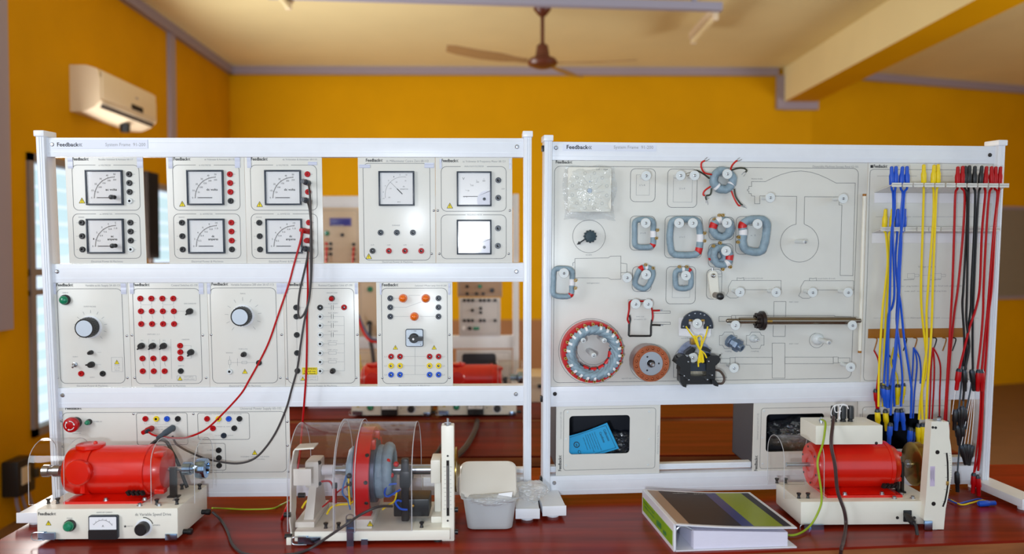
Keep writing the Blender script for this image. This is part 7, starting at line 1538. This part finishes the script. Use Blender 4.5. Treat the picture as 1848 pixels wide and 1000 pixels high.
cable('test_lead', 'long black lead sweeping from the dc meter panel down to the power supply panel', 'test lead', M_gcable,
    [LP_(x, y, w) for x, y, w in ((555, 364, .03), (559, 380, .045), (562, 420, .05), (562.5, 480, .05), (559, 530, .052), (549.4, 579, .055), (542.5, 622.6, .058), (536.7, 664, .06), (526, 704, .062), (517, 736, .062), (499, 778, .062), (478, 809.5, .062), (457, 829, .06), (430, 836.5, .06), (400, 834, .06), (370, 827.5, .06), (342.5, 816, .055), (327.5, 808, .05), (317, 800, .045), (311, 787, .04))], .0027,
    [(LP_(557, 363, .004), LN + LF.r3 @ Vector((-.25, 0, .1)), M_bezel, .034, .0074), (LP_(311.9, 772, .004), LN + LF.r3 @ Vector((-.28, 0, -.22)), mat('slate_plug', (70, 84, 98), .45), .060, .0085)], 'test leads between the left panels')
zc = TZ + .005
cable('mains_cable', 'black cable lying on the bench between the left drive unit and the clear-covered machine', 'cable', M_gcable,
    [at(383, 924, 2.02), atz(398, 938, zc), atz(410, 958, zc), atz(419.5, 983, zc), atz(440, 999, zc), atz(480, 1004, zc), atz(530, 1000, zc), atz(560, 990, zc), at(595, 967, 1.80), at(628, 944.5, 1.79), at(650, 929.5, 1.82), at(682, 915, 1.84), at(708, 914, 1.87)], .0032)
cable('earth_wire', 'thin green and yellow wire lying on the bench behind the gap between the left machines', 'wire', mat('lime_wire', (150, 176, 20), .45),
    [at(383, 917, 2.0), atz(410, 918, zc), atz(442, 919.5, zc), atz(490, 918, zc), atz(508, 911, zc), at(524, 903, 1.98), at(533, 900, 1.95)], .0022)
cable('mains_cable', 'black cable hanging from the connection box over the front of the right machine', 'cable', mat('dark_brown_cable', (58, 36, 38), .5),
    [at(1504, 752, 1.985), at(1503.5, 762, 1.945), at(1500, 802, 1.915), at(1507, 841, 1.905), at(1511.5, 886, 1.905), at(1523.5, 922, 1.90), at(1526.5, 949, 1.895), atz(1522, 978, zc), atz(1518, 992, zc), at(1516, 1012, 1.815)], .0042)
cable('earth_wire', 'green and yellow earth wire hanging down the front of the right machine to its latch', 'wire', mat('lime_wire', (150, 176, 20), .45),
    [at(1482, 757, 1.985), at(1489, 761.5, 1.96), at(1489, 775, 1.945), at(1484.5, 802, 1.935), at(1475.5, 832, 1.915), at(1478.5, 862, 1.91), at(1482.5, 892, 1.91), at(1480, 916, 1.908), at(1462, 949, 1.905), atz(1435, 965.5, zc), atz(1405, 963, zc)], .0026)
q = at(1637, 931, 1.915)
cable('power_cable', 'black power cord plugged into the inlet at the right of the brake machine base', 'cord', M_rubber,
    [at(1645, 940, 1.885), at(1652, 948, 1.88), at(1655, 962, 1.875), at(1657, 985, 1.862), at(1658, 1010, 1.83), at(1658, 1030, 1.82)], .0040, [(at(1647, 942, 1.884), at(1636, 930, 1.915) - at(1647, 942, 1.884), M_rubber, .036, .0085)])
pc = [atz(1716, 902, zc), atz(1735, 911, zc), atz(1752, 908, zc), atz(1772, 903, zc), atz(1782, 905, zc)]
cable('adapter_cable', 'thin yellow cable lying on the bench beside the right rack foot', 'cable', M_yel, pc, .002)
cable('adapter_cable', 'thin blue cable ending in a blue plug beside the right rack foot', 'cable', M_blue, [p_ + Vector((-.004, .012, 0)) for p_ in pc], .002, [(atz(1768, 909, TZ + .008), (1, .1, 0), M_blue, .045, .008)])
# ================================================================== far rack on the third bench
Yr = 4.0
def fr_(px, py): return at(px, py, Yr)
xl0, xr0 = fr_(560, 460).x, fr_(936, 460).x
o = empty('system_frame', ((xl0 + xr0) / 2, Yr, TZ), 'blurred white rack frame on the far bench seen through the left rack', 'rack frame'); off = Vector(((xl0 + xr0) / 2, Yr, TZ))
ztop = fr_(900, 354).z
for xa in (xl0 - .03, xr0 - .03): MB(off).box((xa, Yr - .02, TZ + .02), (xa + .03, Yr + .03, ztop + .01), .003).build('upright', M_alu, o)
for y0, y1 in ((354, 375), (477, 503), (606, 629), (700, 722)): MB(off).box((xl0, Yr - .012, fr_(700, y1).z), (xr0, Yr + .02, fr_(700, y0).z), .002).build('rail', M_alu, o)
for xa in (xl0 - .03, xr0 - .03): MB(off).box((xa - .01, Yr - .2, TZ), (xa + .04, Yr + .1, TZ + .03), .003).build('foot', M_alu, o)
M_far = mat('warm_cream_panel', (216, 196, 170), .4); M_far2 = mat('grey_panel', (206, 204, 206), .4); M_far3 = mat('brown_panel', (176, 146, 120), .45)  # even face colours of the far panels: cream, grey and brown
def farpanel(label, x0, x1, y0, y1, m, dots, extra=None):
    a, c = fr_(x0, y1), fr_(x1, y0); o = empty('instrument_panel', ((a.x + c.x) / 2, Yr - .012, a.z), label, 'instrument panel', 'panels on the far rack'); off = Vector(((a.x + c.x) / 2, Yr - .012, a.z))
    MB(off).box((a.x, Yr - .016, a.z), (c.x, Yr - .012, c.z), .001).build('face_plate', m, o)
    for x, y, mm, r in dots: MB(off).lathe(at(x, y, Yr - .016), (0, -1, 0), [(r, 0), (r, .008), (.0003, .009)], 14).build('socket', mm, o)
    b = MB(off); b.line(rrect(a.x + .012, a.z + .012, c.x - .012, c.z - .015, .012), .0016, Yr - .0165, 0, True); b.build('printed_outline', M_lite, o, smooth=False)
    if extra: extra(o, off)
    return o
def lcd(o, off):
    a, c = at(595, 408, Yr - .02), at(634, 393, Yr - .02); MB(off).box((a.x, Yr - .022, a.z), (c.x, Yr - .016, c.z), .002).build('display_bezel', mat('blue_bezel', (120, 110, 170), .4), o)
    MB(off).box((a.x + .006, Yr - .0235, a.z + .006), (c.x - .006, Yr - .0215, c.z - .008), .0005).build('display', mat('navy_display', (36, 34, 110), .3, emit=((40, 40, 150), .15)), o)
    b = MB(off)
    for k in range(6): b.quad(a.x + .012 + .010 * k, a.z + .002, a.x + .019 + .010 * k, a.z + .0055, Yr - .0226)
    b.build('display_keys', M_paper, o, smooth=False)
    for x, t in ((590, 0), (638.5, 1)): b = MB(off); b.tube([at(x, 446, Yr - .03), at(x - 2, 470, Yr - .06), at(x - 3, 500, Yr - .07), at(x - 1, 530, Yr - .05)], .004, 6); b.build('patch_wire', M_redtape, o)
farpanel('far panel with a small blue display, seen in the gap beside the leads', 578, 650, 375, 478, M_far, [(590, 421, M_green, .013), (618, 424, M_black, .009)] + [(589, y, M_redtape if k < 2 else M_black, .008) for k, y in enumerate((440, 449, 459, 468))] + [(597, y, M_black, .008) for y in (440, 449, 458.5)] + [(638.5, y, M_darkst, .008) for y in (441, 450, 459, 468)], lcd)
farpanel('far panel with a green lamp and grey cable, seen left of the amber lamps', 648, 700, 503, 607, M_far, [(668, 522, M_green, .014), (667, 584, M_black, .014)])
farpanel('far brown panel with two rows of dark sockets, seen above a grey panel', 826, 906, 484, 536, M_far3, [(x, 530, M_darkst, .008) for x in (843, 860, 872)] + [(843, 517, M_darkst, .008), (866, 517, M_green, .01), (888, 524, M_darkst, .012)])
farpanel('far grey panel dotted with dark sockets, seen right of the switch panel', 829, 903, 537, 606, M_far2, [(x, 542, M_black, .008) for x in (838, 845.5, 853, 867, 874, 882, 893.5)] + [(x, 578.5, M_black, .008) for x in (838, 845.5, 852.5, 867, 874, 893.5)] + [(852.5, 560, M_black, .008), (867.5, 556.5, M_black, .008), (867.5, 564, M_black, .008), (837, 592.5, M_paper, .010), (847.5, 592.5, M_black, .009), (857, 592.5, M_green, .009), (862, 592.5, M_green, .009)])
def dark(o, off): a, c = at(834, 700, Yr - .02), at(895, 638, Yr - .02); MB(off).prism(rrect(a.x, a.z, c.x, c.z, .015), (0, Yr - .0165, 0), (1, 0, 0), (0, 0, 1), (0, -1, 0), .002).build('dark_window', mat('dark_case', (34, 38, 50), .5), o)
farpanel('far load panel with a big dark window behind the far red motor', 824, 924, 630, 700, M_far2, [], dark)
farpanel('far cream panel behind the hanging cables, seen in the narrow gap', 640, 712, 630, 700, M_far, [])
def fcable(label, m, pts, r): o = tag(MB(pts[0]).tube(pts, r, 8).build('hanging_cable', m, None, pts[0]), label, 'cable', 'cables hanging on the far rack')
fcable('grey cable hanging from the far panel with the green lamp', M_gcable, [at(667, 585, 3.95), at(668, 610, 3.92), at(673, 640, 3.9), at(677, 680, 3.9), at(680, 720, 3.9)], .010)
fcable('red cable drooping across the narrow gap beside the grey one', M_redtape, [at(646, 575, 3.9), at(656, 600, 3.88), at(668, 615, 3.86), at(684, 618, 3.86)], .006)
fcable('blue-grey cable drooping beside the red one in the narrow gap', mat('blue_grey_cable', (96, 110, 150), .5), [at(646, 568, 3.93), at(657, 592, 3.92), at(670, 611, 3.91), at(686, 613, 3.9)], .006)
fcable('thin yellow wire hanging at the left of the narrow gap', M_yel, [at(648, 640, 3.9), at(652, 668, 3.9), at(659, 684, 3.9)], .004)
def lone(label, m, pts, r): tag(MB(pts[0]).tube(pts, r, 8).build('floor_cable', m, None, pts[0]), label, 'cable')
lone('dark cable running over the second bench behind the clear-covered machine', M_gcable, [at(863, 735, 3.45), at(862, 752, 3.38), atz(858, 775, TZ + .01), atz(845, 800, TZ + .01), atz(833, 815, TZ + .01), atz(822, 824, TZ + .01)], .010)
lone('thin dark cable sloping behind the balance arm of the clear-covered machine', M_rubber, [atz(797, 803, TZ + .006), atz(790, 815, TZ + .006), atz(783, 822, TZ + .006)], .006)
# papers and folders on the far bench, a dark box below the power panel
q = atz(596, 753, TZ); o = empty('paper_stack', (q.x, 3.62, TZ), 'stack of lilac-white papers on the far bench, seen above the clear cover', 'paper stack'); off = Vector((q.x, 3.62, TZ)); random.seed(4)
for k in range(6): x, y, z = q.x + random.uniform(-.02, .02), 3.62 + random.uniform(-.01, .01), TZ + .009 * k; MB(off).box((x - .13, y - .10, z), (x + .13, y + .10, z + .008), .001).build('paper_bundle', mat('lilac_paper', (206, 200, 222), .6), o)
q = atz(512, 752, TZ); o = empty('storage_box', (q.x, 3.7, TZ), 'dark box on the far bench, left of the paper stack', 'box'); off = Vector((q.x, 3.7, TZ))
MB(off).box((q.x - .16, 3.56, TZ), (q.x + .09, 3.84, TZ + .14), .004).build('box_body', mat('dark_brown_box', (58, 44, 36), .7), o); MB(off).box((q.x - .165, 3.555, TZ + .14), (q.x + .095, 3.845, TZ + .165), .004).build('box_lid', mat('dark_brown_box', (58, 44, 36), .7), o)
for px, w_, lab in ((990, .30, 'pale case on the far bench, seen between the two racks'),):
    q = at(px, 735, 3.75); MBo = MB((q.x, 3.75, TZ)); MBo.box((q.x - w_ / 2, 3.62, TZ), (q.x + w_ / 2, 3.88, TZ + .12), .006); o = empty('equipment_case', (q.x, 3.75, TZ), lab, 'case'); MBo.build('case_body', M_far, o); MB((q.x, 3.75, TZ)).box((q.x - .06, 3.60, TZ + .07), (q.x + .06, 3.62, TZ + .085), .003).build('case_handle', M_black, o)
